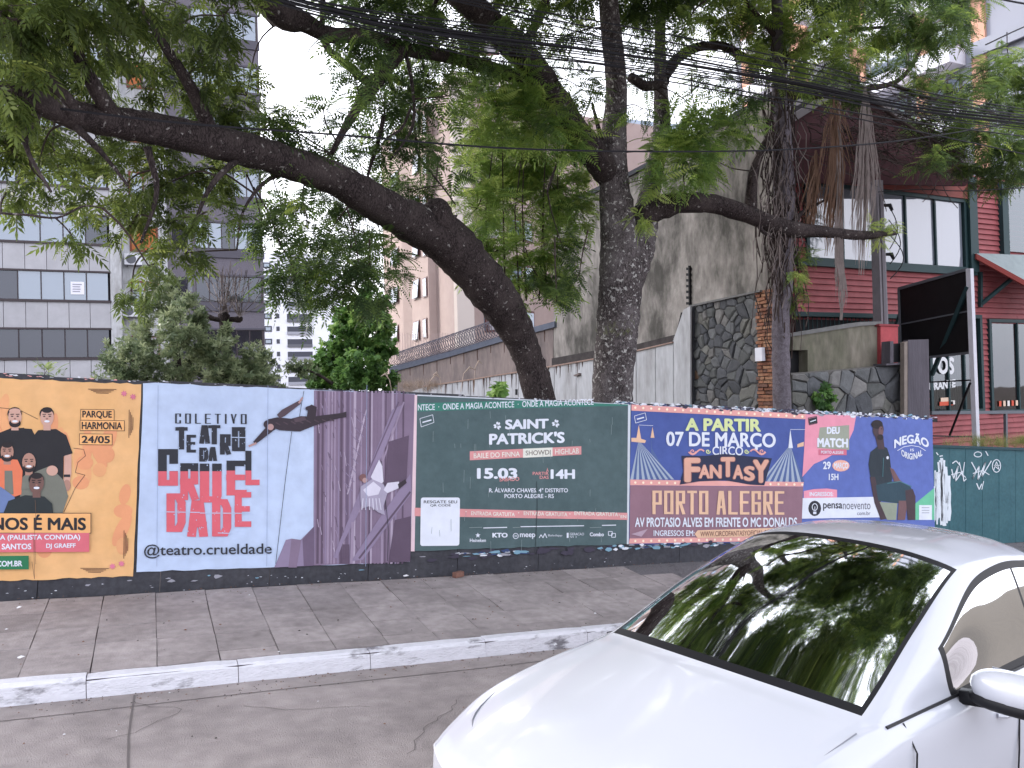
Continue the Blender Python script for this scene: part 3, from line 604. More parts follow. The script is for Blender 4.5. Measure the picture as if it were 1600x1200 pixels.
# --- poster 3: dark green, Saint Patrick's ------------------------------------------------
gp = paper('dark_green', S(66, 88, 92), S(80, 102, 106), 2); gb = ink('green_strip', S(46, 124, 108)); cr_ = ink('cream', S(222, 222, 212))
P = Poster((651, 617), (984, 632), (980, 850), (647, 860), gp, 'dark green Saint Patrick party poster with white text and pink bands')
for a, b, c, d in (((651-5, 617), (651, 617), (647, 861), (641, 861)),): P.poly([a, b, c, d], ink('paper_edge_pink', S(220, 190, 200)), .4, 'paper_edge')
P.poly([(980, 631), (984, 632), (981, 850), (978, 850)], ink('paper_edge', S(196, 204, 214)), .8, 'paper_edge'); P.poly([(651, 616.5), (984, 631.5), (984, 633), (651, 618.5)], ink('paper_edge', S(196, 204, 214)), .8, 'paper_edge')
P.poly([(651, 630), (820, 625.5), (980, 632), (980, 634), (840, 637), (651, 643)], gb, 1, 'printed_band')
P.text('NTECE  ·  ONDE A MAGIA ACONTECE  ·  ONDE A MAGIA ACONTECE', 652, 632, 926, 641.5, W, 2, off=.012, dy=-9)
P.text('SAINT', 788, 655.5, 856, 671, W, 2, off=.045, dy=-1.5); P.text("PATRICK'S", 763, 677, 881, 695, W, 2, off=.045, dy=-3)
for cx, cy in ((776, 665), (867, 661.5)):
    for k in range(3):
        a = -PI/2+k*2*PI/3+.3; P.ell(cx+3.9*math.cos(a+.38), cy+3.9*math.sin(a+.38), 2.3, 1.6, W, 2, 'printed_clover', rot=a+.2, n=10); P.ell(cx+3.9*math.cos(a-.38), cy+3.9*math.sin(a-.38), 2.3, 1.6, W, 2, 'printed_clover', rot=a-.2, n=10)
    P.line([(cx, cy), (cx+2.5, cy+6.5)], .9, W, 2, 'printed_clover')
P.poly([(733, 705), (907, 697), (907, 710), (733, 719)], PK, 1, 'printed_band'); P.poly([(816, 701), (862, 699), (862, 713), (816, 715)], cr_, 1.6, 'printed_band')
P.text('BAILE DO FINNA', 739, 708, 811, 716, cr_, 2.4, off=.01, dy=-3); P.text('SHOWDI', 820, 704, 859, 711.5, ink('grey_ink', S(120, 112, 104)), 2.4, off=.01, dy=-1.5); P.text('HIGHLAB', 866, 701.5, 903, 710, cr_, 2.4, off=.01, dy=-1.5)
P.text('15.03', 744, 731, 807, 748, W, 2, off=.045); P.text('SABADO', 779, 746, 810, 752, PK, 2.6, off=.02, dy=-1); P.text('14H', 859, 733, 897, 748, W, 2, off=.045)
P.text('À', 852, 731, 856, 737, PK, 2, off=.02); P.text('PARTIR', 831, 737, 856, 742, PK, 2, off=.02); P.text('DAS', 842, 743, 856, 748, PK, 2, off=.02)
P.text('R. ÁLVARO CHAVES, 4° DISTRITO', 763, 761, 886, 770, W, 2, off=.02); P.text('PORTO ALEGRE - RS', 787, 771.5, 864, 778, W, 2, off=.02)
P.poly([(647, 793), (979, 801), (979, 812), (647, 806)], PK, 1, 'printed_band')
for x0 in (735, 817, 896): P.text('ENTRADA GRATUITA', x0, 798.5, x0+68, 804.5, cr_, 2.4, off=.012, dy=2)
for x0 in (727, 809, 889, 966): P.ell(x0, 799+(x0-727)*.022, .9, .9, cr_, 2.4, 'printed_dot', n=8)
P.text('EN', 968, 804.5, 977, 809, cr_, 2.4, off=.012)
pts = []
for (cx, cy, a) in ((660, 780.5, PI), (714, 780.5, -PI/2), (713, 848.5, 0), (659, 849, PI/2)):
    pts += [(cx+3.5*math.cos(a+k*PI/6), cy+3.5*math.sin(a+k*PI/6)) for k in range(4)]
P.poly(pts, W, 2.8, 'printed_card'); P.text('RESGATE SEU', 661, 781.5, 713, 786, bk, 4, off=.012); P.text('QR CODE', 671, 787.5, 703, 791.5, bk, 4, off=.012)
P.text('★', 741, 832, 750, 840, W, 2) if False else P.poly([(745.5+(4.2 if k % 2 == 0 else 1.8)*math.sin(k*PI/5), 836-(4.2 if k % 2 == 0 else 1.8)*math.cos(k*PI/5)) for k in range(10)], W, 2, 'printed_star')
P.text('Heineken', 733, 841, 758, 846.5, W, 2, off=.02); P.text('KTO', 768, 832, 792, 839.5, W, 2, off=.05); P.text('meep', 811, 833, 835, 841.5, W, 2, off=.02)
P.ell(804.5, 837, 4.6, 4.6, W, 2, 'printed_logo'); P.ell(804.5, 837, 3.6, 3.6, gp, 2.4, 'printed_logo'); P.line([(802, 837), (807, 837)], 1, W, 2.8, 'printed_logo')
P.line([(841, 840), (844, 835), (847, 840), (850, 833), (853, 840)], 1.2, W, 2, 'printed_logo'); P.text('Baladapp', 855, 834.5, 877, 838.5, W, 2); P.text('GERACAO', 889, 832, 911, 836, W, 2); P.text('VI 1', 889, 837, 899, 840, W, 2); P.rect(884, 832, 887, 840, W, 2); P.text('Combo', 920, 831.5, 942, 837.5, W, 2, off=.04)
for (a, b) in ((949, 830), (954, 833)): P.line([(a, b), (a+6, b), (a+6, b+6), (a, b+6), (a, b)], 1, W, 2, 'printed_logo')
P.line([(754, 824.5), (791, 823.5)], 1.4, W, 2); P.line([(812, 822.5), (911, 821)], 1.4, W, 2); P.line([(939, 820.5), (961, 820)], 1.4, W, 2)
for (a, b) in ((732, 752), (800, 811), (920, 938)): P.line([(a, 824), (b, 823.4)], .8, ink('faint', S(130, 146, 148)), 2)
P.line([(655, 654), (675, 648), (677, 660), (657, 667), (655, 654)], .8, W, 2); P.text('LAMBE', 659, 655, 672, 660, W, 2, dy=-4) if False else P.line([(659, 660), (673, 656)], 2, W, 2)
P.line([(837, 752), (838, 790), (835, 858)], 1, ink('seam_dark', S(44, 58, 62)), 3, 'paper_seam')
for i in range(34):
    x, y = random.uniform(655, 975), random.uniform(640, 845); P.line([(x, y), (x+random.uniform(-1, 1), y+random.uniform(4, 20))], .5, ink('faint', S(110, 130, 132)), 3, 'paper_crease')
P.done()

# --- poster 4: circus ---------------------------------------------------------------------
bl = paper('royal_blue', S(58, 78, 150), S(66, 90, 164)); pkb = ink('border_pink', S(228, 158, 152)); mv = ink('mauve', S(142, 104, 120)); lm = ink('lime', S(208, 220, 152)); pe = ink('peach', S(226, 182, 148)); gl = ink('bulb', S(246, 226, 200))
P = Poster((985, 632), (1257, 647), (1249, 845), (981, 850), bl, 'blue and mauve circus poster with striped tents and pink bulb borders')
st1 = ink('tent_pale', S(156, 170, 190)); st2 = ink('tent_blue', S(72, 96, 150))
def tent(ax, ay, L, R, by, n=15, back=None):
    for k in range(n):
        a, b = k/n, (k+1)/n; P.poly([(ax, ay), (L+(R-L)*a, by-abs(a-.5)*0), (L+(R-L)*b, by)], st1 if k % 2 == 0 else st2, 1.2, 'printed_tent')
P.poly([(1016, 676), (1017, 700), (1045, 748), (1016, 748)], st2, .9, 'printed_tent')
tent(996.5, 688, 983.5, 1052, 749, 15); P.poly([(996.5, 664), (992, 690), (1001, 690)], pe, 1.8, 'printed_tent'); P.poly([(1018, 667), (1015, 684), (1021, 684)], pe, 1.8, 'printed_tent'); P.line([(997, 664), (1019, 665)], .6, W, 2)
tent(1233, 695, 1186, 1255, 753, 14); P.poly([(1233, 671), (1230, 700), (1237, 700)], W, 1.8, 'printed_tent'); P.line([(1233, 671), (1256, 671)], .6, W, 2); P.poly([(1244, 694), (1254, 690), (1254, 697), (1244, 699)], pe, 2)
P.poly([(985, 684), (996, 684), (1008, 688), (1006, 692), (985, 690)], pe, 1.7)
P.poly([(985, 632), (1257, 647), (1256.5, 655), (985, 641.5)], pkb, 2.2, 'printed_border'); P.poly([(983, 749), (1254, 753), (1253, 760), (983, 758)], pkb, 2.2, 'printed_border')
P.poly([(983, 758.5), (1253, 760.5), (1250, 837), (982, 841)], mv, 2.2, 'printed_ground'); P.poly([(982, 841), (1250, 837), (1249.5, 844), (981, 849)], pkb, 2.4, 'printed_border')
for k in range(22):
    x = 991+k*12.4; P.ell(x, 636.6+(x-985)*.0535, 1.8, 2, gl, 3, 'printed_bulb', n=8); P.ell(x, 845-(x-985)*.016, 1.8, 2, gl, 3, 'printed_bulb', n=8)
    if x < 1058 or x > 1194: P.ell(x, 753.6+(x-985)*.012, 1.8, 2, gl, 3, 'printed_bulb', n=8)
P.text('A PARTIR', 1069, 653, 1187, 673, lm, 3, off=.045, dy=1.5); P.text('07 DE MARÇO', 1039, 674, 1210, 702, W, 3, off=.03, dy=2.5)
P.text('CIRCO', 1111, 697, 1159, 711, W, 3, off=.02, dy=.5)
navy = ink('navy', S(38, 44, 74)); cop = ink('copper', S(216, 160, 138)); cop2 = ink('copper_dark', S(150, 96, 92))
P.poly([(1063, 712), (1100, 712), (1130, 709), (1160, 712), (1204, 716), (1192, 758), (1170, 757), (1130, 750), (1090, 752), (1060, 757), (1066, 735)], navy, 3.4, 'printed_backing')
for (t, a) in (('F', (1067, 715, 1092, 753)), ('A', (1090, 726, 1107, 747)), ('N', (1107, 726, 1125, 747)), ('T', (1124, 714, 1146, 745)), ('A', (1143, 726, 1159, 748)), ('S', (1160, 728, 1177, 751)), ('Y', (1174, 718, 1199, 754))):
    x0, y0, x1, y1 = a; P.text(t, x0-1, y0-.5, x1+1, y1+1, cop2, 4.2, off=.07); P.text(t, x0, y0, x1, y1, cop, 5.2, off=.045)
for s, cx in ((1, 1080), (-1, 1188)):
    pts = [(cx+s*(-6+t*24), 706+4*math.sin(t*6)) for t in [k/9 for k in range(10)]]; P.line(pts, 2.4, pkb, 3.8, 'printed_scroll')
    for c, r in ((cx-s*0, 4.6), (cx+s*24, 4)):
        P.line([(c+r*(1-k/12)*math.cos(k*.8), 705+r*(1-k/12)*math.sin(k*.8)) for k in range(12)], 1.5, pkb if r > 4.2 else lm, 3.9, 'printed_scroll')
P.text('PORTO ALEGRE', 1017, 766, 1223, 803, pe, 3.4, off=.02, block=dict(th=.19, w=.34, gap=.22), dy=1)
P.text('AV PROTASIO ALVES EM FRENTE O MC DONALDS', 990, 808, 1243, 823, W, 3.6, off=.03)
P.text('INGRESSOS EM:', 1019, 828, 1083, 836, W, 3.6, dy=0, block=dict(th=.2, w=.36, gap=.2)) if False else P.text('INGRESSOS EM:', 1019, 828, 1083, 837, W, 3.6, off=.02)
P.poly([(1088, 828), (1222, 824), (1227, 830), (1222, 836.5), (1088, 840), (1083, 834)], pe, 3.4, 'printed_pill'); P.text('WWW.CIRCOFANTASYOFICIAL.COM.BR', 1092, 830, 1216, 838, ink('brown_ink', S(120, 74, 66)), 4.6, off=.01, dy=-3)
P.line([(989, 650), (1006, 645), (1008, 656), (991, 661), (989, 650)], .8, W, 4); P.line([(993, 655), (1004, 652)], 2, W, 4)
P.poly([(984, 834), (1010, 826), (1000, 838)], ink('mauve2', S(176, 150, 168)), 3, 'paper_crease')
P.done()

# --- poster 5: blue with seated man ----------------------------------------------------------
bl2 = paper('mid_blue', S(78, 98, 172), S(86, 108, 186)); rose = ink('rose', S(228, 140, 164)); mint = ink('mint', S(96, 190, 150)); khaki = ink('khaki', S(150, 156, 140)); tea = ink('teal', S(46, 86, 94))
P = Poster((1257, 648), (1455, 653), (1459, 838), (1249, 843), bl2, 'blue poster with a seated man in dark clothes and pink corner')
P.poly([(1257, 647), (1336, 649), (1332, 672), (1320, 698), (1290, 716), (1270, 725), (1252, 745), (1255, 700)], rose, 1, 'printed_shape')
P.line([(1261, 653), (1274, 650.5), (1275, 661), (1262.5, 664), (1261, 653)], 1, bk, 3); P.poly([(1262, 654), (1274, 651.5), (1274.6, 660.5), (1263, 663)], bk, 2.6); P.line([(1264, 659), (1273, 656)], 1.4, W, 3.4)
P.poly([(1279, 668), (1325, 664), (1325, 703), (1275, 700)], khaki, 2, 'printed_label'); P.rect(1277, 702, 1321, 711, ink('rose_dark', S(206, 100, 128)), 2, 'printed_label')
P.text('DEU', 1290, 667, 1310, 678, W, 3, off=.05); P.text('MATCH', 1275, 684, 1323, 698.5, W, 3, off=.05, dy=1); P.text('PORTO ALEGRE', 1281, 704, 1316, 708.5, W, 3, off=.02, dy=.5)
P.text('29', 1284, 721, 1296, 733, W, 3, off=.04); P.ell(1312, 727.5, 13.5, 9, ink('salmon', S(232, 168, 150)), 2, 'printed_pill'); P.text('MARÇO', 1301, 722.5, 1323, 734, W, 3, off=.03); P.text('15H', 1293, 740, 1308, 750, W, 3, off=.03)
P.poly([(1254, 767), (1270, 764), (1290, 763), (1306, 765), (1306, 779), (1254, 780)], rose, 2, 'printed_label'); P.text('INGRESSOS:', 1263, 768.5, 1300, 775, W, 3, off=.03)
P.poly([(1252, 778), (1367, 776), (1376, 808), (1251, 810)], W, 2.4, 'printed_label'); P.ell(1271, 794, 10, 12, bk, 3, 'printed_logo'); P.ell(1271, 792, 4.6, 6, W, 3.6, 'printed_logo'); P.ell(1271, 792, 3.4, 4.8, bk, 4.1, 'printed_logo'); P.line([(1271, 798), (1271, 791)], 1, W, 4.6); P.rect(1268.5, 799, 1273.5, 803, W, 3.6)
P.text('pensa', 1284, 786, 1314, 798, bk, 3.4, off=.02); P.text('noevento', 1315, 785, 1358, 795.5, ink('grey_ink2', S(96, 96, 112)), 3.4); P.text('com.br', 1337, 798.5, 1358, 804.5, ink('grey_ink2', S(96, 96, 112)), 3.4)
P.poly([(1458, 762), (1458, 812), (1424, 812), (1424, 790)], mint, 1, 'printed_shape'); P.rect(1434, 789, 1454, 812, W, 2, 'printed_label')
for k in range(3): P.line([(1438, 793+k*4), (1450, 793+k*4)], .7, ink('grey_ink2', S(96, 96, 112)), 3)
# man
ds = ink('shirt_darkteal', S(40, 52, 62)); dsk = ink('man_skin', S(70, 54, 62)); dsk2 = ink('man_skin_lit', S(112, 80, 84)); sh2 = ink('shorts_teal', S(42, 70, 84)); shh = ink('trim', S(64, 120, 130))
P.poly([(1372, 694), (1366, 700), (1358, 706), (1355, 725), (1359, 752), (1366, 762), (1388, 765), (1392, 748), (1388, 712), (1384, 700)], ds, 3, 'printed_man'); P.poly([(1365, 680), (1378, 682), (1380, 702), (1370, 702)], dsk, 3.4, 'printed_man')
P.ell(1370, 671, 8.6, 13.5, dsk, 4, 'printed_man'); P.ell(1368, 663, 9, 7, hair, 4.6, 'printed_man'); P.ell(1374, 674, 3.8, 8, dsk2, 5, 'printed_man'); P.ell(1373, 683, 5, 4.5, hair, 5.4, 'printed_man'); P.ell(1375, 670, 1.4, .7, K, 5.8, 'printed_man', n=8)
P.poly([(1357, 745), (1365, 745), (1373, 780), (1384, 810), (1374, 812), (1364, 785)], dsk, 3.2, 'printed_man'); P.poly([(1388, 730), (1394, 733), (1404, 750), (1412, 756), (1408, 762), (1396, 756)], dsk2, 3.4, 'printed_man')
P.poly([(1366, 758), (1390, 752), (1404, 752), (1420, 760), (1426, 770), (1418, 786), (1400, 786), (1370, 782)], sh2, 3.8, 'printed_man'); P.poly([(1412, 766), (1424, 764), (1428, 775), (1428, 812), (1416, 812)], dsk, 4.2, 'printed_man'); P.poly([(1402, 782), (1416, 782), (1412, 812), (1400, 812)], dsk2, 4, 'printed_man')
P.line([(1378, 715), (1377, 745)], .9, shh, 4.6, 'printed_man'); P.line([(1384, 755), (1404, 752), (1422, 760)], 1.2, shh, 4.8, 'printed_man'); P.ell(1384.5, 715, 2, 2.6, W, 4.6, 'printed_man', n=8)
P.poly([(1372, 784), (1400, 786), (1398, 812), (1384, 812)], ink('stool', S(140, 150, 132)), 3, 'printed_stool')
P.text('NEGÃO', 1395, 676, 1449, 693, W, 3, off=.04, arc=8); P.text('ORIGINAL', 1406, 708, 1439, 718, W, 3, off=.03, arc=-7); P.text('IS', 1420, 701, 1426, 705, W, 3, off=.02)
P.line([(1400, 704), (1410, 698), (1422, 696), (1434, 698), (1444, 704)], .9, W, 3)
P.done()

# ------------------------------------------------------------------ buildings
def facade(P0, d):
    """a vertical facade plane: returns hit(px,py) -> (s, z) and pt(s, z, out)"""
    d = Vector((d[0], d[1], 0)).normalized(); n = Vector((d.y, -d.x, 0))
    P0 = Vector((P0[0], P0[1], 0))
    def hit(x, y): Q = pPl(x, y, P0, n); return (Q-P0).dot(d), Q.z
    def pt(s, z, o=0): q = P0+d*s+n*o; return Vector((q.x, q.y, z))
    return hit, pt, n, d
def fbox(mb, pt, s0, s1, z0, z1, o0, o1, mi=0):
    A = [pt(s, z, o) for s, z, o in ((s0,z0,o0),(s1,z0,o0),(s1,z0,o1),(s0,z0,o1),(s0,z1,o0),(s1,z1,o0),(s1,z1,o1),(s0,z1,o1))]
    mb.add(A, [(0,1,2,3),(7,6,5,4),(0,4,5,1),(1,5,6,2),(2,6,7,3),(3,7,4,0)], mi)
def fb(name, pt, s0, s1, z0, z1, o0, o1, m, parent, **k):
    mb = MB(); fbox(mb, pt, s0, s1, z0, z1, o0, o1); return mb.build(name, m, parent, **k)

# --- left apartment block
m_gp = mat('granite_panel', S(170, 170, 176), .6, .08, 2, rnd=.05, coords='world'); m_gback = mat('joint_dark', S(70, 68, 76), .8)
m_brk = mat('dark_brick_cladding', S(108, 104, 114), .85, .25, 30, .6, 60, coords='world')
m_fr = mat('frame_bronze', S(66, 58, 62), .5); m_frb = mat('frame_brown', S(112, 64, 50), .6); m_ora = mat('orange_shutter', S(168, 98, 54), .6)
g_a = glass_mat('balcony_glass', S(112, 124, 138), .12, (.85, .9, 1.0), .03, .15); g_d = glass_mat('dark_glass', S(52, 50, 58), .04, (.8, .85, .95), .03, .2)  # pale tint carries reflected sky; dark copy for panes without it
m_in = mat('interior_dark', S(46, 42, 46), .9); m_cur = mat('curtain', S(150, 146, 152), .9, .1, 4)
bA = empty('apartment_building', (-8, 45.5, gz(-8)), 'grey granite and dark brick apartment block with glazed balconies and white recess, far left', 'building')
hA, ptA, nA, dA = facade((-1.86, 45), (math.cos(-.043), math.sin(-.043)))
ztop = hA(60, 423)[1]; fp = 2.9; wh = 1.45
zs = [ztop+fp*k for k in range(-3, 9)]
base = ztop-fp*3-wh-1.6
fb('wall', ptA, -22, .1, base-3, zs[-1]+1.5, -14, -.45, m_gback, bA)
for z in zs:
    z0 = z-wh; lower = z < ztop
    n = 14
    for k in range(n+2):      # cladding panels between window strips
        a = -14.0+k*.94
        if a > -.2: break
        fb('cladding_panel', ptA, a+.012, min(a+.928, .1), z+.06, z+fp-wh-.1, -.2, .02, m_gp, bA)
    fb('sill', ptA, -14, .14, z0-.1, z0+.02, -.3, .08, m_fr, bA); fb('lintel', ptA, -14, .12, z-.02, z+.07, -.3, .05, m_fr, bA)
    fb('floor_slab', ptA, -14, 0, z+.1, z+fp-wh-.15, -.44, -.22, m_gback, bA)
    for k in range(14):
        a = -14+k*1.0
        wdw = fb('window', ptA, a, a+.035, z0, z, -.1, 0, m_fr, bA)
        fb('pane', ptA, a+.04, a+.985, z0+.04, z-.03, -.06, -.045, g_d if (lower or (k+int(z)) % 7 == 3) else g_a, wdw)  # lower floors take the dark copy in place of weaker sky reflection
    for k in range(4): fb('curtain', ptA, -13+k*3.1+random.random(), -12+k*3.1+random.random()*1.2, z0, z-.05, -.43, -.4, m_cur, bA)
# paper signs on the second visible window
q = hA(121, 450)
pn = fb('window_notice', ptA, q[0]-.3, q[0]+.3, q[1]-.32, q[1]+.32, -.03, -.02, mat('paper_white', S(226, 226, 236), .8), bA)
for k in range(4): fb('print_bar', ptA, q[0]-.22, q[0]+random.uniform(.1, .22), q[1]-.2+k*.12, q[1]-.15+k*.12, -.019, -.012, mat('grey_print', S(150, 150, 165), .8), pn)
# white recess with brown windows and air conditioners
fb('recess_wall', ptA, .1, 3.9, base-3, zs[-1]+1.5, -14, -.9, m_white, bA); fb('pilaster', ptA, .1, .62, base-3, zs[-1]+1.5, -.9, .0, m_white, bA)
for i, z in enumerate(zs):
    zz = z-.25; wd = fb('window', ptA, .98, 2.35, zz-1.35, zz, -.93, -.84, m_frb, bA)
    fb('pane', ptA, 1.08, 1.62, zz-1.25, zz-.1, -.84, -.82, m_ora if i in (4, 6, 7) else g_a, wd); fb('pane', ptA, 1.72, 2.25, zz-1.25, zz-.1, -.84, -.82, m_ora if i in (4,) else m_cur, wd)
m_ac = mat('ac_white', S(214, 216, 224), .5); m_acd = mat('ac_grille', S(96, 98, 106), .6)
def aircon(px, py, label):
    s, z = hA(px, py); P = ptA(s, z-.3, -.6); r = empty('air_conditioner', P, label, 'air conditioner', 'air conditioners on the white recess wall')
    fb('casing', ptA, s-.42, s+.42, z-.29, z+.29, -.88, -.55, m_ac, r)
    mb = MB(); c = ptA(s-.1, z, -.545); n = 20; mb.add([ptA(s-.1, z, -.535)]+[ptA(s-.1+.24*math.cos(2*PI*k/n), z+.24*math.sin(2*PI*k/n), -.535) for k in range(n)], [(0, 1+k, 1+(k+1) % n) for k in range(n)]); mb.build('fan_grille', m_acd, r)
    for o in (-.3, .3): fb('bracket', ptA, s+o-.02, s+o+.02, z-.38, z-.29, -.89, -.55, m_acd, r)
aircon(186, 317, 'white air conditioner unit below the orange shutters on the recess wall'); aircon(207, 402, 'middle white air conditioner with dark fan beside the tree leaves'); aircon(203, 484, 'lowest white air conditioner half hidden behind the bush top')
# dark brick block with an angled bay
s1 = hA(262, 450)[0]; s2 = hA(305, 450)[0]; s3 = hA(411, 450)[0]
mb = MB(); zb, zt = base-3, zs[-1]+1.5
mb.prism([ptA(s1, zb, -.9), ptA(s2, zb, .45), ptA(s3, zb, .45), ptA(s3, zb, -12), ptA(s1, zb, -12)], (0, 0, zt-zb)); mb.build('brick_wing', m_brk, bA)
zt2 = hA(350, 434)[1]
for k in range(-3, 7):
    z = zt2+2.85*k; h = 1.35
    fb('band', ptA, s2-.05, s3+.06, z-h-.5, z-h-.05, .44, .54, mat('band_dark', S(84, 82, 92), .7), bA)
    fb('band', ptA, s2-.05, s3+.06, z, z+.1, .44, .52, mat('band_dark', S(84, 82, 92), .7), bA)
    L = s3-s2; wdw = fb('window', ptA, s2+.02, s3-.05, z-h-.04, z-.001, .43, .47, m_fr, bA)
    for j in range(5): fb('pane', ptA, s2+.06+j*(L-.15)/5, s2+(j+1)*(L-.15)/5, z-h, z-.04, .472, .482, g_a if (k > 0 and j != 2) else g_d, wdw)
    q0, q1 = ptA(s1, 0, -.9), ptA(s2, 0, .45); d_ = (q1-q0); nn = Vector((d_.y, -d_.x, 0)).normalized()*.03
    mb = MB(); mb.prism([q0+d_*.2+nn+Vector((0, 0, z-h)), q0+d_*.92+nn+Vector((0, 0, z-h)), q0+d_*.92+nn+Vector((0, 0, z)), q0+d_*.2+nn+Vector((0, 0, z))], -nn*.9); mb.build('pane', g_d, bA)

# --- distant white apartment tower
bB = empty('apartment_tower', pD(462, 620, 180), 'distant white apartment tower with dark recessed balconies beyond the ivy', 'building')
hB, ptB, nB, dB = facade(pD(462, 600, 180)[:2], (math.cos(-.1), math.sin(-.1)))
a, b = hB(408, 560)[0], hB(534, 560)[0]; zt = hB(450, 395)[1]; z0 = hB(450, 640)[1]
fb('wall', ptB, a, b, -10, zt, -12, -.5, m_whiteb, bB)
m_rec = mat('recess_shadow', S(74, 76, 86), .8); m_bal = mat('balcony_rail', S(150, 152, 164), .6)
y = 414
for k in range(12):
    z = hB(475, 414+19.6*k)[1]
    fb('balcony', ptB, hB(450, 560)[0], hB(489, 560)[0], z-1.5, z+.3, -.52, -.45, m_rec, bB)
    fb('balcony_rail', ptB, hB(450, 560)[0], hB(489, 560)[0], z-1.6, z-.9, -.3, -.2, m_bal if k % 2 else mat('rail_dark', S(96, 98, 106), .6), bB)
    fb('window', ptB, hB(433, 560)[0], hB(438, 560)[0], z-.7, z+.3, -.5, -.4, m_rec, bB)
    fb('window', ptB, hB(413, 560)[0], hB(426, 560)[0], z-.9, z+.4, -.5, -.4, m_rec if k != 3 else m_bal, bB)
    fb('pane', ptB, hB(416, 560)[0], hB(424, 560)[0], z-.6, z+.1, -.4, -.35, g_a, bB)

# --- pink apartment building behind the boundary wall
m_pk = mat('pink_render', S(170, 152, 147), .85, .04, .4, col2=S(180, 163, 158), coords='world'); m_pk2 = mat('pink_render_deep', S(146, 124, 120), .85, .05, .4, coords='world'); m_pkl = mat('cream_render', S(200, 190, 184), .85, .03, .4, coords='world')
m_wd = mat('window_reddish', S(92, 60, 60), .5)
bC = empty('apartment_building', (20, 52, gz(20)), 'pink apartment building with rounded bays and small tilted windows behind the razor wire wall', 'building')
X0 = 16.8
def atX(px, X): return pX(px, 560, X)
A0 = atX(717, X0); A1 = atX(683, X0); A1b = Vector((X0-.35, A1.y, 0)); A2 = pY(680, 560, A1.y); 
pts = [(A0.x, A0.y)]; pA1 = atX(684, X0); pA2 = atX(646, X0-.5); pts += [(X0, pA1.y), (X0-.5, pA1.y+.01), (X0-.5, pA2.y)]
p3 = pY(632, 560, pA2.y+1.2); pts += [(p3.x, p3.y)]; p4 = atX(603, p3.x); pts += [(p4.x, p4.y), (p4.x+14, p4.y), (34, p4.y), (34, A0.y+3)]
zr = pD(750, 122, fwd((A0.x, A0.y, 0))).z
# rounded bay on the street side
bay = []; bx0 = A0.x+3.2
fr = [(A0.x+.0, A0.y)]
bay = [(A0.x+3.6+2.4*math.cos(t), A0.y+2.2-2.4*math.sin(t)+0) for t in np.linspace(.0, PI, 9)][::-1]
foot = [(A0.x, A0.y), (A0.x+1.1, A0.y)]+bay[2:-1]+[(A0.x+8, A0.y+2.5), (34, A0.y+2.5)]
foot = foot+[p for p in reversed(pts[1:]) if p != (34, A0.y+3)]
mb = MB(); mb.prism([Vector((x, y, -4)) for x, y in foot], (0, 0, zr+4)); mb.build('wall', m_pk, bC)
mb = MB(); mb.prism([Vector((A0.x-.03, A0.y-.03, -4)), Vector((A0.x+1.05, A0.y-.03, -4)), Vector((A0.x+1.05, A0.y+.5, -4)), Vector((A0.x-.03, A0.y+.5, -4))], (0, 0, zr+3.8)); mb.build('corner_pier', m_pkl, bC)
hS, ptS, nS, dS = facade((X0, A0.y), (0, -1)); # side facade: out = -X
def sidewin(px, py, w, h, Xp=None, tilt=0):
    Xp = Xp or X0; Q = pX(px, py, Xp); mb = MB(); mb.box((Xp-.06, Q.y-w/2, Q.z-h/2), (Xp+.05, Q.y+w/2, Q.z+h/2)); f = mb.build('window', m_wd, bC)
    t = .12 if tilt else 0; mb = MB(); mb.prism([Vector((Xp-.07, Q.y-w/2+.08, Q.z+h/2-.08)), Vector((Xp-.07, Q.y+w/2-.08, Q.z+h/2-.08)), Vector((Xp-.07-t, Q.y+w/2-.08, Q.z-h/2+.08)), Vector((Xp-.07-t, Q.y-w/2+.08, Q.z-h/2+.08))], (-.02, 0, .0)); mb.build('pane', g_d, f)
for k in range(-2, 7):
    for (px, py, w, h, Xp, t) in ((665, 513-64*k, .8, 1.3, X0-.5, 0), (652, 517-65*k, 1.3, 1.35, X0-.5, 1), (618, 522-60*k, 1.8, 1.2, p3.x, 1)):
        if py < 130+abs(px-665): continue
        sidewin(px, py, w, h, Xp, t)
for k in range(0, 7):
    py = 499-73*k
    Q = pY(744, py, A0.y-.2)
    # three-part window wrapping the bay
    for (x0, x1, y_, m) in ((A0.x+1.25, A0.x+2.0, 0, None), (A0.x+2.05, A0.x+3.1, 0, m_cur), (A0.x+3.3, A0.x+4.3, 0, None), (A0.x+4.5, A0.x+5.4, 0, None)):
        def yb(x):
            cx = A0.x+3.6; return A0.y+2.2-math.sqrt(max(.01, 5.76-(x-cx)**2))
        for (xa, xb) in ((x0, x1),):
            P1, P2 = Vector((xa, yb(xa)-.06, Q.z-.72)), Vector((xb, yb(xb)-.06, Q.z-.72)); mb = MB(); mb.prism([P1, P2, P2+Vector((0, 0, 1.35)), P1+Vector((0, 0, 1.35))], (0, .1, 0)); f = mb.build('window', m_wd, bC)
            dd = (P2-P1)*.1; a_ = P1+dd+Vector((0, -.04, .12)); b_ = P2-dd+Vector((0, -.04, .12)); mb = MB(); mb.prism([a_, b_, b_+Vector((0, 0, 1.1)), a_+Vector((0, 0, 1.1))], (0, .02, 0)); mb.build('pane', m or g_a, f)
mb = MB(); mb.prism([Vector((x*1.0+(.25 if x > A0.x+1 else -.1), y-.25, zr)) for x, y in foot[:9]]+[Vector((A0.x+8, A0.y+3, zr)), Vector((A0.x-.1, A0.y+3, zr))], (0, 0, .5)); mb.build('roof_slab', m_pkl, bC)

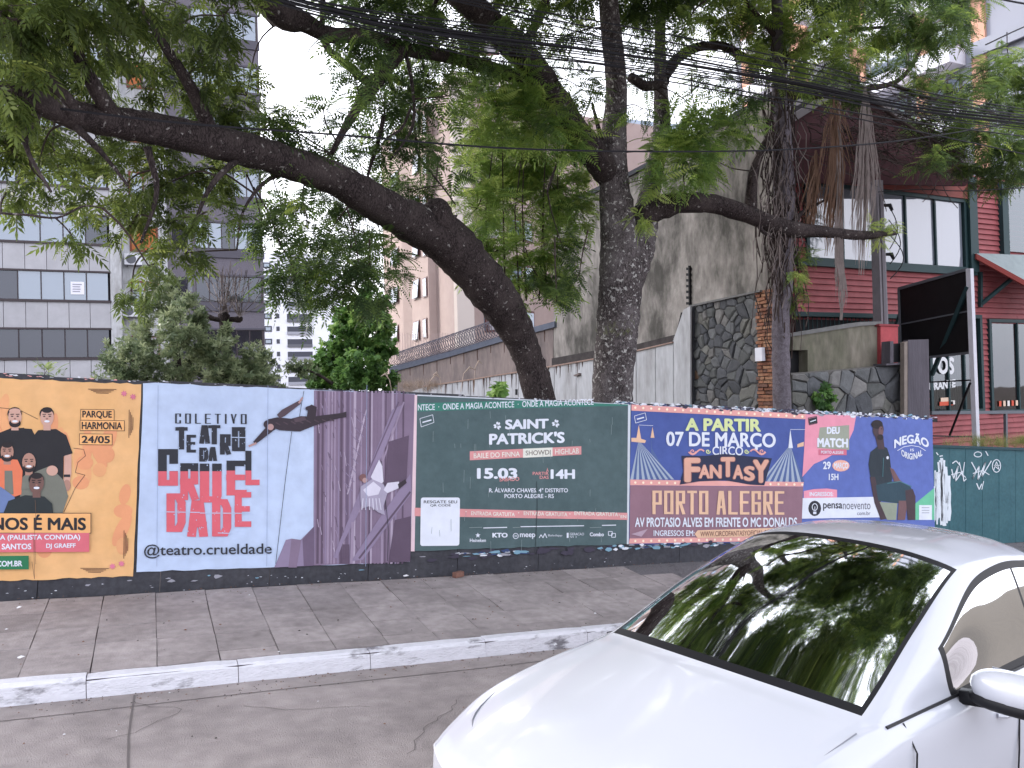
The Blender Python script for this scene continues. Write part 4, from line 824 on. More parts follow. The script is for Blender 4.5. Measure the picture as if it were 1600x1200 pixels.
# --- boundary walls on the lot line (X = 10.3), running away from the street
XW = 10.3
def onX(poly, X, th, name, m, parent, **k):
    mb = MB(); mb.prism([pX(x, y, X) for x, y in poly], (th, 0, 0)); return mb.build(name, m, parent, **k)
gw = empty('gable_wall', (XW, 12, gz(XW)), 'tall weathered grey concrete gable wall with sloping top right of the big trunk', 'wall')
onX([(1207, 655), (1207, 150), (1195, 157), (1158, 176), (1060, 233), (985, 273), (865, 330), (865, 655)], XW, .3, 'wall', m_conc, gw)
onX([(1210, 146), (1207, 142), (1158, 170), (1060, 227), (985, 267), (865, 324), (865, 331), (985, 274), (1060, 234), (1158, 177), (1207, 150)], XW-.06, .42, 'coping', mat('coping_dark', S(58, 60, 66), .8, .2, 4), gw)
onX([(862, 560), (927, 548), (994, 538), (1058, 522), (1058, 532), (994, 549), (927, 563), (862, 574)], XW-.12, .12, 'ledge', mat('ledge_stain', S(66, 62, 62), .9, .3, 6, .3, 20), gw)
onX([(1075, 415), (1077, 415), (1078, 480), (1076, 480)], XW-.04, .04, 'vent_pipe', m_black2, gw)
for k in range(8): onX([(1072, 418+k*9), (1077, 418+k*9), (1077, 422+k*9), (1072, 422+k*9)], XW-.07, .06, 'bracket', m_black2, gw)
onX([(1053, 535), (1064, 488), (1066, 489), (1056, 536)], XW-.09, .04, 'drain_pipe', m_black2, gw)
lw = empty('boundary_wall', (XW, 27, gz(XW)), 'long stained beige boundary wall topped by a blue grey cap and razor wire', 'wall')
Xb = XW
onX([(614, 660), (614, 576), (700, 553.5), (786, 529), (864, 507), (864, 660)], Xb, .25, 'wall', m_beige, lw)
onX([(608, 583), (608, 574), (700, 550), (786, 524), (866, 502), (866, 511), (786, 533), (700, 558), (614, 581)], Xb-.08, .42, 'cap', mat('cap_blue_grey', S(92, 98, 112), .6, .15, 3), lw)
onX([(611, 660), (611, 576), (618, 576), (618, 660)], Xb-.1, .3, 'end_post', mat('post_blue_grey', S(104, 108, 120), .7), lw)
for i in range(11): x = 640+i*21; yy = 572-(x-614)*.28+8; onX([(x, yy), (x+1, yy), (x+.8, yy+14+6*(i % 3)), (x+.2, yy+14)], Xb-.012, .01, 'rust_streak', mat('rust_stain', S(84, 62, 54), .9), lw)
ww = empty('white_wall', (XW-.2, 16, gz(XW)), 'low white painted wall of sheet panels with rusty streaks behind both trunks', 'wall')
wtop = [(640, 613), (662, 605), (735, 594), (810, 582), (870, 572), (927, 562), (994, 549), (1050, 536), (1056, 520), (1068, 484), (1079, 478)]
cuts = [640, 662, 684, 707, 735, 757, 780, 810, 838, 866, 900, 927, 960, 994, 1024, 1052, 1079]
def top_at(x):
    for (a, b), (c, d) in zip(wtop[:-1], wtop[1:]):
        if a <= x <= c: return b+(d-b)*(x-a)/(c-a)
for a, b in zip(cuts[:-1], cuts[1:]):
    inner = [q for q in wtop if a < q[0] < b]
    onX([(a+.5, 690), (a+.5, top_at(a+.5))]+inner+[(b-.4, top_at(b-.4)), (b-.4, 690)], XW-.22, .04, 'sheet_panel', m_white, ww)
onX([(640, 690), (640, 615), (1079, 482), (1079, 690)][:1]+[(640, 616), (735, 597), (927, 565), (1050, 539), (1079, 484), (1079, 690)], XW-.17, .05, 'backing', mat('backing_rust', S(110, 92, 88), .9), ww)
for a, b in zip(wtop[1:-4], wtop[2:-3]): onX([(a[0], a[1]-2.2), (b[0], b[1]-2.2), (b[0], b[1]), (a[0], a[1])], XW-.26, .1, 'top_trim', mat('trim_rust', S(150, 128, 118), .8, .3, 8), ww)
for i in range(46):
    x = random.uniform(655, 920); y = top_at(x); onX([(x, y), (x+random.uniform(.6, 1.6), y), (x+.7, y+random.uniform(4, 26))], XW-.232, .006, 'rust_streak', mat('rust_stain', S(84, 62, 54), .9), ww)
onX([(805, 608), (808, 608), (808, 617), (805, 617)], XW-.235, .01, 'hole', m_black2, ww); onX([(896, 586), (904, 583), (904, 586), (897, 588)], XW-.3, .08, 'handle', m_twigp, ww)
# razor wire
rz = MB(); Pa = pX(614, 566, XW); Pb = pX(788, 514, XW); n = 1500; L = (Pb-Pa).length; turns = L/.24
rz.tube([Pa+(Pb-Pa)*(k/n)+Vector((.3*math.cos(2*PI*turns*k/n), 0, .3*math.sin(2*PI*turns*k/n)+.08)) for k in range(n+1)], .017, 3)
rz.build('razor_wire', mat('galvanised', S(92, 88, 96), .6), label='coil of razor wire running along the top of the beige boundary wall', cat='razor wire')
sf = empty('spike_fence', pX(660, 560, XW+.6), 'row of thin pale vertical metal bars behind the razor wire', 'fence')
for k in range(24):
    t = k/24; x = 612+t*100; P = pX(x, 575-(x-614)*.28, XW+.9); q = pX(x, 520+random.uniform(-1, 2), XW+.9)
    sf_m = MB(); sf_m.bar(P-Vector((0, 0, 1.5)), q, .022); sf_m.build('bar', mat('bar_pale', S(176, 156, 152), .6), sf)
# --- stone facing with individual stones, brick edge
def clip(poly, p, n):
    out = []
    for i in range(len(poly)):
        a, b = poly[i-1], poly[i]; da = (a[0]-p[0])*n[0]+(a[1]-p[1])*n[1]; db = (b[0]-p[0])*n[0]+(b[1]-p[1])*n[1]
        if (da < 0) != (db < 0): t = da/(da-db); out.append((a[0]+(b[0]-a[0])*t, a[1]+(b[1]-a[1])*t))
        if db < 0: out.append(b)
    return out
def stones(outline, P2, noff, n, ms, parent, gap=.007, seed=1, th=.07, minarea=.004):
    """irregular stones: Voronoi cells inside the (convex) outline; P2(s, z, off) -> world"""
    rs = random.Random(seed); xs = [q[0] for q in outline]; ys = [q[1] for q in outline]
    S_ = []
    k = 0
    while len(S_) < n and k < 9000:
        k += 1; q = (rs.uniform(min(xs)-.2, max(xs)+.2), rs.uniform(min(ys)-.2, max(ys)+.2))
        if all((q[0]-r_[0])**2+(q[1]-r_[1])**2 > (.55*math.sqrt((max(xs)-min(xs))*(max(ys)-min(ys))/n))**2 for r_ in S_): S_.append(q)
    for i, q in enumerate(S_):
        poly = list(outline)
        for j, r_ in enumerate(S_):
            if i == j or not poly: continue
            nx, ny = r_[0]-q[0], r_[1]-q[1]; l = math.hypot(nx, ny); nx /= l; ny /= l
            poly = clip(poly, ((q[0]+r_[0])/2-nx*gap, (q[1]+r_[1])/2-ny*gap), (nx, ny))
        if len(poly) < 3: continue
        ar = abs(sum(poly[a][0]*poly[(a+1) % len(poly)][1]-poly[(a+1) % len(poly)][0]*poly[a][1] for a in range(len(poly))))/2
        if ar < minarea: continue
        cx = sum(a[0] for a in poly)/len(poly); cy = sum(a[1] for a in poly)/len(poly); h = th*rs.uniform(.5, 1.1); tx, ty = rs.uniform(-.12, .12), rs.uniform(-.12, .12)
        m = len(poly); V = [P2(a[0], a[1], 0) for a in poly]+[P2(a[0], a[1], h*.6+(a[0]-cx)*tx+(a[1]-cy)*ty) for a in poly]+[P2(cx+(a[0]-cx)*.72, cy+(a[1]-cy)*.72, h+(a[0]-cx)*tx+(a[1]-cy)*ty) for a in poly]
        Fc = [(a, (a+1) % m, m+(a+1) % m, m+a) for a in range(m)]+[(m+a, m+(a+1) % m, 2*m+(a+1) % m, 2*m+a) for a in range(m)]+[tuple(2*m+a for a in range(m))]
        MB().add(V, Fc).build('stone', rs.choice(ms), parent)
st_m = [mat('stone_%d' % i, S(*c), .9, .22, 9, .5, 30, rnd=.1, coords='world') for i, c in enumerate(((100, 102, 104), (86, 88, 92), (116, 115, 114), (92, 94, 94), (80, 82, 86), (106, 106, 102)))]
st_o = st_m*12+[mat('stone_ochre', S(112, 90, 76), .9, .2, 9, .5, 30)]
swl = empty('stone_wall', (XW-.1, 12, gz(XW)), 'dark irregular fieldstone facing with a raw brick edge beside the vine-covered trunk', 'wall')
Xs = XW-.05
def toYZ(x, y): q = pX(x, y, Xs); return (-q.y, q.z)
ol = [toYZ(*q) for q in ((1084, 670), (1084, 479), (1187, 456), (1187, 670))]
stones(ol, lambda s, z, o: Vector((Xs-o, -s, z)), 0, 175, st_o, swl, seed=5, th=.06)
onX([(1076, 680), (1076, 478), (1187, 455), (1187, 680)], Xs, .06, 'mortar_bed', mat('mortar', S(104, 102, 100), .95, .2, 8), swl)
onX([(1076, 680), (1076, 479), (1083, 478), (1083, 680)], Xs-.08, .08, 'corner_strip', mat('strip_grey', S(70, 72, 78), .9, .2, 6), swl)
onX([(1076, 480), (1187, 456), (1187, 453), (1076, 477)], Xs-.1, .2, 'coping', mat('coping_pale', S(112, 112, 112), .9, .2, 8), swl)
m_bk = [mat('brick_%d' % i, S(*c), .9, .2, 20, .5, 50, rnd=.12) for i, c in enumerate(((146, 104, 82), (128, 88, 72), (160, 122, 98), (112, 84, 74)))]
pb0 = pX(1188, 600, Xs); pb1 = pX(1210, 600, Xs); z = gz(XW); ci = 0
zt = pX(1200, 452, Xs).z
while z < zt:
    y = pb1.y+(.04 if ci % 2 else 0); off = random.uniform(-.01, .02)
    yy = y
    while yy < pb0.y-.02:
        L = random.choice([.1, .19, .19]); 
        if yy+L > pb0.y+.03: L = pb0.y-yy
        if L > .04: MB().box((Xs-.04-random.uniform(0, .04), yy+.005, z+.006), (Xs+.06, yy+L-.005, z+.058)).build('brick', random.choice(m_bk), swl)
        yy += L
    z += .066; ci += 1
one('meter_box', lambda m: m.box((Xs-.16, pb1.y+.12, pX(1195, 560, Xs).z-.05), (Xs-.085, pb1.y+.3, pX(1195, 545, Xs).z+.02)), m_whiteb, swl)

# --- low walls facing the street at right
def onY(poly, Y, th, name, m, parent, **k):
    mb = MB(); mb.prism([pY(x, y, Y) for x, y in poly], (0, th, 0)); return mb.build(name, m, parent, **k)
cw = empty('concrete_wall', pY(1310, 640, 11), 'mossy stained concrete wall with a dark square opening in front of the red house', 'wall')
onY([(1262, 662), (1262, 520), (1300, 513), (1345, 507), (1376, 505), (1376, 662)], 10.98, .25, 'wall', m_conc2, cw); onY([(1238, 662), (1238, 583), (1262, 583), (1262, 662)], 10.98, .25, 'wall', m_conc2, cw); onY([(1238, 547), (1238, 524), (1262, 520), (1262, 547)], 10.98, .25, 'wall', m_conc2, cw)
onY([(1236, 521), (1262, 517), (1345, 503), (1378, 502), (1378, 507), (1345, 509), (1262, 522), (1236, 526)], 10.94, .33, 'coping', mat('coping_pale', S(112, 112, 112), .9, .2, 8), cw)
onY([(1236, 584), (1236, 546), (1263, 546), (1263, 584)], 11.2, .04, 'opening', m_black2, cw)
rp = empty('red_pillar', pY(1390, 640, 10.9), 'short red painted pillar at the end of the mossy concrete wall', 'pillar'); onY([(1376, 655), (1376, 508), (1403, 509), (1403, 655)], 10.9, .34, 'shaft', mat('red_paint_worn', S(170, 74, 80), .7, .15, 6, .15, 20), rp); onY([(1374, 509), (1374, 506), (1405, 507), (1405, 510)], 10.87, .4, 'cap', mat('red_paint_dark', S(140, 64, 70), .8), rp)
s2w = empty('stone_wall', pY(1320, 650, 10.8), 'low rough grey stone wall with a small green plant below the mossy concrete', 'wall')
def toXZ(Y): return lambda x, y: (lambda q: (q.x, q.z))(pY(x, y, Y))
f = toXZ(10.78); ol = [f(*q) for q in ((1237, 668), (1237, 585), (1330, 578), (1416, 568), (1416, 668))]
stones(ol, lambda s, z, o: Vector((s, 10.78-o, z)), 0, 58, st_m+[st_m[2]]*2, s2w, seed=9, th=.07, gap=.008)
onY([(1236, 690), (1236, 583), (1330, 576), (1417, 567), (1417, 690)], 10.79, .15, 'mortar_bed', mat('mortar', S(104, 102, 100), .95, .2, 8), s2w)
wp = empty('wooden_post', pY(1436, 650, 10.45), 'weathered grey wooden plank post with a dark crossbeam', 'post'); m_wg = mat('weathered_wood', S(84, 80, 88), .85, .25, 5, .5, 30, streak=.15)
onY([(1419, 665), (1419, 531), (1451, 530), (1453, 665)], 10.45, .1, 'plank', m_wg, wp); onY([(1413, 665), (1413, 535), (1418.5, 533), (1418.5, 665)], 10.46, .09, 'side_board', mat('wood_pale', S(128, 118, 112), .85, .2, 5), wp)
onY([(1396, 566), (1396, 537), (1419, 535), (1419, 565)], 10.6, .2, 'crossbeam', m_black2, wp); onY([(1391, 568), (1391, 533), (1396, 533), (1396, 568)], 10.55, .2, 'bracket', m_wg, wp); onY([(1385, 571), (1385, 568), (1420, 566), (1420, 569)], 10.55, .3, 'ledge', m_wg, wp)

# --- red clapboard restaurant
RY = 13.3
m_red = mat('red_clapboard', S(144, 76, 80), .65, .18, 3, .1, 20, rnd=.06, coords='world'); m_redd = mat('red_gap', S(70, 28, 34), .9); m_grn = mat('green_frame', S(34, 58, 62), .55, .1, 4); m_rb = mat('red_brown_fascia', S(122, 62, 56), .7, .15, 3)
g_m = glass_mat('mirror_film', S(124, 130, 142), .13, (1, .98, 1.0), .015, .1); g_r = glass_mat('restaurant_glass', S(40, 42, 46), .1, (.9, .95, 1), .02, .6)
bR = empty('restaurant', pY(1400, 660, RY+1), 'red clapboard restaurant with a wide mirrored upper window and dark green frames', 'building')
fR = lambda x, y: pY(x, y, RY)
Z = lambda x, y: fR(x, y).z
XL, XR = fR(1244, 500).x, fR(1690, 500).x
wz0, wz1 = Z(1400, 411), Z(1400, 305); wx0, wx1 = fR(1262, 350).x, fR(1504, 350).x
lx0, lx1 = fR(1455, 590).x, fR(1531, 590).x; lz0, lz1 = Z(1500, 640), Z(1500, 497)
rx0, rx1 = fR(1549, 590).x, fR(1668, 590).x; rz0, rz1 = Z(1600, 639), Z(1600, 505)
ox0, ox1 = fR(1244, 500).x, fR(1405, 500).x; oz0, oz1 = Z(1320, 540), Z(1320, 497)
holes = [(wx0-.05, wx1+.35, wz0-.12, wz1+.75), (lx0, lx1, lz0, lz1), (rx0, rx1, rz0, rz1), (ox0-1, ox1, oz0-1.2, oz1)]
zlo, zhi = gz(17)-.2, Z(1560, 285)
one('back_wall', lambda m: m.box((XL, RY+.08, zlo), (XR, RY+.3, zhi)), m_redd, bR)
BH = .137; z = zlo
while z < zhi:
    segs = [(XL, XR)]
    for (a, b, c, d) in holes:
        if z+BH*.5 > c and z+BH*.5 < d:
            ns = []
            for (p, q) in segs:
                if b <= p or a >= q: ns.append((p, q))
                else:
                    if a > p: ns.append((p, a))
                    if b < q: ns.append((b, q))
            segs = ns
    for (p, q) in segs:
        cutsx = [p]; 
        while cutsx[-1]+3.2 < q: cutsx.append(cutsx[-1]+random.uniform(2.2, 3.2))
        cutsx.append(q)
        for a, b in zip(cutsx[:-1], cutsx[1:]):
            if b-a < .03: continue
            w0 = random.uniform(0, .006)
            mb = MB(); mb.add([(a+.002, RY-.012-w0, z), (b-.002, RY-.012-w0, z), (b-.002, RY+.028, z+BH-.004), (a+.002, RY+.028, z+BH-.004), (a+.002, RY+.075, z), (b-.002, RY+.075, z), (b-.002, RY+.075, z+BH), (a+.002, RY+.075, z+BH)],
                [(0,1,2,3),(1,0,4,5),(2,7,6)[:0] or (3,2,6,7),(0,3,7,4),(2,1,5,6)]); mb.build('board', m_red, bR)
    z += BH
def win(x0, x1, z0, z1, nx, g, nz=1, fw_=.09, Y=RY, ps=bR, depth=.12, bars=None):
    mb = MB(); mb.box((x0-fw_, Y-.06, z0-fw_), (x0, Y+depth, z1+fw_)); mb.box((x1, Y-.06, z0-fw_), (x1+fw_, Y+depth, z1+fw_)); mb.box((x0, Y-.061, z0-fw_), (x1, Y+depth, z0)); mb.box((x0, Y-.061, z1), (x1, Y+depth, z1+fw_))
    f = mb.build('window', m_grn, ps); W_ = (x1-x0)/nx
    for i in range(nx):
        if i: one('mullion', lambda m: m.box((x0+i*W_-.025, Y-.04, z0), (x0+i*W_+.025, Y+.05, z1)), m_grn, f)
        for j in range(nz):
            hh = (z1-z0)/nz; t = random.uniform(-.004, .004); one('pane', lambda m: m.add([(x0+i*W_+.026, Y+.01+t, z0+j*hh), (x0+(i+1)*W_-.026, Y+.01-t, z0+j*hh), (x0+(i+1)*W_-.026, Y+.01-t+random.uniform(-.004, .004), z0+(j+1)*hh), (x0+i*W_+.026, Y+.01+t, z0+(j+1)*hh)], [(0, 1, 2, 3)]), g, f)
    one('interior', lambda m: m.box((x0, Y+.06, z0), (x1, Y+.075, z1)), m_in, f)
    return f
# cut the back wall look: recess boxes behind lower windows are covered by their own interior panels
win(wx0, wx1, wz0, wz1, 5, g_m, depth=.07)
one('fascia', lambda m: m.box((wx0-.1, RY-.1, wz1+.09), (wx1+.35, RY+.08, wz1+.75)), m_rb, bR)
one('corner_post', lambda m: m.box((wx1+.1, RY-.14, wz0-.12), (wx1+.4, RY+.06, zhi)), m_grn, bR)
one('sill_beam', lambda m: m.box((XL, RY-.09, wz0-.2), (wx1+.4, RY+.02, wz0-.09)), m_grn, bR)
x_ = fR(1565, 340).x; one('corner_post', lambda m: m.box((x_-.12, RY-.12, Z(1565, 400)), (x_+.12, RY+.05, zhi)), m_grn, bR)
one('dark_window', lambda m: m.box((x_+.13, RY-.03, Z(1600, 395)), (XR, RY-.01, zhi)), g_r, bR)
fL = win(lx0, lx1, lz0, lz1, 3, g_r, depth=.07); fRr = win(rx0, rx1, rz0, rz1, 3, g_r, depth=.07)
one('curtain', lambda m: m.box((rx0+.1, RY+.03, rz0+.1), (rx0+1.1, RY+.05, rz1)), mat('curtain_red', S(104, 48, 42), .9, .2, 3), fRr)
one('blind', lambda m: [m.box((lx0+.05+k*.085, RY+.03, lz0), (lx0+.11+k*.085, RY+.05, lz1-.05)) for k in range(int((lx1-lx0)/.085)-1)], mat('blind_grey', S(112, 112, 112), .9), fL)
for k, (xx, zz, w_, c) in enumerate(((.25, .12, .5, (200, 90, 70)), (.3, .22, .3, (216, 190, 170)), (.62, .14, .2, (220, 214, 210)))): one('menu_card', lambda m: m.box((lx0+xx, RY-.02, lz0+zz), (lx0+xx+w_, RY-.012, lz0+zz+.1)), mat('menu%d' % k, S(*c), .8), fL)
for k in range(5): one('bottle', lambda m: m.box((rx0+.25+k*.17, RY-.02, rz0+.1), (rx0+.34+k*.17, RY-.01, rz0+.24)), mat('menu%d' % (k % 3), S(200, 180, 170), .8), fRr)
# white lettering on the glass
def glass_text(t, x0, y0, x1, y1, dy=0):
    A, Fc = text_mesh(t, .05); mb = MB(); mb.add([pY(x0+(x1-x0)*a, y1+(y0-y1)*b+dy*a, RY-.03-c*3) for a, b, c in A], Fc); mb.build('lettering', mat('letter_white', S(214, 216, 220), .6), fL)
glass_text('TOS', 1453, 557, 1491, 584, 1); glass_text('URANTE', 1452, 598, 1493, 611, -6)
# lower porch opening with bars
one('opening', lambda m: m.box((ox0, RY-.0, oz0-1), (ox1, RY+.02, oz1)), m_black2, bR); one('porch_beam', lambda m: m.box((ox0-.2, RY-.2, oz1), (ox1+.1, RY-.02, oz1+.1)), m_grn, bR)
for k in range(22): one('bar', lambda m: m.box((ox0+.1+k*.135, RY-.12, oz0-.6), (ox0+.115+k*.135, RY-.105, oz1)), m_grn, bR)
# gabled roof over the big window, dark red soffit
g1, g2, g3 = pY(1196, 208, 12.4), pY(1325, 128, 12.4), pY(1520, 262, 12.4); sof = mat('soffit_maroon', S(66, 36, 42), .85, .2, 3)
mb = MB(); mb.prism([g1, g2, g3, g3+Vector((0, 0, -.0))][:3], (0, .1, 0)); mb.build('gable', sof, bR)
mb = MB(); mb.prism([g1, g3, pY(1510, 290, 12.6), pY(1240, 285, 12.6)], (0, .08, 0)); mb.build('gable_panel', sof, bR)
for (a, b) in ((g1, g2), (g2, g3)):
    e = (b-a).normalized()*.3; nrm = Vector((0, 0, .16)); mb = MB(); mb.prism([a-e, b+e, b+e+nrm, a-e+nrm], (0, 2.6, 0)); mb.build('roof', mat('roof_dark', S(58, 54, 58), .9, .2, 4, .3, 20), bR)
    mb = MB(); mb.prism([a-e-Vector((0, .05, .12)), b+e-Vector((0, .05, .12)), b+e+Vector((0, -.05, .06)), a-e+Vector((0, -.05, .06))], (0, -.05, 0)); mb.build('barge_board', mat('barge_grey', S(110, 104, 108), .8), bR)
# small porch roof on the right
a, b, c, d = pY(1524, 398, 13.2), pY(1524, 398, 13.2), None, None
r1, r2, r3, r4 = pY(1524, 396, 13.25), pY(1640, 400, 13.25), pY(1660, 478, 12.2), pY(1540, 402, 12.2)
A = pY(1522, 396, 13.15); B = pY(1660, 472, 11.9); Cc = pY(1690, 402, 13.2)
pr = MB(); pr.prism([A, B, Cc], (0, .04, .02)); porch = pr.build('porch_roof', mat('roof_green_grey', S(128, 138, 140), .7, .12, 5), bR)
pr = MB(); pr.prism([A-Vector((0, .02, .15)), B-Vector((0, .02, .15)), B+Vector((0, -.02, -.01)), A+Vector((0, -.02, -.01))], (0, -.04, 0)); pr.build('fascia', mat('fascia_red', S(138, 62, 58), .7), bR)
one('bracket', lambda m: (m.bar(pY(1532, 476, RY-.05), pY(1580, 436, 12.8), .08), m.bar(pY(1532, 425, RY-.05), pY(1532, 480, RY-.05), .08)), m_grn, bR)
# railing in front
rl = empty('railing', pY(1530, 690, 11.6), 'grey steel handrail with posts in front of the red restaurant wall', 'railing'); m_st = mat('steel_grey', S(96, 100, 108), .5)
one('handrail', lambda m: m.bar(pY(1454, 645, 11.6), pY(1680, 643, 11.6), .07), m_st, rl); one('lower_rail', lambda m: m.bar(pY(1454, 681, 11.6), pY(1540, 683, 11.6), .03), m_black2, rl)
for x in (1571, 1650): one('post', lambda m: m.bar(pY(x, 645, 11.6), pY(x+1, 740, 11.6), .06), m_st, rl)
# billboard frame side-on with white pole and braces
bb = empty('billboard', pY(1520, 690, 10.9), 'black sheeted billboard frame on a white pole with a green diagonal brace', 'billboard')
R1, R2 = pY(1513, 421, 10.7), pY(1515, 551, 10.7); d18 = 18.0; L1, L2 = pD(1406, 451, d18), pD(1407, 563, d18)
Lx = (L1.x+L2.x)/2; Ly = (L1.y+L2.y)/2; L1 = Vector((Lx, Ly, L1.z)); L2 = Vector((Lx, Ly, L2.z)); Rx = (R1.x+R2.x)/2; R1 = Vector((Rx, 10.7, R1.z)); R2 = Vector((Rx, 10.7, R2.z))
mb = MB(); mb.prism([L2, R2, R1, L1], (.12, .05, 0)); mb.build('sheet', mat('black_tarp', S(20, 20, 24), .6, .3, 3, .3, 4), bb)
one('frame', lambda m: (m.bar(L1, R1, .06), m.bar(L2, R2, .05), m.bar(L1, L2, .05), m.bar((L1+L2)/2, (R1+R2)/2, .03)), m_st, bb)
one('pole', lambda m: m.bar(pY(1515, 420, 10.62), pY(1528, 760, 10.62), .1), mat('pole_white', S(196, 196, 206), .5, .05, 6), bb)
one('brace', lambda m: m.bar(pY(1512, 448, 10.65), pY(1456, 586, 11.8), .075), m_grn, bb); one('brace', lambda m: m.bar(pY(1516, 598, 10.65), pY(1484, 680, 11.4), .035), m_black2, bb); one('brace', lambda m: m.bar(pD(1407, 490, 18.2), pD(1388, 545, 18.2), .07), m_grn, bb); one('tie', lambda m: m.bar(pY(1456, 597, 11.8), pY(1516, 594, 10.65), .03), m_black2, bb)

# --- tall modern tower behind (its left side faces us)
bT = empty('modern_tower', (40, 30, gz(40)), 'tall grey and peach modern tower with white slanting balconies, top right behind leaves', 'building')
XT = 36
m_tg = mat('tower_grey', S(142, 146, 158), .8, .04, .3, coords='world'); m_tp = mat('tower_peach', S(196, 150, 130), .8, .04, .3, coords='world')
ya, yb_ = pX(1700, 60, XT).y, pX(1150, 100, XT).y
one('wall', lambda m: m.box((XT, ya-6, -3), (XT+14, yb_, 46)), m_tg, bT)
for (x0, x1) in ((1520, 1542), (1432, 1452), (1330, 1352), (1236, 1262), (1160, 1176)):
    y0, y1 = pX(x1, 60, XT).y, pX(x0, 60, XT).y; one('peach_panel', lambda m: m.box((XT-.15, y0, -3), (XT-.01, y1, 46)), m_tp, bT)
zf = pX(1530, 90, XT).z
for k in range(-3, 9):
    z = zf+3.05*k; y0, y1 = pX(1600, 60, XT).y-8, pX(1455, 60, XT).y
    one('floor_band', lambda m: m.box((XT-.3, y0, z), (XT-.16, pX(1520, 60, XT).y, z+.7)), m_tg, bT)
    for (x0, x1) in ((1455, 1508), (1355, 1425), (1265, 1325), (1180, 1232)):
        y0, y1 = pX(x1, 60, XT).y, pX(x0, 60, XT).y
        one('balcony', lambda m: m.box((XT-1.2, y0, z-.1), (XT-.02, y1, z+.75)), m_whiteb, bT)
        f = one('window', lambda m: m.box((XT-.1, y0+.2, z+.95), (XT-.02, y1-.2, z+2.6)), m_fr, bT)
        for j in range(2): one('pane', lambda m: m.box((XT-.14, y0+.3+j*(y1-y0-.5)/2, z+1.05), (XT-.12, y0+.2+(j+1)*(y1-y0-.5)/2, z+2.5)), g_a, f)
# blue-grey block seen between the limbs
bU = empty('office_block', pD(1002, 620, 90), 'pale blue grey office block glimpsed between the forked limbs', 'building')
hU, ptU, nU, dU = facade(pD(1002, 600, 90)[:2], (1, -.1)); a, b = hU(984, 300)[0], hU(1075, 300)[0]; zt = hU(1000, 188)[1]
fb('wall', ptU, a, b, -5, zt, -10, 0, mat('block_bluegrey', S(168, 180, 196), .8, .03, .3), bU)
for k in range(6):
    f = fb('window', ptU, a+.6, b-.6, zt-2.4-k*3, zt-1-k*3, 0, .08, m_fr, bU)
    for j in range(4): fb('pane', ptU, a+.8+j*(b-a-1.6)/4, a+.7+(j+1)*(b-a-1.6)/4, zt-2.3-k*3, zt-1.1-k*3, .08, .12, g_a, f)

# --- teal fence at the right end with graffiti, planter grass on top
tl = empty('teal_fence', pY(1530, 830, 9.0), 'teal painted metal fence with white graffiti tags and a white paint smear', 'fence')
m_teal = mat('teal_paint', S(42, 82, 92), .6, .15, 3, .1, 10, col2=S(56, 96, 104)); TY = 9.0
x = 1457; k = 0
while x < 1720:
    x2 = x+26; onY([(x+.2, 900), (x+.2, 699+(x-1457)*.03), (x2-.2, 699+(x2-1457)*.03), (x2-.2, 900)], TY+.004*(k % 2), .04, 'sheet_panel', m_teal, tl); x = x2; k += 1
onY([(1456, 699), (1456, 695), (1720, 704), (1720, 708)], TY-.03, .12, 'top_rail', mat('teal_dark', S(34, 64, 72), .6), tl)
gm = MB(); gw_ = mat('spray_white', S(206, 214, 222), .6); gi = [0]
def spray(pts, w_=1.6):
    gi[0] += 1; o = TY-.004-.0006*(gi[0] % 6)
    for (x0, y0), (x1, y1) in zip(pts[:-1], pts[1:]):
        d = math.hypot(x1-x0, y1-y0) or 1; nx, ny = -(y1-y0)/d*w_/2, (x1-x0)/d*w_/2
        gm.add([pY(x0+nx, y0+ny, o), pY(x1+nx, y1+ny, o), pY(x1-nx, y1-ny, o), pY(x0-nx, y0-ny, o)], [(0, 1, 2, 3)])
spray([(1487, 733), (1490, 748), (1497, 728), (1493, 752), (1504, 736), (1506, 752), (1510, 748)]); spray([(1486, 742), (1500, 738), (1509, 746)], 1.2); spray([(1488, 724), (1494, 720), (1500, 727)]); spray([(1499, 722), (1504, 745), (1507, 722)], 1.2)
spray([(1518, 722), (1525, 735), (1520, 748), (1530, 728), (1528, 750), (1540, 722), (1534, 745), (1549, 720)]); spray([(1520, 740), (1535, 735), (1546, 742)], 1.2); spray([(1526, 755), (1530, 765), (1534, 756)]); spray([(1537, 752), (1534, 765)], 1.2)
for (cx, cy, rx, ry) in ((1528, 710, 6, 4), (1557, 728, 6.5, 10)): spray([(cx+rx*math.cos(t), cy+ry*math.sin(t)) for t in np.linspace(0, 2*PI, 13)], 1.3)
spray([(1553, 734), (1557, 721), (1561, 734), (1553, 727), (1562, 727)], 1.2); spray([(1540, 705), (1544, 712)], 1.4); spray([(1463, 707), (1466, 711)], 1.6); spray([(1468, 713), (1473, 712)], 1.6)
gm.build('graffiti', gw_, tl)
sm = MB()
for i in range(46):
    x = random.gauss(1471, 6); y0 = 712+abs(x-1471)*2.2+random.uniform(0, 24); y1 = 812+random.uniform(-30, 10); w_ = random.uniform(1, 4); o = TY-.003-.0005*(i % 7)
    if x < 1459 or y1-y0 < 8: continue
    ys = np.linspace(y0, y1, 6); Lp = [(x-w_*random.uniform(.3, 1), y) for y in ys]; Rp = [(x+w_*random.uniform(.3, 1), y) for y in ys[::-1]]; sm.add([pY(px, py, o) for px, py in Lp+Rp], [tuple(range(12))])
sm.build('paint_smear', gw_, tl)

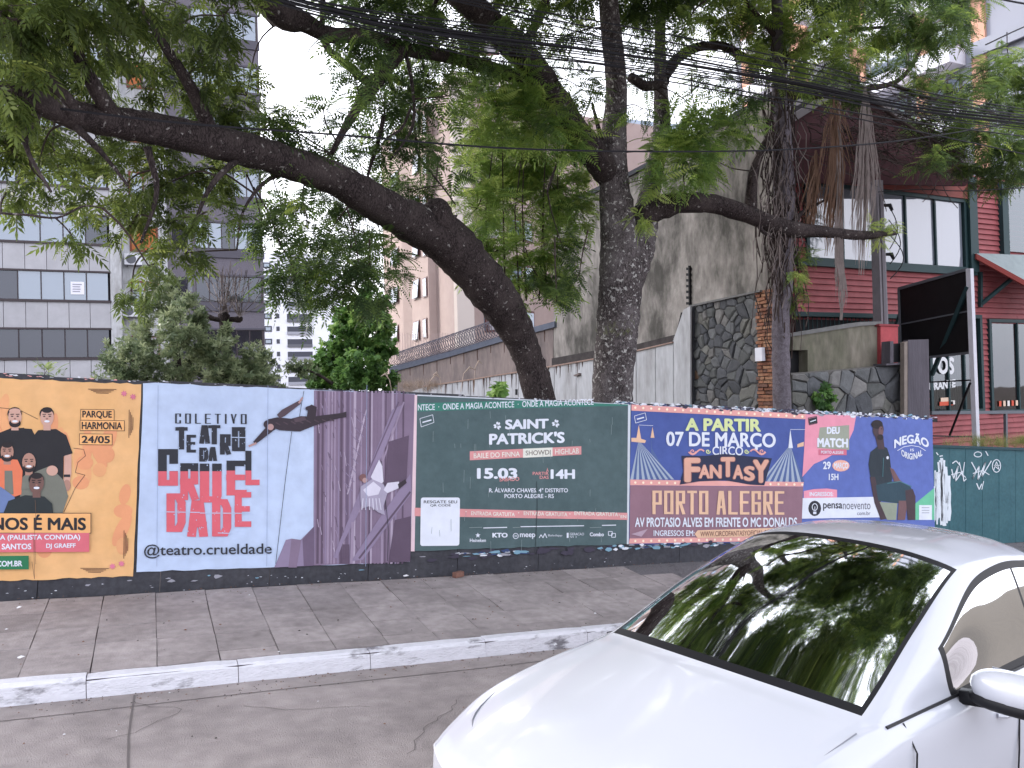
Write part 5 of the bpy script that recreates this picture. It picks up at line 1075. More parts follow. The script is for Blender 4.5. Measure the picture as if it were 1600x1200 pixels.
# --- utility pole
up_ = empty('utility_pole', pY(1378, 640, 11.3), 'square concrete utility pole standing behind the mossy wall', 'pole')
P1 = pY(1378, 560, 11.3); P0_ = Vector((P1.x, 11.3, gz(P1.x)-.3)); P2_ = Vector((P1.x, 11.3, pY(1371, 283, 11.3).z)); hwp = 8.5*pxm(P1)
mb = MB(); mb.add([P0_+Vector((a*hwp*1.05, b*hwp*1.05, 0)) for a, b in ((-1,-1),(1,-1),(1,1),(-1,1))]+[P2_+Vector((a*hwp*.8, b*hwp*.8, 0)) for a, b in ((-1,-1),(1,-1),(1,1),(-1,1))], [(0,1,5,4),(1,2,6,5),(2,3,7,6),(3,0,4,7),(4,5,6,7)]); mb.build('shaft', mat('pole_concrete', S(122, 118, 124), .9, .15, 5, .2, 30), up_)
one('recess', lambda m: m.box(P0_+Vector((-hwp*.35, -hwp*1.07, 1)), P2_+Vector((hwp*.35, -hwp*.9, -.3))), mat('pole_recess', S(104, 100, 106), .9), up_)
for k, dz in enumerate((-.5, -1.0, -1.5)): one('insulator', lambda m: m.tube([P2_+Vector((hwp, -.05, dz)), P2_+Vector((hwp+.14, -.1, dz)), P2_+Vector((hwp+.2, -.1, dz-.1))], [.03, .045, .03], 6), m_black2, up_)
one('cable_loop', lambda m: [m.tube([P2_+Vector((.2+.25*math.sin(t*PI)*(1+k*.3), -.1, -.5-k*.3-.9*t)) for t in np.linspace(0, 1, 9)], .012, 4) for k in range(3)], m_black2, up_)

# ------------------------------------------------------------------ trees
def T3(pts):
    """(px, py, Y, width px) -> (x, y, z, radius)"""
    out = []
    for x, y, Y, wd in pts:
        P = pY(x, y, Y); out.append((P.x, P.y, P.z, wd/2*pxm(P)))
    return out
def limb(mb, pts, n=6, seg=12, jit=.05, base=None, bump=.05):
    P = T3(pts)
    if base: P = base+P
    sp = spline(P, n); sp = [q for q in sp]
    r = [max(.006, float(q[3])) for q in sp]
    mb.tube([Vector((q[0], q[1], q[2])) for q in sp], [rr*(1+random.uniform(-bump, bump)) for rr in r], seg, jit=jit)
    return [Vector((q[0], q[1], q[2])) for q in sp]
def fronds(kind):
    V = []; Fq = []
    def leaf(a, b, wd, droop=0):
        a = np.array(a, float); b = np.array(b, float); d = b-a; L = np.linalg.norm(d); s = np.array([-d[1], d[0], 0])/L*wd/2; m = a+d*.45; k = len(V)
        V.extend([a, m+s, b+np.array([0, 0, -droop]), m-s]); Fq.append((k, k+1, k+2, k+3))
    if kind == 'jac':
        n = 9; L = .40
        for i in range(n):
            t = (i+1)/(n+1); x = L*t; z = -.12*t*t; l = .13*math.sin(PI*min(1, .25+t*.8))
            for s in (-1, 1): leaf((x, 0, z), (x+l*.45, s*l*.85, z-.01), .03, .01)
        leaf((L*.9, 0, -.1), (L*1.15, 0, -.16), .03)
    elif kind == 'ash':
        n = 5; L = .26
        for i in range(n):
            t = (i+1)/(n+1); x = L*t; z = -.1*t*t
            for s in (-1, 1): leaf((x, 0, z), (x+.06, s*.075, z-.03), .034, .015)
        leaf((L*.9, 0, -.09), (L*1.3, 0, -.16), .036)
    elif kind == 'bush':
        for i in range(7):
            a = i*2.4; e = .2+.12*i; leaf((0, 0, 0), (.10*math.cos(a)*math.cos(e), .10*math.sin(a)*math.cos(e), .10*math.sin(e)), .042)
    elif kind == 'ivy':
        for i in range(5):
            a = i*1.3; leaf((0, 0, 0), (.12*math.cos(a), .12*math.sin(a), -.03*(i % 2)), .09, .03)
    elif kind == 'grass':
        for i in range(6):
            a = i*1.1; leaf((0, 0, 0), (.10*math.cos(a), .10*math.sin(a), .3+.05*(i % 3)), .014)
    return np.array(V), np.array(Fq)
FK = {k: fronds(k) for k in ('jac', 'ash', 'bush', 'ivy', 'grass')}
def rotmats(d, roll):
    """rows: local x -> d, with random roll biased upright"""
    d = d/np.linalg.norm(d, axis=1, keepdims=True); upv = np.tile(np.array([0, 0, 1.]), (len(d), 1))
    y = np.cross(upv, d); ny = np.linalg.norm(y, axis=1, keepdims=True); y = np.where(ny > 1e-3, y/np.maximum(ny, 1e-3), np.array([0, 1., 0])); z = np.cross(d, y)
    c, s = np.cos(roll)[:, None], np.sin(roll)[:, None]; y2 = y*c+z*s; z2 = -y*s+z*c
    return np.stack([d, y2, z2], 1)      # (n, 3 axes, 3)
def foliage(name, fkind, pos, dirs, scale, tint, m, parent, roll=.5, **kw):
    V, Fq = FK[fkind]; n = len(pos); R = rotmats(dirs, rng.normal(0, roll, n))
    W_ = np.einsum('vk,nkj->nvj', V, R)*scale[:, None, None]+pos[:, None, :]
    inv = np.array(root_inv(parent)) if parent else np.eye(4); W_ = W_.reshape(-1, 3)@inv[:3, :3].T+inv[:3, 3]
    nv = len(V); Q = (Fq[None]+np.arange(n)[:, None, None]*nv).reshape(-1, 4)
    me = bpy.data.meshes.new(name); me.vertices.add(len(W_)); me.vertices.foreach_set('co', W_.ravel())
    me.loops.add(Q.size); me.loops.foreach_set('vertex_index', Q.ravel().astype(np.int32)); me.polygons.add(len(Q))
    me.polygons.foreach_set('loop_start', np.arange(0, Q.size, 4, dtype=np.int32))
    me.update(calc_edges=True)
    at = me.attributes.new('tint', 'FLOAT', 'FACE'); tt = np.repeat(tint, len(Fq))+rng.normal(0, .05, n*len(Fq)); at.data.foreach_set('value', np.clip(tt, 0, 1).astype(np.float32))
    me.materials.append(m); o = bpy.data.objects.new(name, me); COL.objects.link(o); o.parent = parent
    return tag(o, **kw)
class Crown:
    def __init__(s): s.p = []; s.d = []; s.s = []; s.t = []; s.tw = MB(); s.n = 0
    def spray(s, c, nf, R, tint, sc=1., droop=-.25, out=None):
        for _ in range(nf):
            a = random.uniform(0, 2*PI); d = Vector((math.cos(a), math.sin(a), random.uniform(-.5, .5)+droop))
            if out is not None: d += out*.8
            s.p.append(c+Vector((random.gauss(0, R), random.gauss(0, R), random.gauss(0, R)))); s.d.append(d); s.s.append(sc*random.uniform(.5, 1.25)); s.t.append(min(1, max(0, tint+random.gauss(0, .1))))
    def cluster(s, C, R, n, nf, tint, sc=1., anchor=None, flat=1., twr=.0065, droop=-.25):
        if anchor is not None and (C-anchor).length > 1.1: anchor = C+Vector((random.uniform(-.35, .35), random.uniform(-.3, .3), random.uniform(.5, .9)))
        """a leafy bough: n twig tips inside radius R, twigs run back to the anchor"""
        hub = C if anchor is None else anchor
        if anchor is not None and (C-anchor).length > .15:
            mid = (C+anchor)/2+Vector((random.uniform(-.1, .1), random.uniform(-.1, .1), random.uniform(-.05, .2)))*(C-anchor).length
            s.tw.tube([Vector(q) for q in spline([tuple(anchor), tuple(mid), tuple(C)], 4)], list(np.linspace(twr*1.8, twr, 9)), 5)
        for i in range(n):
            while True:
                v = Vector((random.uniform(-1, 1), random.uniform(-1, 1), random.uniform(-1, 1)))
                if v.length < 1: break
            v = v*(.35+.65*random.random()) if random.random() < .3 else v
            tip = C+Vector((v.x*R, v.y*R, v.z*R*flat))
            if random.random() < .5: s.tw.tube([C, (C+tip)/2+Vector((random.gauss(0, .05), 0, random.gauss(.02, .05))), tip], [twr*.8, twr*.6, twr*.35], 3, cap=False)
            s.spray(tip, nf, .05*sc, tint+v.z*.08+random.gauss(0, .14), sc, droop, v)
    def build(s, parent, kind, m, twm, roll=.5, name='crown'):
        pos = np.array([tuple(q) for q in s.p]); d = np.array([tuple(q) for q in s.d])
        foliage(name, kind, pos, d, np.array(s.s), np.array(s.t), m, parent, roll)
        if s.tw.v: s.tw.build('twigs', twm, parent, kind='stuff')
L_ash = leaf_mat('leaf_ash', S(60, 76, 40), S(96, 114, 56), S(150, 162, 86), .5)
L_jac = leaf_mat('leaf_jacaranda', S(60, 80, 50), S(96, 120, 62), S(154, 174, 84), .52)
L_lime = leaf_mat('leaf_lime', S(80, 110, 60), S(120, 148, 74), S(170, 186, 104), .5)  # brighter lime tones carry backlight as well as new growth
L_bush = leaf_mat('leaf_bush', S(58, 74, 54), S(104, 120, 88), S(160, 170, 134), .3)
L_ivy = leaf_mat('leaf_ivy', S(60, 92, 52), S(102, 142, 76), S(152, 182, 104), .38)
L_grass = leaf_mat('leaf_grass', S(92, 108, 56), S(138, 146, 84), S(186, 180, 120), .3)

def nearest(P, nodes): return min(nodes, key=lambda q: (q-P).length_squared)

# --- tree A: leaning trunk that arches over the hoarding to the left
pa = pY(866, 700, 10.6); tA = empty('arching_tree', (pa.x+.25, 10.6, gz(pa.x)), 'dark tree whose thick trunk leans left and arches across the photo above the orange poster', 'tree')
nodesA = []
mb = MB(); baseA = [(pa.x+.45, 10.6, gz(pa.x)-.6, .36), (pa.x+.22, 10.6, gz(pa.x)+.4, .26)]
nodesA += limb(mb, [(843, 620, 10.6, 48), (822, 552, 10.6, 48), (806, 515, 10.55, 54), (780, 472, 10.4, 64), (735, 416, 10.2, 72), (692, 372, 10.0, 74), (640, 346, 9.75, 64), (590, 318, 9.4, 58), (520, 278, 9.1, 53), (440, 250, 8.7, 51), (350, 225, 8.3, 51), (260, 205, 8.0, 50), (180, 191, 7.7, 48), (110, 178, 7.5, 44), (40, 153, 7.2, 32), (-80, 118, 7, 24)], 7, 16, .045, baseA, .04)
mb.build('trunk', m_bark, tA, True)
mb = MB(); limb(mb, [(690, 372, 10.0, 50), (686, 350, 9.85, 56), (684, 334, 9.8, 54), (688, 322, 9.8, 40), (692, 314, 9.8, 16)], 3, 11, .12); limb(mb, [(660, 355, 9.9, 34), (656, 336, 9.8, 36), (654, 324, 9.8, 22), (653, 320, 9.8, 8)], 3, 9, .14); mb.build('burl', m_bark, tA, True)
for pts in ([(180, 190, 7.7, 30), (150, 140, 7.4, 24), (110, 60, 7.2, 18), (90, -40, 7, 12)], [(330, 210, 8.2, 26), (300, 140, 8.0, 20), (250, 60, 7.8, 14), (200, -30, 7.6, 10)], [(110, 165, 7.4, 26), (50, 90, 7.2, 20), (0, 20, 7.0, 14)],
            [(440, 30, 9.2, 40), (400, -20, 9, 34)], [(110, 190, 7.5, 14), (160, 240, 7.4, 8), (200, 290, 7.3, 4)], [(60, 175, 7.3, 14), (40, 225, 7.2, 8), (80, 300, 7.1, 4)], [(480, 262, 9.0, 10), (420, 280, 8.8, 7), (380, 330, 8.6, 4), (370, 390, 8.6, 3)],
            [(380, 240, 8.4, 12), (330, 290, 8.2, 8), (300, 360, 8.1, 4)], [(0, 333, 7.3, 4), (45, 336, 7.3, 4), (90, 340, 7.3, 3.5), (130, 322, 7.3, 3), (160, 325, 7.3, 2)], [(85, 339, 7.3, 3), (102, 355, 7.3, 2.5), (115, 372, 7.3, 2)], [(230, 230, 7.9, 12), (245, 300, 7.9, 8), (220, 380, 7.9, 4)]):
    brA = MB(); nodesA += limb(brA, pts, 4, 7, .05); brA.build('limb', m_bark, tA, True)
cA = Crown()
clA = [(30,30,75),(110,20,80),(190,50,75),(275,30,60),(350,25,50),(60,110,70),(20,140,45),(215,110,50),(320,105,50),(340,165,50),(385,150,42),(20,190,45),(115,120,50),(60,255,42),(125,245,36),(20,235,40),(112,372,14),(10,300,28),(385,210,30),(345,200,28),(425,190,32),(100,290,26),(225,235,40),(200,285,40),(255,290,48),(262,350,46),(232,415,32),(300,270,42),(345,265,42),(290,395,26),(205,355,32),(205,455,20),(330,330,34),(60,210,40),(150,215,40),(150,330,14),(135,303,14),(20,310,20),(70,285,20),(-40,60,80),(-40,200,60),(250,0,60),(150,-50,80),(40,-60,90),(330,-50,70),(285,140,36),(170,150,30)]
for (x, y, r) in clA:
    Y = random.uniform(6.6, 8.6) if y < 220 else random.uniform(7.2, 9.2)
    ty = 150+max(0, x)*.2      # leaves level with the trunk mostly hang behind it
    if 30 < x < 440 and abs(y-ty) < r+42: Y = random.uniform(8.7, 10.2)
    if (x, y) == (112, 372): Y = 7.3
    C = pY(x, y, Y); R = r*pxm(C); nn = max(2, int(R*R*165*random.uniform(.6, 1.2)))
    cA.cluster(C, R, nn, 8, .36 if y > 180 else .3, .74, nearest(C, nodesA) if r > 15 else None, .85)
for i in range(46):        # canopy above the frame and over the street
    X = random.uniform(-5, 5); C = Vector((X, random.uniform(4.5, 10), random.uniform(7.6, 11))); q = C-CAM
    if q.dot(up)/q.dot(fw) < .53: continue
    cA.cluster(C, .8, 26, 6, .3, 1.1, None, .7)
cA.build(tA, 'ash', L_ash, m_twig)

# --- tree B: tall forked trunk
pb_ = pY(958, 650, 10.6); tB = empty('forked_tree', (pb_.x, 10.6, gz(pb_.x)), 'tall tree with pale flaky forked trunk rising behind the circus poster edge', 'tree')
mb = MB(); baseB = [(pb_.x-.05, 10.6, gz(pb_.x)-.5, .5), (pb_.x, 10.6, gz(pb_.x)+.5, .37)]
nodesB = limb(mb, [(957, 645, 10.6, 66), (958, 590, 10.6, 64), (964, 520, 10.6, 65), (969, 455, 10.6, 68), (969, 395, 10.6, 64), (964, 340, 10.6, 54), (959, 270, 10.5, 45), (960, 200, 10.4, 38), (963, 135, 10.3, 34), (954, 40, 10.2, 32), (946, -60, 10.1, 28), (940, -200, 10, 24)], 7, 16, .03, baseB, .03)
limb(mb, [(978, 455, 10.65, 48), (992, 405, 10.65, 52), (1004, 360, 10.7, 46), (1013, 315, 10.8, 36), (1022, 270, 10.8, 29), (1034, 205, 10.8, 28), (1032, 120, 10.9, 20), (1032, 40, 10.9, 16), (1040, -60, 11, 12), (1060, -120, 11, 8)], 6, 12, .04)
mb.build('trunk', m_bark2, tB, True)
bb2 = []
for pts in ([(982, 372, 10.75, 24), (972, 318, 10.68, 36), (948, 268, 10.5, 44), (905, 215, 10.2, 46), (862, 150, 10.0, 46), (815, 85, 9.8, 46), (765, 35, 9.6, 44), (700, -25, 9.4, 40), (620, -90, 9.2, 34)],):
    brB = MB(); bb2 += limb(brB, pts, 6, 12, .05); brB.build('limb', m_bark, tB, True)
for pts in ([(845, 125, 9.95, 22), (795, 116, 9.9, 24), (745, 100, 9.8, 24), (697, 87, 9.7, 22), (650, 80, 9.6, 22), (617, 72, 9.5, 24), (585, 60, 9.45, 24), (557, 56, 9.4, 24), (512, 54, 9.3, 26), (477, 36, 9.2, 32), (440, 22, 9.1, 44), (400, -20, 9, 40)],
            [(628, 76, 9.5, 24), (612, 95, 9.5, 24), (596, 116, 9.5, 24), (580, 138, 9.5, 22), (556, 172, 9.45, 16), (536, 205, 9.4, 12), (518, 240, 9.4, 7)], [(503, 45, 9.3, 14), (512, 75, 9.3, 12), (530, 92, 9.35, 12), (552, 110, 9.4, 14), (580, 134, 9.5, 14)],
            [(633, 80, 9.5, 7), (642, 120, 9.45, 6), (647, 165, 9.4, 5), (645, 195, 9.4, 5), (634, 218, 9.4, 4), (610, 250, 9.4, 3)], [(642, 168, 9.4, 4), (628, 200, 9.4, 4), (605, 215, 9.4, 3)], [(600, 180, 9.6, 8), (590, 225, 9.6, 7), (578, 262, 9.6, 5), (572, 292, 9.6, 3)],
            [(648, 200, 9.6, 4), (655, 245, 9.6, 4), (690, 290, 9.7, 3), (712, 320, 9.7, 2)], [(502, 45, 9.3, 9), (505, 15, 9.3, 10), (500, -40, 9.2, 9)], [(1000, 340, 10.6, 40), (1040, 322, 10.5, 36), (1080, 316, 10.3, 32), (1130, 322, 10.2, 30), (1180, 340, 10.1, 28), (1230, 357, 10.0, 26), (1285, 362, 9.9, 18), (1350, 368, 9.8, 14), (1398, 364, 9.7, 8)],
            [(1172, 335, 10.2, 22), (1174, 300, 10.2, 18), (1178, 268, 10.2, 15), (1190, 235, 10.2, 12), (1200, 215, 10.2, 8)], [(1182, 345, 10.1, 8), (1192, 362, 10, 6), (1210, 372, 10, 3)], [(1235, 355, 10, 9), (1250, 335, 10, 8), (1275, 320, 10, 5), (1290, 312, 9.9, 3)], [(1036, 120, 10.9, 22), (1060, 90, 10.9, 16), (1090, 74, 10.8, 14), (1130, 72, 10.8, 14), (1165, 92, 10.7, 14), (1205, 98, 10.6, 16), (1235, 90, 10.6, 10)],
            [(1040, 128, 10.9, 14), (1010, 135, 10.7, 16), (985, 120, 10.6, 14)], [(900, 260, 10.2, 5), (885, 230, 10.1, 5), (868, 262, 10.1, 4), (855, 300, 10, 3)], [(950, 255, 10.4, 9), (935, 200, 10.4, 7), (925, 160, 10.4, 4)], [(820, 70, 9.8, 16), (850, 10, 9.9, 14), (860, -60, 10, 10)], [(690, 88, 9.7, 9), (670, 40, 9.7, 8), (690, -20, 9.8, 6)]):
    brB = MB(); bb2 += limb(brB, pts, 4, 8, .06); brB.build('limb', m_bark, tB, True)
# moss/lichen tuft on the trunk
ug = Crown()
for (x, y) in ((955, 520), (965, 524), (975, 522), (985, 505), (945, 522)): ug.spray(pY(x, y, 10.25), 10, .06, .3, .35, .1)
ug.build(tB, 'grass', L_grass, m_twig, name='moss_tuft')
nodesAll = bb2+nodesB
cB = Crown(); cB2 = Crown()
dark = [(445,330,36),(480,345,42),(520,305,36),(430,255,30),(470,215,26),(545,370,46),(500,400,46),(562,420,44),(600,395,34),(465,430,36),(530,450,40),(485,475,24),(600,165,44),(645,145,44),(665,105,36),(600,240,36),(655,225,40),(690,245,30),(640,300,34),(600,320,30),(555,120,34),(570,55,44),(640,35,44),(705,55,44),(760,35,50),(830,25,46),(885,55,46),(855,100,34),(905,135,36),(920,190,22),(870,180,22),(760,95,30),(540,200,30),(505,250,30),(420,185,24),(590,460,26),(575,300,30),(505,170,20),(870,470,26),(845,440,30),(905,430,26),(880,390,28),(700,150,34),(560,-20,60),(680,-40,70),(800,-50,70),(900,-30,60),(620,430,20),(410,350,30),(440,390,30),(1000,40,36),(1000,120,30),(1005,170,18),(1110,120,24),(1060,60,30),(985,-20,50),(1060,-30,60)]
for (x, y, r) in dark:
    C = pY(x, y, random.uniform(8.6, 11.5)); R = r*pxm(C); cB.cluster(C, R, max(3, int(R*R*(160 if x < 680 else 105)*random.uniform(.7, 1.25))), 6, .22 if x < 680 else .32 if y > 100 else .4, .85, nearest(C, nodesAll), .9)
lime = [(775,165,44),(825,180,42),(860,205,36),(785,235,50),(840,250,46),(745,325,40),(800,325,52),(770,395,44),(850,385,44),(895,325,36),(735,205,26),(868,430,28),(905,258,24),(815,440,30),(740,270,30),(820,130,30),(760,130,24),(900,210,24),(870,300,34)]
for (x, y, r) in lime:
    C = pY(x, y, random.uniform(9.3, 10.2) if y < 225 else random.uniform(10.9, 11.7)); R = r*pxm(C); cB2.cluster(C, R, max(3, int(R*R*185)), 6, .5, .9, None, 1.15, droop=-.05)
for k in range(7): 
    x = 770+k*17+random.uniform(-8, 8); cB2.tw.tube([pY(x, 470, 11.2), pY(x+random.uniform(-8, 8), 330, 11.0), pY(x+random.uniform(-12, 12), 190, 10.6)], [.014, .011, .006], 5)
right = [(1060,200,34),(1095,205,42),(1140,205,34),(1065,255,40),(1110,245,34),(1030,280,22),(1165,195,20),(1020,235,22),(1085,170,26)]
for (x, y, r) in right:
    C = pY(x, y, random.uniform(9.8, 10.6)); R = r*pxm(C); cB2.cluster(C, R, max(3, int(R*R*120)), 6, .38, .95, nearest(C, nodesAll), .9, droop=-.1)
for (x, y) in ((1360, 355), (1385, 360), (1400, 352), (1375, 372), (995, 340), (1005, 345), (1020, 300), (1240, 430)): cB2.cluster(pY(x, y, 9.8), .12, 5, 4, .7, .55, None)
for i in range(120):
    C = Vector((random.uniform(0, 11), random.uniform(4, 13), random.uniform(8.0, 11.5))); q = C-CAM
    if q.dot(up)/q.dot(fw) < .53: continue
    cB.cluster(C, .9, 34, 5, .35, 1.2, None, .7)
for i in range(60):
    cB.cluster(Vector((random.uniform(1, 11), random.uniform(-2, 6), random.uniform(9, 12))), .95, 34, 5, .35, 1.2, None, .7)
cB.build(tB, 'jac', L_jac, m_twig); cB2.build(tB, 'jac', L_lime, m_twig, name='lime_foliage')  # lime crown: new growth with backlight put into its leaf colour

# --- tree C: slim trunk wrapped in vines
pc = pY(1222, 650, 10.2); tC = empty('vine_covered_tree', (pc.x, 10.2, gz(pc.x)), 'slim pale trunk smothered in dry vines between the stone wall and the red house', 'tree')
mb = MB(); nodesC = limb(mb, [(1222, 640, 10.2, 28), (1220, 560, 10.2, 27), (1220, 500, 10.2, 27), (1224, 420, 10.2, 30), (1226, 330, 10.2, 32), (1224, 250, 10.2, 30), (1220, 180, 10.2, 26), (1216, 100, 10.2, 20), (1214, 0, 10.2, 16), (1212, -120, 10.2, 12)], 5, 11, .06, [(pc.x, 10.2, gz(pc.x)-.4, .16), (pc.x, 10.2, gz(pc.x)+.4, .13)])
mb.build('trunk', mat('bark_grey_palm', S(104, 98, 106), .9, .3, 14, .6, 20, col2=S(74, 68, 72), thr=(.45, .7), coords='world'), tC, True)
vm = MB()
for i in range(170):
    y0 = random.uniform(60, 420); x0 = 1222+random.gauss(0, 15); pts = [(x0, y0)]
    for k in range(random.randint(4, 9)): pts.append((pts[-1][0]+random.gauss(0, 5)+(1222-pts[-1][0])*.06, pts[-1][1]+random.uniform(10, 34)))
    if pts[-1][1] > 560: continue
    vm.tube([pY(x, y, 10.2+random.uniform(-.22, .12)) for x, y in pts], random.uniform(.004, .013), 4, cap=False)
vm.build('vines', m_twig, tC, kind='stuff')
vmp = MB()
for i in range(60):
    x0, y0 = 1222+random.gauss(0, 14), random.uniform(180, 380); pts = [(x0, y0)]
    for k in range(5): pts.append((pts[-1][0]+random.gauss(0, 6), pts[-1][1]+random.uniform(8, 30)))
    vmp.tube([pY(x, y, 10.0+random.uniform(-.1, .1)) for x, y in pts], random.uniform(.003, .008), 4, cap=False)
vmp.build('aerial_roots', m_twigp, tC, kind='stuff')
nC = []
for pts in ([(1220, 140, 10.2, 12), (1270, 150, 10.3, 11), (1340, 140, 10.3, 10), (1400, 128, 10.3, 8), (1432, 90, 10.3, 6), (1436, 60, 10.3, 4)], [(1390, 130, 10.3, 7), (1440, 150, 10.5, 6), (1490, 160, 10.6, 5), (1560, 180, 10.8, 4)], [(1218, 100, 10.2, 10), (1260, 70, 10.2, 8), (1320, 50, 10.2, 6), (1400, 40, 10.3, 4)],
            [(1350, 140, 10.3, 6), (1380, 170, 10.2, 5), (1450, 215, 10.2, 4), (1500, 240, 10.2, 3)], [(1432, 90, 10.3, 5), (1450, 60, 10.4, 4), (1490, 30, 10.5, 3)], [(1215, 60, 10.2, 10), (1180, 20, 10.2, 8), (1150, -20, 10.2, 6)]):
    brC = MB(); nC += limb(brC, pts, 4, 6, .06); brC.build('limb', m_twig, tC, True)
brC = MB()
for i in range(230):      # bare tangled twigs over the red gable
    x, y = random.uniform(1250, 1470), random.uniform(140, 250); pts = [(x, y)]; a = random.uniform(-.4, 1.0)
    for k in range(6): a += random.gauss(0, .35); pts.append((pts[-1][0]+18*math.cos(a), pts[-1][1]+14*math.sin(a)))
    brC.tube([pY(px, py, 10.3+random.uniform(-.3, .4)) for px, py in pts], random.uniform(.004, .009), 4, cap=False)
brC.build('bare_twigs', m_twig, tC, kind='stuff')
cC = Crown()
topr = [(1205,35,44),(1255,55,44),(1180,90,30),(1300,45,40),(1340,95,34),(1285,110,36),(1370,55,34),(1425,25,38),(1480,40,42),(1500,5,40),(1440,60,26),(1240,110,30),(1535,120,34),(1580,105,34),(1590,165,36),(1530,205,32),(1580,235,44),(1480,215,34),(1510,265,26),(1560,270,34),(1430,135,26),(1400,105,20),(1155,30,44),(1110,25,34),(1120,-30,60),(1230,-30,60),(1340,-30,60),(1450,-40,50),(1440,190,30),(1460,250,22),(1600,210,40),(1500,160,26),(1330,140,26),(1560,150,24),(1475,130,24),(1160,140,24),(1640,150,50)]
for (x, y, r) in topr:
    C = pY(x, y, random.uniform(9.4, 11.2)); R = r*pxm(C); cC.cluster(C, R, max(3, int(R*R*125)), 6, .62 if (y < 120 and x < 1400) else .36, .9, nearest(C, nC+nodesC), .9)
for (x, y) in ((1245, 395), (1250, 420), (1255, 450), (1245, 470), (1260, 400)): cC.cluster(pY(x, y, 10.1), .16, 10, 4, .4, .45, None)
cC.build(tC, 'jac', L_jac, m_twig)

# --- dead palm fronds hanging from the branch
def palm(pts, wid, label, m, Y=9.9):
    P = pY(pts[0][0], pts[0][1], Y); mb = MB()
    n = 95
    for i in range(n):
        t0 = random.uniform(0, .6); L = random.uniform(.2, .6); a = random.gauss(0, .6); wv = random.uniform(0, 6); pl = []
        for k in range(6):
            t = min(1, t0+L*k/5); j = t*(len(pts)-1); i0 = min(int(j), len(pts)-2); f = j-i0; x = pts[i0][0]*(1-f)+pts[i0+1][0]*f; y = pts[i0][1]*(1-f)+pts[i0+1][1]*f
            sp = wid*math.sin(PI*min(1, .12+t*.8)); pl.append(pY(x+a*sp*(.5+k*.18)+1.8*math.sin(k*1.3+wv), y, Y+math.sin(i*2.4)*.12*math.sin(PI*t)))
        mb.tube(pl, [.003, .008, .01, .009, .006, .002], 4, cap=False)
    mb.tube([pY(x, y, Y+.02) for x, y in pts], [.02]+[.013]*(len(pts)-2)+[.005], 5)
    mb.build('dead_palm_frond', m, label=label, cat='palm frond')
m_pf1 = mat('frond_brown', S(112, 88, 74), .9, .2, 8); m_pf2 = mat('frond_grey', S(142, 132, 130), .9, .2, 8)
palm([(1303, 150), (1302, 200), (1306, 260), (1298, 330), (1292, 400)], 17, 'brown dead palm frond hanging left of the grey one before the upper window', m_pf1)
palm([(1312, 160), (1310, 300), (1311, 400), (1316, 450), (1314, 500)], 6, 'narrow dry palm frond reaching lowest, ending above the mossy wall', m_pf2, 9.95)
palm([(1352, 135), (1352, 190), (1354, 260), (1350, 340), (1346, 430)], 17, 'pale grey dead palm frond hanging just left of the utility pole', m_pf2, 9.85)
palm([(1275, 235), (1272, 280), (1268, 330), (1262, 370)], 10, 'short brown dry frond hanging beside the vine-covered trunk', m_pf1, 10.0)

# --- smaller plants
def bush(label, cat, cl, kind, m, loc, nm, dens=90, nf=5, sc=1., tint=.4, Yr=(13.6, 15.2), twm=None, stems=()):
    r = empty(nm, loc, label, cat); c = Crown(); st = MB()
    for s_ in stems: limb(st, s_, 4, 7, .06)
    for (x, y, rr) in cl:
        C = pY(x, y, random.uniform(*Yr)); R = rr*pxm(C); c.cluster(C, R, max(3, int(R*R*dens)), nf, tint+random.gauss(0, .05), sc, None, .95, droop=.1)
    if st.v: st.build('trunk', m_bark, r, True)
    c.build(r, kind, m, twm or m_twig, roll=1.2)
bush('rounded dark green small tree behind the orange and pale blue posters', 'tree', [(205,565,40),(225,530,36),(255,490,34),(262,455,24),(285,525,42),(300,575,44),(245,590,44),(330,550,36),(350,590,40),(185,600,34),(170,560,26),(225,470,24),(290,480,22),(385,565,30),(400,590,34),(420,600,28),(375,600,40),(310,505,26),(350,525,20),(240,430,16),(410,560,18)], 'bush', L_bush, pY(280, 640, 14.5), 'small_tree', 260, 6, .95, .6, stems=([(285, 700, 14.6, 14), (280, 600, 14.6, 12), (270, 500, 14.6, 8)], [(340, 700, 14.6, 12), (352, 600, 14.6, 10), (360, 540, 14.6, 6)]))
bush('bright green ivy mass covering the wall end left of the razor wire', 'ivy', [(560,475,24),(578,500,30),(548,530,36),(520,560,32),(590,545,30),(505,590,30),(560,580,40),(595,590,26),(530,600,40),(540,490,22),(596,510,22),(575,455,14),(600,470,12)], 'ivy', L_ivy, pY(550, 640, 17), 'ivy', 420, 6, .72, .45, (16.4, 17.6))
bush('small horizontal leafy branch left of the ivy mass', 'shrub', [(455,573,14),(480,577,16),(470,575,10)], 'bush', L_bush, pY(470, 640, 15), 'shrub', 200, 5, 1.1, .5, (14.8, 15.2), stems=([(520, 600, 15, 6), (490, 582, 15, 4), (450, 574, 15, 2)],))
bush('low feathery green weed above the orange poster', 'weed', [(70,585,14),(90,592,14),(60,596,12),(105,600,10)], 'jac', L_jac, pY(80, 640, 12), 'weed', 120, 4, .5, .4, (11.8, 12.2))
bush('small bright green weed in front of the leaning trunk', 'weed', [(780,612,7),(785,606,5),(776,617,5)], 'ivy', L_ivy, pY(780, 640, 9.6), 'weed', 700, 4, .8, .7, (9.5, 9.6))
bush('small leafy plant growing against the low stone wall', 'plant', [(1283,622,14),(1292,608,12),(1278,634,10),(1300,628,12),(1290,640,14)], 'ivy', L_ivy, pY(1288, 655, 10.55), 'wall_plant', 330, 4, .6, .3, (10.5, 10.6))
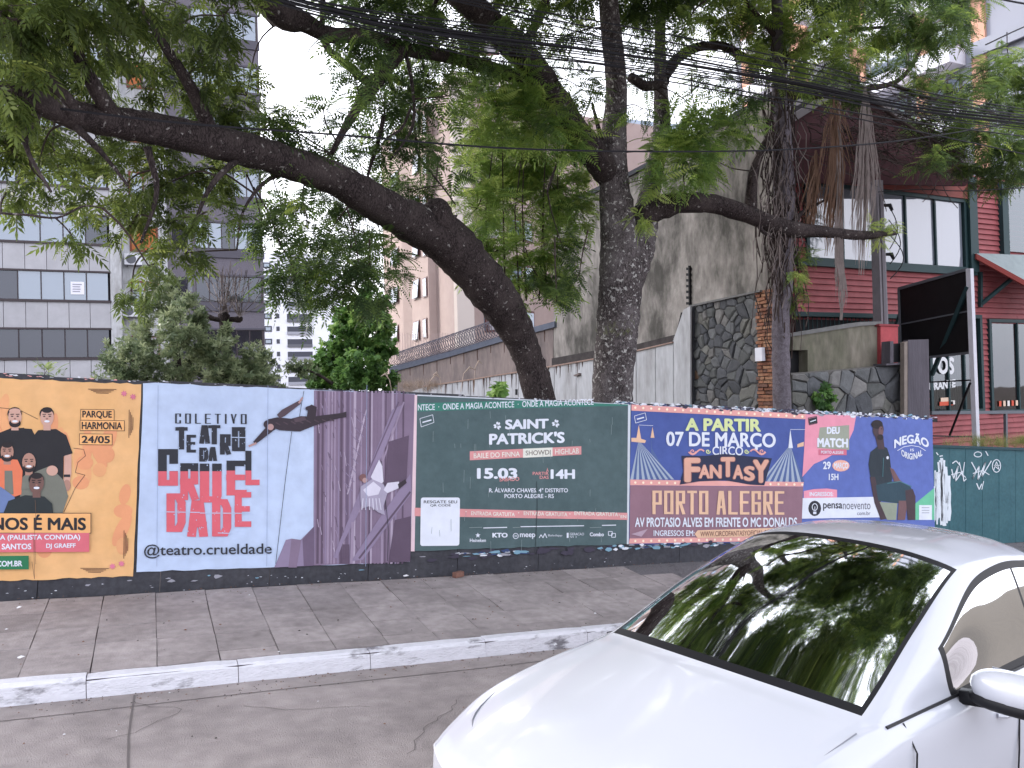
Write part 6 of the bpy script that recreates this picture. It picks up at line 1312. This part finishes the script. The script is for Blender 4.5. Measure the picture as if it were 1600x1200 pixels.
# pollarded bare tree
pt = empty('pollarded_tree', pY(352, 640, 15.6), 'bare pollarded tree with stubby arms in front of the dark brick wing', 'tree'); mb = MB()
limb(mb, [(356, 700, 15.6, 15), (354, 560, 15.6, 14), (351, 510, 15.6, 14), (350, 494, 15.6, 18), (350, 488, 15.6, 12)], 4, 8, .1); limb(mb, [(350, 500, 15.6, 9), (338, 499, 15.6, 8), (326, 495, 15.6, 9), (323, 490, 15.6, 5)], 3, 7, .12); limb(mb, [(352, 502, 15.6, 10), (362, 499, 15.6, 8), (374, 499, 15.6, 10), (377, 495, 15.6, 5)], 3, 7, .12)
mb.build('trunk', m_bark, pt, True); mb = MB()
for i in range(44):
    x, y = random.choice([(350, 488), (374, 496), (345, 490), (356, 490)]); a = -PI/2+random.gauss(0, .45); pts = [(x, y)]
    for k in range(5): a += random.gauss(0, .12); pts.append((pts[-1][0]+random.uniform(9, 19)*math.cos(a), pts[-1][1]+random.uniform(9, 19)*math.sin(a)))
    mb.tube([pY(px, py, 15.6+random.uniform(-.3, .3)) for px, py in pts], .007, 3, cap=False)
mb.build('twigs', m_twigp, pt)
# dry plumes by the ivy, planter grass, fence-top weeds
def tufts(name, label, pts, m, cat, sc=1., n=8, tint=.5, spread=.05, kind='stuff'):
    p, d, s, t = [], [], [], []
    for P in pts:
        for _ in range(n): p.append(tuple(P+Vector((random.gauss(0, spread), random.gauss(0, spread), 0)))); d.append((random.uniform(.5, 1), random.uniform(-.4, .4), random.uniform(-.3, .5)) if random.random() < .5 else (-random.uniform(.5, 1), random.uniform(-.4, .4), random.uniform(-.3, .5))); s.append(sc*random.uniform(.6, 1.2)); t.append(tint+random.gauss(0, .2))
    foliage(name, 'grass', np.array(p), np.array(d), np.array(s), np.clip(np.array(t), 0, 1), m, None, .5, label=label, cat=cat, kind=kind)
tufts('planter_grass', 'long green and straw coloured grass spilling over the teal fence top', [pY(1480+random.random()**.8*200, 697+random.uniform(-6, 6), 9.15) for _ in range(120)], L_grass, 'grass', .62, 7, .45, .04)
tufts('dry_grass', 'straw coloured dry grass between the ivy and the white wall', [pY(625+random.random()*60, 607+random.uniform(-4, 8), 11.5) for _ in range(44)], leaf_mat('leaf_straw', S(120, 104, 92), S(158, 140, 124), S(196, 180, 164), .2), 'grass', .42, 6, .5, .05)
for (x, y, dx) in ((668, 592, 12), (690, 588, -8), (720, 580, 14), (612, 590, -10), (740, 570, 8)):
    mb = MB(); mb.tube([pY(x, 612, 11.6), pY(x+dx*.3, y+4, 11.6), pY(x+dx, y-6, 11.6), pY(x+dx*1.7, y-2, 11.6)], [.004, .006, .016, .006], 5)
    mb.build('grass_plume', mat('straw', S(190, 172, 160), .9), label='dry curved grass plume '+{668: 'second from the ivy, above the left end of the green poster', 690: 'in the middle of the row, bending left before the white wall', 720: 'fourth from the ivy, bending right before the white wall', 612: 'nearest the ivy, bending left', 740: 'nearest the leaning trunk, tallest of the row'}[x], cat='grass', group='dry grass plumes')
one('planter_soil', lambda m: m.prism([pY(1458, 703, 9.06), pY(1720, 710, 9.06), pY(1720, 760, 9.06), pY(1458, 760, 9.06)], (0, .8, 0)), m_soil, label='soil bed of the planter behind the teal fence', cat='planter')

# ------------------------------------------------------------------ overhead cables
m_cab = mat('cable_black', S(34, 34, 40), .6)
def cable(pts, r, label, group=None, n=12):
    mb = MB(); sp = spline([tuple(pY(x, y, Y)) for x, y, Y in pts], n); mb.tube([Vector(q) for q in sp], r, 5, cap=False); mb.build('power_cable', m_cab, label=label, cat='cable', group=group)
def off(pts, dy, dY=0): return [(x, y+dy+(dy*.2 if i % 2 else 0), Y+dY) for i, (x, y, Y) in enumerate(pts)]
main = [(380, -20, 7.0), (530, 20, 7.0), (700, 50, 7.0), (960, 84, 7.0), (1240, 132, 7.0), (1450, 172, 7.0), (1700, 202, 7.0)]
for k in range(10):
    pts = [(x, y+(k-4.5)*(3.6 if i in (2, 3) else 2.4)+random.uniform(-2, 2), 7+.03*(k % 3)) for i, (x, y, Y) in enumerate(main)]
    cable(pts, .007 if k not in (4, 5) else .013, 'one strand of the thick bundle of black cables crossing both trunks', 'strands of the main cable bundle')
for k, (dy, lab) in enumerate(((-46, 'highest thin cable above the main bundle'), (-34, 'second highest thin cable above the main bundle'), (-22, 'thin cable running just above the main bundle'))):
    cable([(520, -40+dy*.2, 7.4), (760, 22+dy*.4, 7.4), (960, 84+dy, 7.4), (1240, 128+dy*.75, 7.4), (1450, 168+dy*.5, 7.4), (1700, 200+dy*.3, 7.4)], .008, lab)
cable([(480, 20, 7.2), (760, 92, 7.2), (1000, 120, 7.2), (1240, 165, 7.2), (1480, 215, 7.2), (1700, 262, 7.2)], .008, 'thin cable dropping below the main bundle to the right')
cable([(470, 0, 7.2), (700, 72, 7.2), (960, 104, 7.2), (1200, 150, 7.2), (1420, 190, 7.2), (1700, 225, 7.2)], .009, 'thin cable hugging the lower edge of the main bundle')
cable([(-60, 150, 7.3), (260, 190, 7.3), (530, 211, 7.3), (800, 232, 7.3), (1060, 237, 7.3), (1260, 232, 7.3), (1450, 214, 7.3), (1700, 170, 7.3)], .01, 'lone lower cable crossing the whole photo across the forked trunk')
cable([(1372, 300, 11.2), (1440, 296, 10.6), (1520, 298, 10), (1700, 286, 9)], .01, 'cable leaving the utility pole top to the right'); cable([(1190, 228, 10), (1300, 262, 10.5), (1372, 292, 11.2)], .008, 'cable from the vine-covered trunk to the utility pole')
cable([(1540, 70, 7), (1600, 42, 7), (1700, 0, 7)], .01, 'cable rising at the top right corner across the grey tower'); cable([(1500, -20, 7), (1580, 2, 7), (1700, 20, 7)], .014, 'short cable clipping the extreme top right corner')

# ------------------------------------------------------------------ white car
CX, CYc, CYAW = 1.03, 3.34, math.radians(13)                       # nose position and centre line; the car heads towards -X
car = empty('white_car', (CX+2.1, CYc, gz(CX+2.1)), 'white sedan passing in the near lane with driver side mirror, cut by the frame', 'car')
cm_root = Matrix.Translation(Vector((CX+2.1, CYc, gz(CX+2.1)))) @ Matrix.Rotation(PHI, 4, 'Y') @ Matrix.Rotation(CYAW, 4, 'Z')
car.rotation_euler = cm_root.to_euler(); INV[car.name] = (cm_root.inverted(), car)
def CP(x, y, z): return cm_root @ Vector((x-2.1, y, z))
m_paint = mat('car_white', S(182, 185, 194), .22, .0, spec=.5, coat=.6); m_cblk = mat('car_black_trim', S(22, 22, 26), .5); m_rub = mat('tyre_rubber', S(26, 26, 28), .9); m_rim = mat('rim_silver', S(170, 172, 180), .3, metal=.8)
g_w = glass_mat('windshield_glass', S(14, 20, 22), .055, (.95, .98, 1), .03, .5); g_s = glass_mat('side_glass', S(14, 18, 20), .03, (.95, .98, 1), .02, .75); g_lamp = glass_mat('lamp_glass', S(200, 204, 212), .15, (1, 1, 1), .02, .3)
#        xc    xs   profile (y, z) from sill to centre line, 11 points
ST = [(0.00, .42, [(.64, .26), (.68, .34), (.70, .46), (.70, .54), (.68, .60), (.64, .64), (.60, .65), (.55, .66), (.38, .675), (.19, .68), (0, .682)]),
      (0.10, .50, [(.70, .22), (.76, .32), (.79, .46), (.785, .56), (.75, .65), (.70, .685), (.65, .695), (.60, .70), (.40, .72), (.20, .73), (0, .732)]),
      (0.40, .66, [(.76, .20), (.85, .32), (.875, .46), (.875, .60), (.84, .72), (.77, .77), (.72, .775), (.67, .775), (.44, .805), (.22, .82), (0, .823)]),
      (0.80, .95, [(.78, .20), (.87, .32), (.90, .48), (.90, .66), (.87, .79), (.80, .84), (.75, .845), (.70, .85), (.47, .88), (.23, .897), (0, .90)]),
      (1.20, 1.42, [(.78, .20), (.87, .32), (.91, .50), (.91, .72), (.885, .86), (.82, .905), (.78, .915), (.74, .925), (.50, .96), (.25, .98), (0, .985)]),
      (1.32, 1.56, [(.78, .20), (.87, .32), (.91, .50), (.91, .73), (.89, .87), (.835, .92), (.80, .935), (.75, .95), (.51, .985), (.25, 1.005), (0, 1.01)]),
      (1.86, 2.06, [(.78, .20), (.87, .32), (.91, .50), (.915, .74), (.90, .88), (.845, .93), (.79, 1.14), (.70, 1.21), (.475, 1.26), (.235, 1.285), (0, 1.29)]),
      (2.38, 2.52, [(.78, .20), (.87, .32), (.91, .50), (.92, .74), (.90, .89), (.85, .935), (.70, 1.37), (.64, 1.43), (.445, 1.485), (.22, 1.51), (0, 1.515)]),
      (2.80, 2.86, [(.78, .20), (.87, .32), (.91, .50), (.92, .74), (.905, .895), (.85, .94), (.68, 1.43), (.62, 1.475), (.43, 1.53), (.215, 1.55), (0, 1.555)]),
      (3.17, 3.17, [(.78, .20), (.87, .32), (.91, .50), (.92, .75), (.905, .90), (.85, .945), (.675, 1.425), (.615, 1.47), (.43, 1.52), (.215, 1.54), (0, 1.545)]),
      (3.52, 3.47, [(.78, .20), (.87, .32), (.91, .50), (.915, .76), (.90, .91), (.84, .955), (.68, 1.37), (.615, 1.415), (.43, 1.465), (.21, 1.485), (0, 1.49)]),
      (4.02, 3.87, [(.77, .20), (.86, .32), (.90, .50), (.905, .77), (.88, .93), (.80, .98), (.76, 1.0), (.72, 1.015), (.48, 1.05), (.24, 1.07), (0, 1.075)]),
      (4.35, 4.15, [(.74, .22), (.82, .34), (.85, .50), (.85, .76), (.82, .92), (.75, .97), (.70, .985), (.65, .995), (.44, 1.015), (.22, 1.025), (0, 1.03)]),
      (4.48, 4.22, [(.70, .28), (.74, .36), (.77, .50), (.77, .72), (.74, .87), (.68, .92), (.63, .93), (.58, .94), (.40, .955), (.20, .96), (0, .962)])]
def cpt(i, j, side):
    xc, xs, pr = ST[i]; y, z = pr[j]; xc, xs = (xc, xs) if i < 6 else (xc+.09, xs+.09) if i == 6 else (xc+.2, xs+.22); z *= 1.012 if i < 6 else 1.022; x = xc+(xs-xc)*(y/.91)**2.2; return CP(x, side*y, z)
NJ = 11; GR = [[np.array(cpt(i, j, -1)) for j in range(NJ)]+[np.array(cpt(i, j, 1)) for j in range(NJ-2, -1, -1)] for i in range(len(ST))]
KR = 12
def crow(row):
    P = [2*row[0]-row[1]]+list(row)+[2*row[-1]-row[-2]]; out = []
    for i in range(1, len(P)-2):
        a, b, c, d = P[i-1], P[i], P[i+1], P[i+2]; la, lb, lc = np.linalg.norm(b-a), np.linalg.norm(c-b), np.linalg.norm(d-c)
        t1 = (c-a)/(la+lb)*lb if la+lb > 0 else 0*a; t2 = (d-b)/(lb+lc)*lb if lb+lc > 0 else 0*a
        for k in range(KR):
            t = k/KR; out.append((2*t**3-3*t**2+1)*b+(t**3-2*t**2+t)*t1+(-2*t**3+3*t**2)*c+(t**3-t**2)*t2)
    out.append(P[-2]); return out
G1 = [crow(r) for r in GR]; nc = len(G1[0]); cols = [crow([G1[i][c] for i in range(len(G1))]) for c in range(nc)]; nr = len(cols[0])
VV = [tuple(cols[c][r]) for r in range(nr) for c in range(nc)]
reg = {}
J2 = 2*(NJ-1)
for r in range(nr-1):
    for c in range(nc-1):
        i, j = r//KR, c//KR; jj = j if j < NJ-1 else J2-1-j; side = -1 if j < NJ-1 else 1
        q = (r*nc+c, r*nc+c+1, (r+1)*nc+c+1, (r+1)*nc+c)
        if i in (5, 6) and jj >= 7:
            e = r == 5*KR or r == 7*KR-1 or c in (7*KR, (J2-7)*KR-1); reg.setdefault(('windshield_seal' if e else 'windshield', 0), []).append(q)
        elif i == 10 and jj >= 7:
            e = r == 10*KR or r == 11*KR-1 or c in (7*KR, (J2-7)*KR-1); reg.setdefault(('rear_window_seal' if e else 'rear_window', 0), []).append(q)
        elif i in (6, 7, 8, 9) and jj == 5:
            cc = c % KR; e = r in (6*KR, 10*KR-1, 8*KR+6) or (cc in (0, KR-1)); reg.setdefault(('window_seal' if e else 'side_window', side), []).append(q)
        elif i == 5 and jj == 5: reg.setdefault(('quarter_panel', side), []).append(q)
        else: reg.setdefault(('body', 0), []).append(q)
reg[('body', 0)] += [tuple(range(nc-1, -1, -1)), tuple((nr-1)*nc+c for c in range(nc)), tuple([r*nc for r in range(nr)]+[r*nc+nc-1 for r in range(nr-1, -1, -1)])]
def subpart(name, faces, m, parent):
    used = sorted({v for f in faces for v in f}); mp_ = {v: k for k, v in enumerate(used)}; mb = MB(); mb.add([VV[v] for v in used], [tuple(mp_[v] for v in f) for f in faces])
    return mb.build(name, m, parent, True)
for (nm_, sd_), fc in reg.items(): subpart(nm_, fc, {'body': m_paint, 'windshield': g_w, 'rear_window': g_w, 'side_window': g_s, 'quarter_panel': m_paint}.get(nm_, m_cblk), car)
# black gasket frame round the windshield, wipers, bonnet shut line, cabin
def edge(keys, r, name, m, parent, lift=.004): 
    mb = MB(); P = [Vector(cpt(*k))+Vector((0, 0, lift)) for k in keys]; sp = spline([tuple(p) for p in P], 5); mb.tube([Vector(q) for q in sp], r, 6); return mb.build(name, m, parent)
one('dashboard', lambda m: m.prism([CP(1.42, -.66, .86), CP(1.95, -.7, .9), CP(2.0, -.7, .78), CP(1.5, -.66, .7)], CP(0, 1.36, 0)-CP(0, 0, 0)), m_cblk, car)
def seat(y, x=2.55):
    o = one('seat', lambda m: (m.prism([CP(x-.35, y-.24, .45), CP(x+.15, y-.24, .42), CP(x+.15, y-.24, .56), CP(x-.35, y-.24, .6)], CP(0, .48, 0)-CP(0, 0, 0)), m.prism([CP(x+.1, y-.23, .5), CP(x+.24, y-.23, .5), CP(x+.38, y-.21, 1.08), CP(x+.28, y-.21, 1.1)], CP(0, .46, 0)-CP(0, 0, 0)), m.prism([CP(x+.3, y-.12, 1.1), CP(x+.4, y-.12, 1.1), CP(x+.42, y-.12, 1.27), CP(x+.34, y-.12, 1.28)], CP(0, .24, 0)-CP(0, 0, 0))), mat('seat_fabric', S(120, 112, 114), .9), car)
seat(-.36); seat(.36)
mb = MB(); c0 = CP(1.98, -.36, .93); ax = (CP(1.7, -.36, 1.08)-c0).normalized(); A_ = Vector((0, 1, 0)); B_ = ax.cross(A_); mb.tube([c0+(A_*math.cos(t)+B_*math.sin(t))*.18 for t in np.linspace(0, 2*PI, 21)], .014, 6); mb.bar(c0-A_*.17, c0+A_*.17, .03); mb.build('steering_wheel', m_cblk, car)
one('floor_pan', lambda m: m.prism([CP(1.3, -.72, .3), CP(3.9, -.72, .3), CP(3.9, -.72, .34), CP(1.3, -.72, .34)], CP(0, 1.44, 0)-CP(0, 0, 0)), m_cblk, car)
for (y, l) in ((-.45, .55), (.18, .5)):
    a = Vector(CP(1.42+.3*y*y, y, 1.025)); b = Vector(CP(1.46+.3*(y+l)**2, y+l, 1.035)); one('wiper', lambda m: m.tube([a, (a+b)/2+Vector((0, 0, .02)), b], [.009, .007, .005], 5), m_cblk, car)
# rear-view mirror, side mirrors
one('rearview_mirror', lambda m: m.box(CP(2.16, -.12, 1.28), CP(2.2, .12, 1.35)), m_cblk, car)
def ellipsoid(mb, c, rx, ry, rz, n=10, m_=14, cut=None):
    k0 = len(mb.v); V = [Vector((0, 0, 1))]
    for i in range(1, n):
        for j in range(m_): th, ph = PI*i/n, 2*PI*j/m_; V.append(Vector((math.sin(th)*math.cos(ph), math.sin(th)*math.sin(ph), math.cos(th))))
    V.append(Vector((0, 0, -1))); Fc = [(0, 1+j, 1+(j+1) % m_) for j in range(m_)]+[(1+i*m_+j, 1+(i+1)*m_+j, 1+(i+1)*m_+(j+1) % m_, 1+i*m_+(j+1) % m_) for i in range(n-2) for j in range(m_)]+[(len(V)-1, 1+(n-2)*m_+(j+1) % m_, 1+(n-2)*m_+j) for j in range(m_)]
    def sq(v): return math.copysign(abs(v)**.75, v)
    mb.add([CP(c[0]+rx*sq(v.x), c[1]+ry*sq(v.y), c[2]+rz*sq(v.z)) for v in V], Fc)
for s in (-1, 1):
    if s < 0: mb = MB(); ellipsoid(mb, (2.2, s*1.08, 1.03), .10, .18, .08); o = mb.build('side_mirror', m_paint, car, True)
    if s < 0: mb = MB(); ellipsoid(mb, (2.21, s*1.07, .97), .105, .182, .045); mb.bar(CP(2.18, s*.86, .95), CP(2.2, s*.98, .96), .06); mb.build('mirror_base', m_cblk, o, True)
    if s < 0: one('mirror_glass', lambda m: m.prism([CP(2.3, s*.95, .97), CP(2.3, s*1.2, .97), CP(2.3, s*1.2, 1.09), CP(2.3, s*.95, 1.09)], CP(.004, 0, 0)-CP(0, 0, 0)), m_rim, o)
    for x in (.82, 3.35):
        mb = MB(); n = 28; prof = [(.19, -.09), (.20, -.1), (.27, -.105), (.305, -.085), (.31, 0), (.305, .085), (.27, .105), (.2, .1), (.19, .09)]; V = []
        for k in range(n):
            t = 2*PI*k/n; V += [CP(x+r*math.cos(t), s*.80+w_, .31+r*math.sin(t)) for r, w_ in prof]
        p9 = len(prof); mb.add(V, [(k*p9+j, ((k+1) % n)*p9+j, ((k+1) % n)*p9+j+1, k*p9+j+1) for k in range(n) for j in range(p9-1)]); wh_ = mb.build('wheel', m_rub, car, True)
        mb = MB()
        for k in range(5):
            t = 2*PI*k/5; mb.bar(CP(x, s*.90, .31), CP(x+.19*math.cos(t), s*.905, .31+.19*math.sin(t)), .05, .03)
        mb.tube([CP(x+.195*math.cos(t), s*.87, .31+.195*math.sin(t)) for t in np.linspace(0, 2*PI, 25)], .016, 6); mb.build('rim', m_rim, wh_)
        mb = MB(); mb.add([CP(x, s*.866, .33)]+[CP(x+.345*math.cos(t), s*.868, .33+.345*math.sin(t)) for t in np.linspace(0, 2*PI, 28)], [(0, 1+k, 2+k) for k in range(27)]); 
    # headlight, door lines, handle
    mb = MB(); P = [(.32, .64, .60), (.50, .71, .62), (.66, .80, .665), (.60, .745, .70), (.40, .66, .685)]; mb.prism([CP(x, s*(y+.012), z) for x, y, z in P], CP(-.03, s*.02, .0)-CP(0, 0, 0)); mb.build('headlight', g_lamp, car)
    for xd in (1.62, 2.72, 3.55): one('door_gap', lambda m: m.tube([CP(xd+.0, s*.914, .34), CP(xd-.02, s*.928, .6), CP(xd, s*.92, .83), CP(xd+.02, s*.85, .93)], .005, 4), m_cblk, car)
    for xh in (2.45, 3.35): one('door_handle', lambda m: m.tube([CP(xh, s*.92, .82), CP(xh+.03, s*.945, .82), CP(xh+.15, s*.945, .82), CP(xh+.18, s*.92, .82)], .012, 6), m_paint, car)
    one('taillight', lambda m: m.prism([CP(3.98, s*.745, .66), CP(4.2, s*.62, .66), CP(4.16, s*.62, .86), CP(3.96, s*.74, .86)], CP(.04, s*.02, 0)-CP(0, 0, 0)), mat('tail_red', S(150, 20, 24), .3), car)
    one('window_trim', lambda m: m.tube([Vector(q) for q in spline([tuple(Vector(cpt(i, 5, s))+Vector((0, s*.004, 0))) for i in range(5, 12)], 4)], .008, 5), m_cblk, car)
one('bonnet_gap', lambda m: m.tube([Vector(q) for q in spline([tuple(CP(*p)) for p in ((1.36, -.79, .925), (.95, -.775, .855), (.58, -.70, .79), (.3, -.48, .755), (.2, 0, .762), (.3, .48, .755), (.58, .70, .79), (.95, .775, .855), (1.36, .79, .925))], 5)], .004, 4), mat('gap_grey', S(120, 122, 130), .6), car)
one('grille', lambda m: m.prism([CP(-.012, -.38, .44), CP(-.012, .38, .44), CP(.0, .36, .56), CP(.0, -.36, .56)], CP(-.02, 0, 0)-CP(0, 0, 0)), m_cblk, car)
one('number_plate', lambda m: m.prism([CP(-.04, -.2, .33), CP(-.04, .2, .33), CP(-.035, .2, .43), CP(-.035, -.2, .43)], CP(-.01, 0, 0)-CP(0, 0, 0)), mat('plate_grey', S(190, 192, 198), .5), car)

for o in SC.objects:
    if o.type == 'MESH' and len(o.data.polygons) and o.name.split('.')[0] in ('pavement', 'road', 'ground'): pass
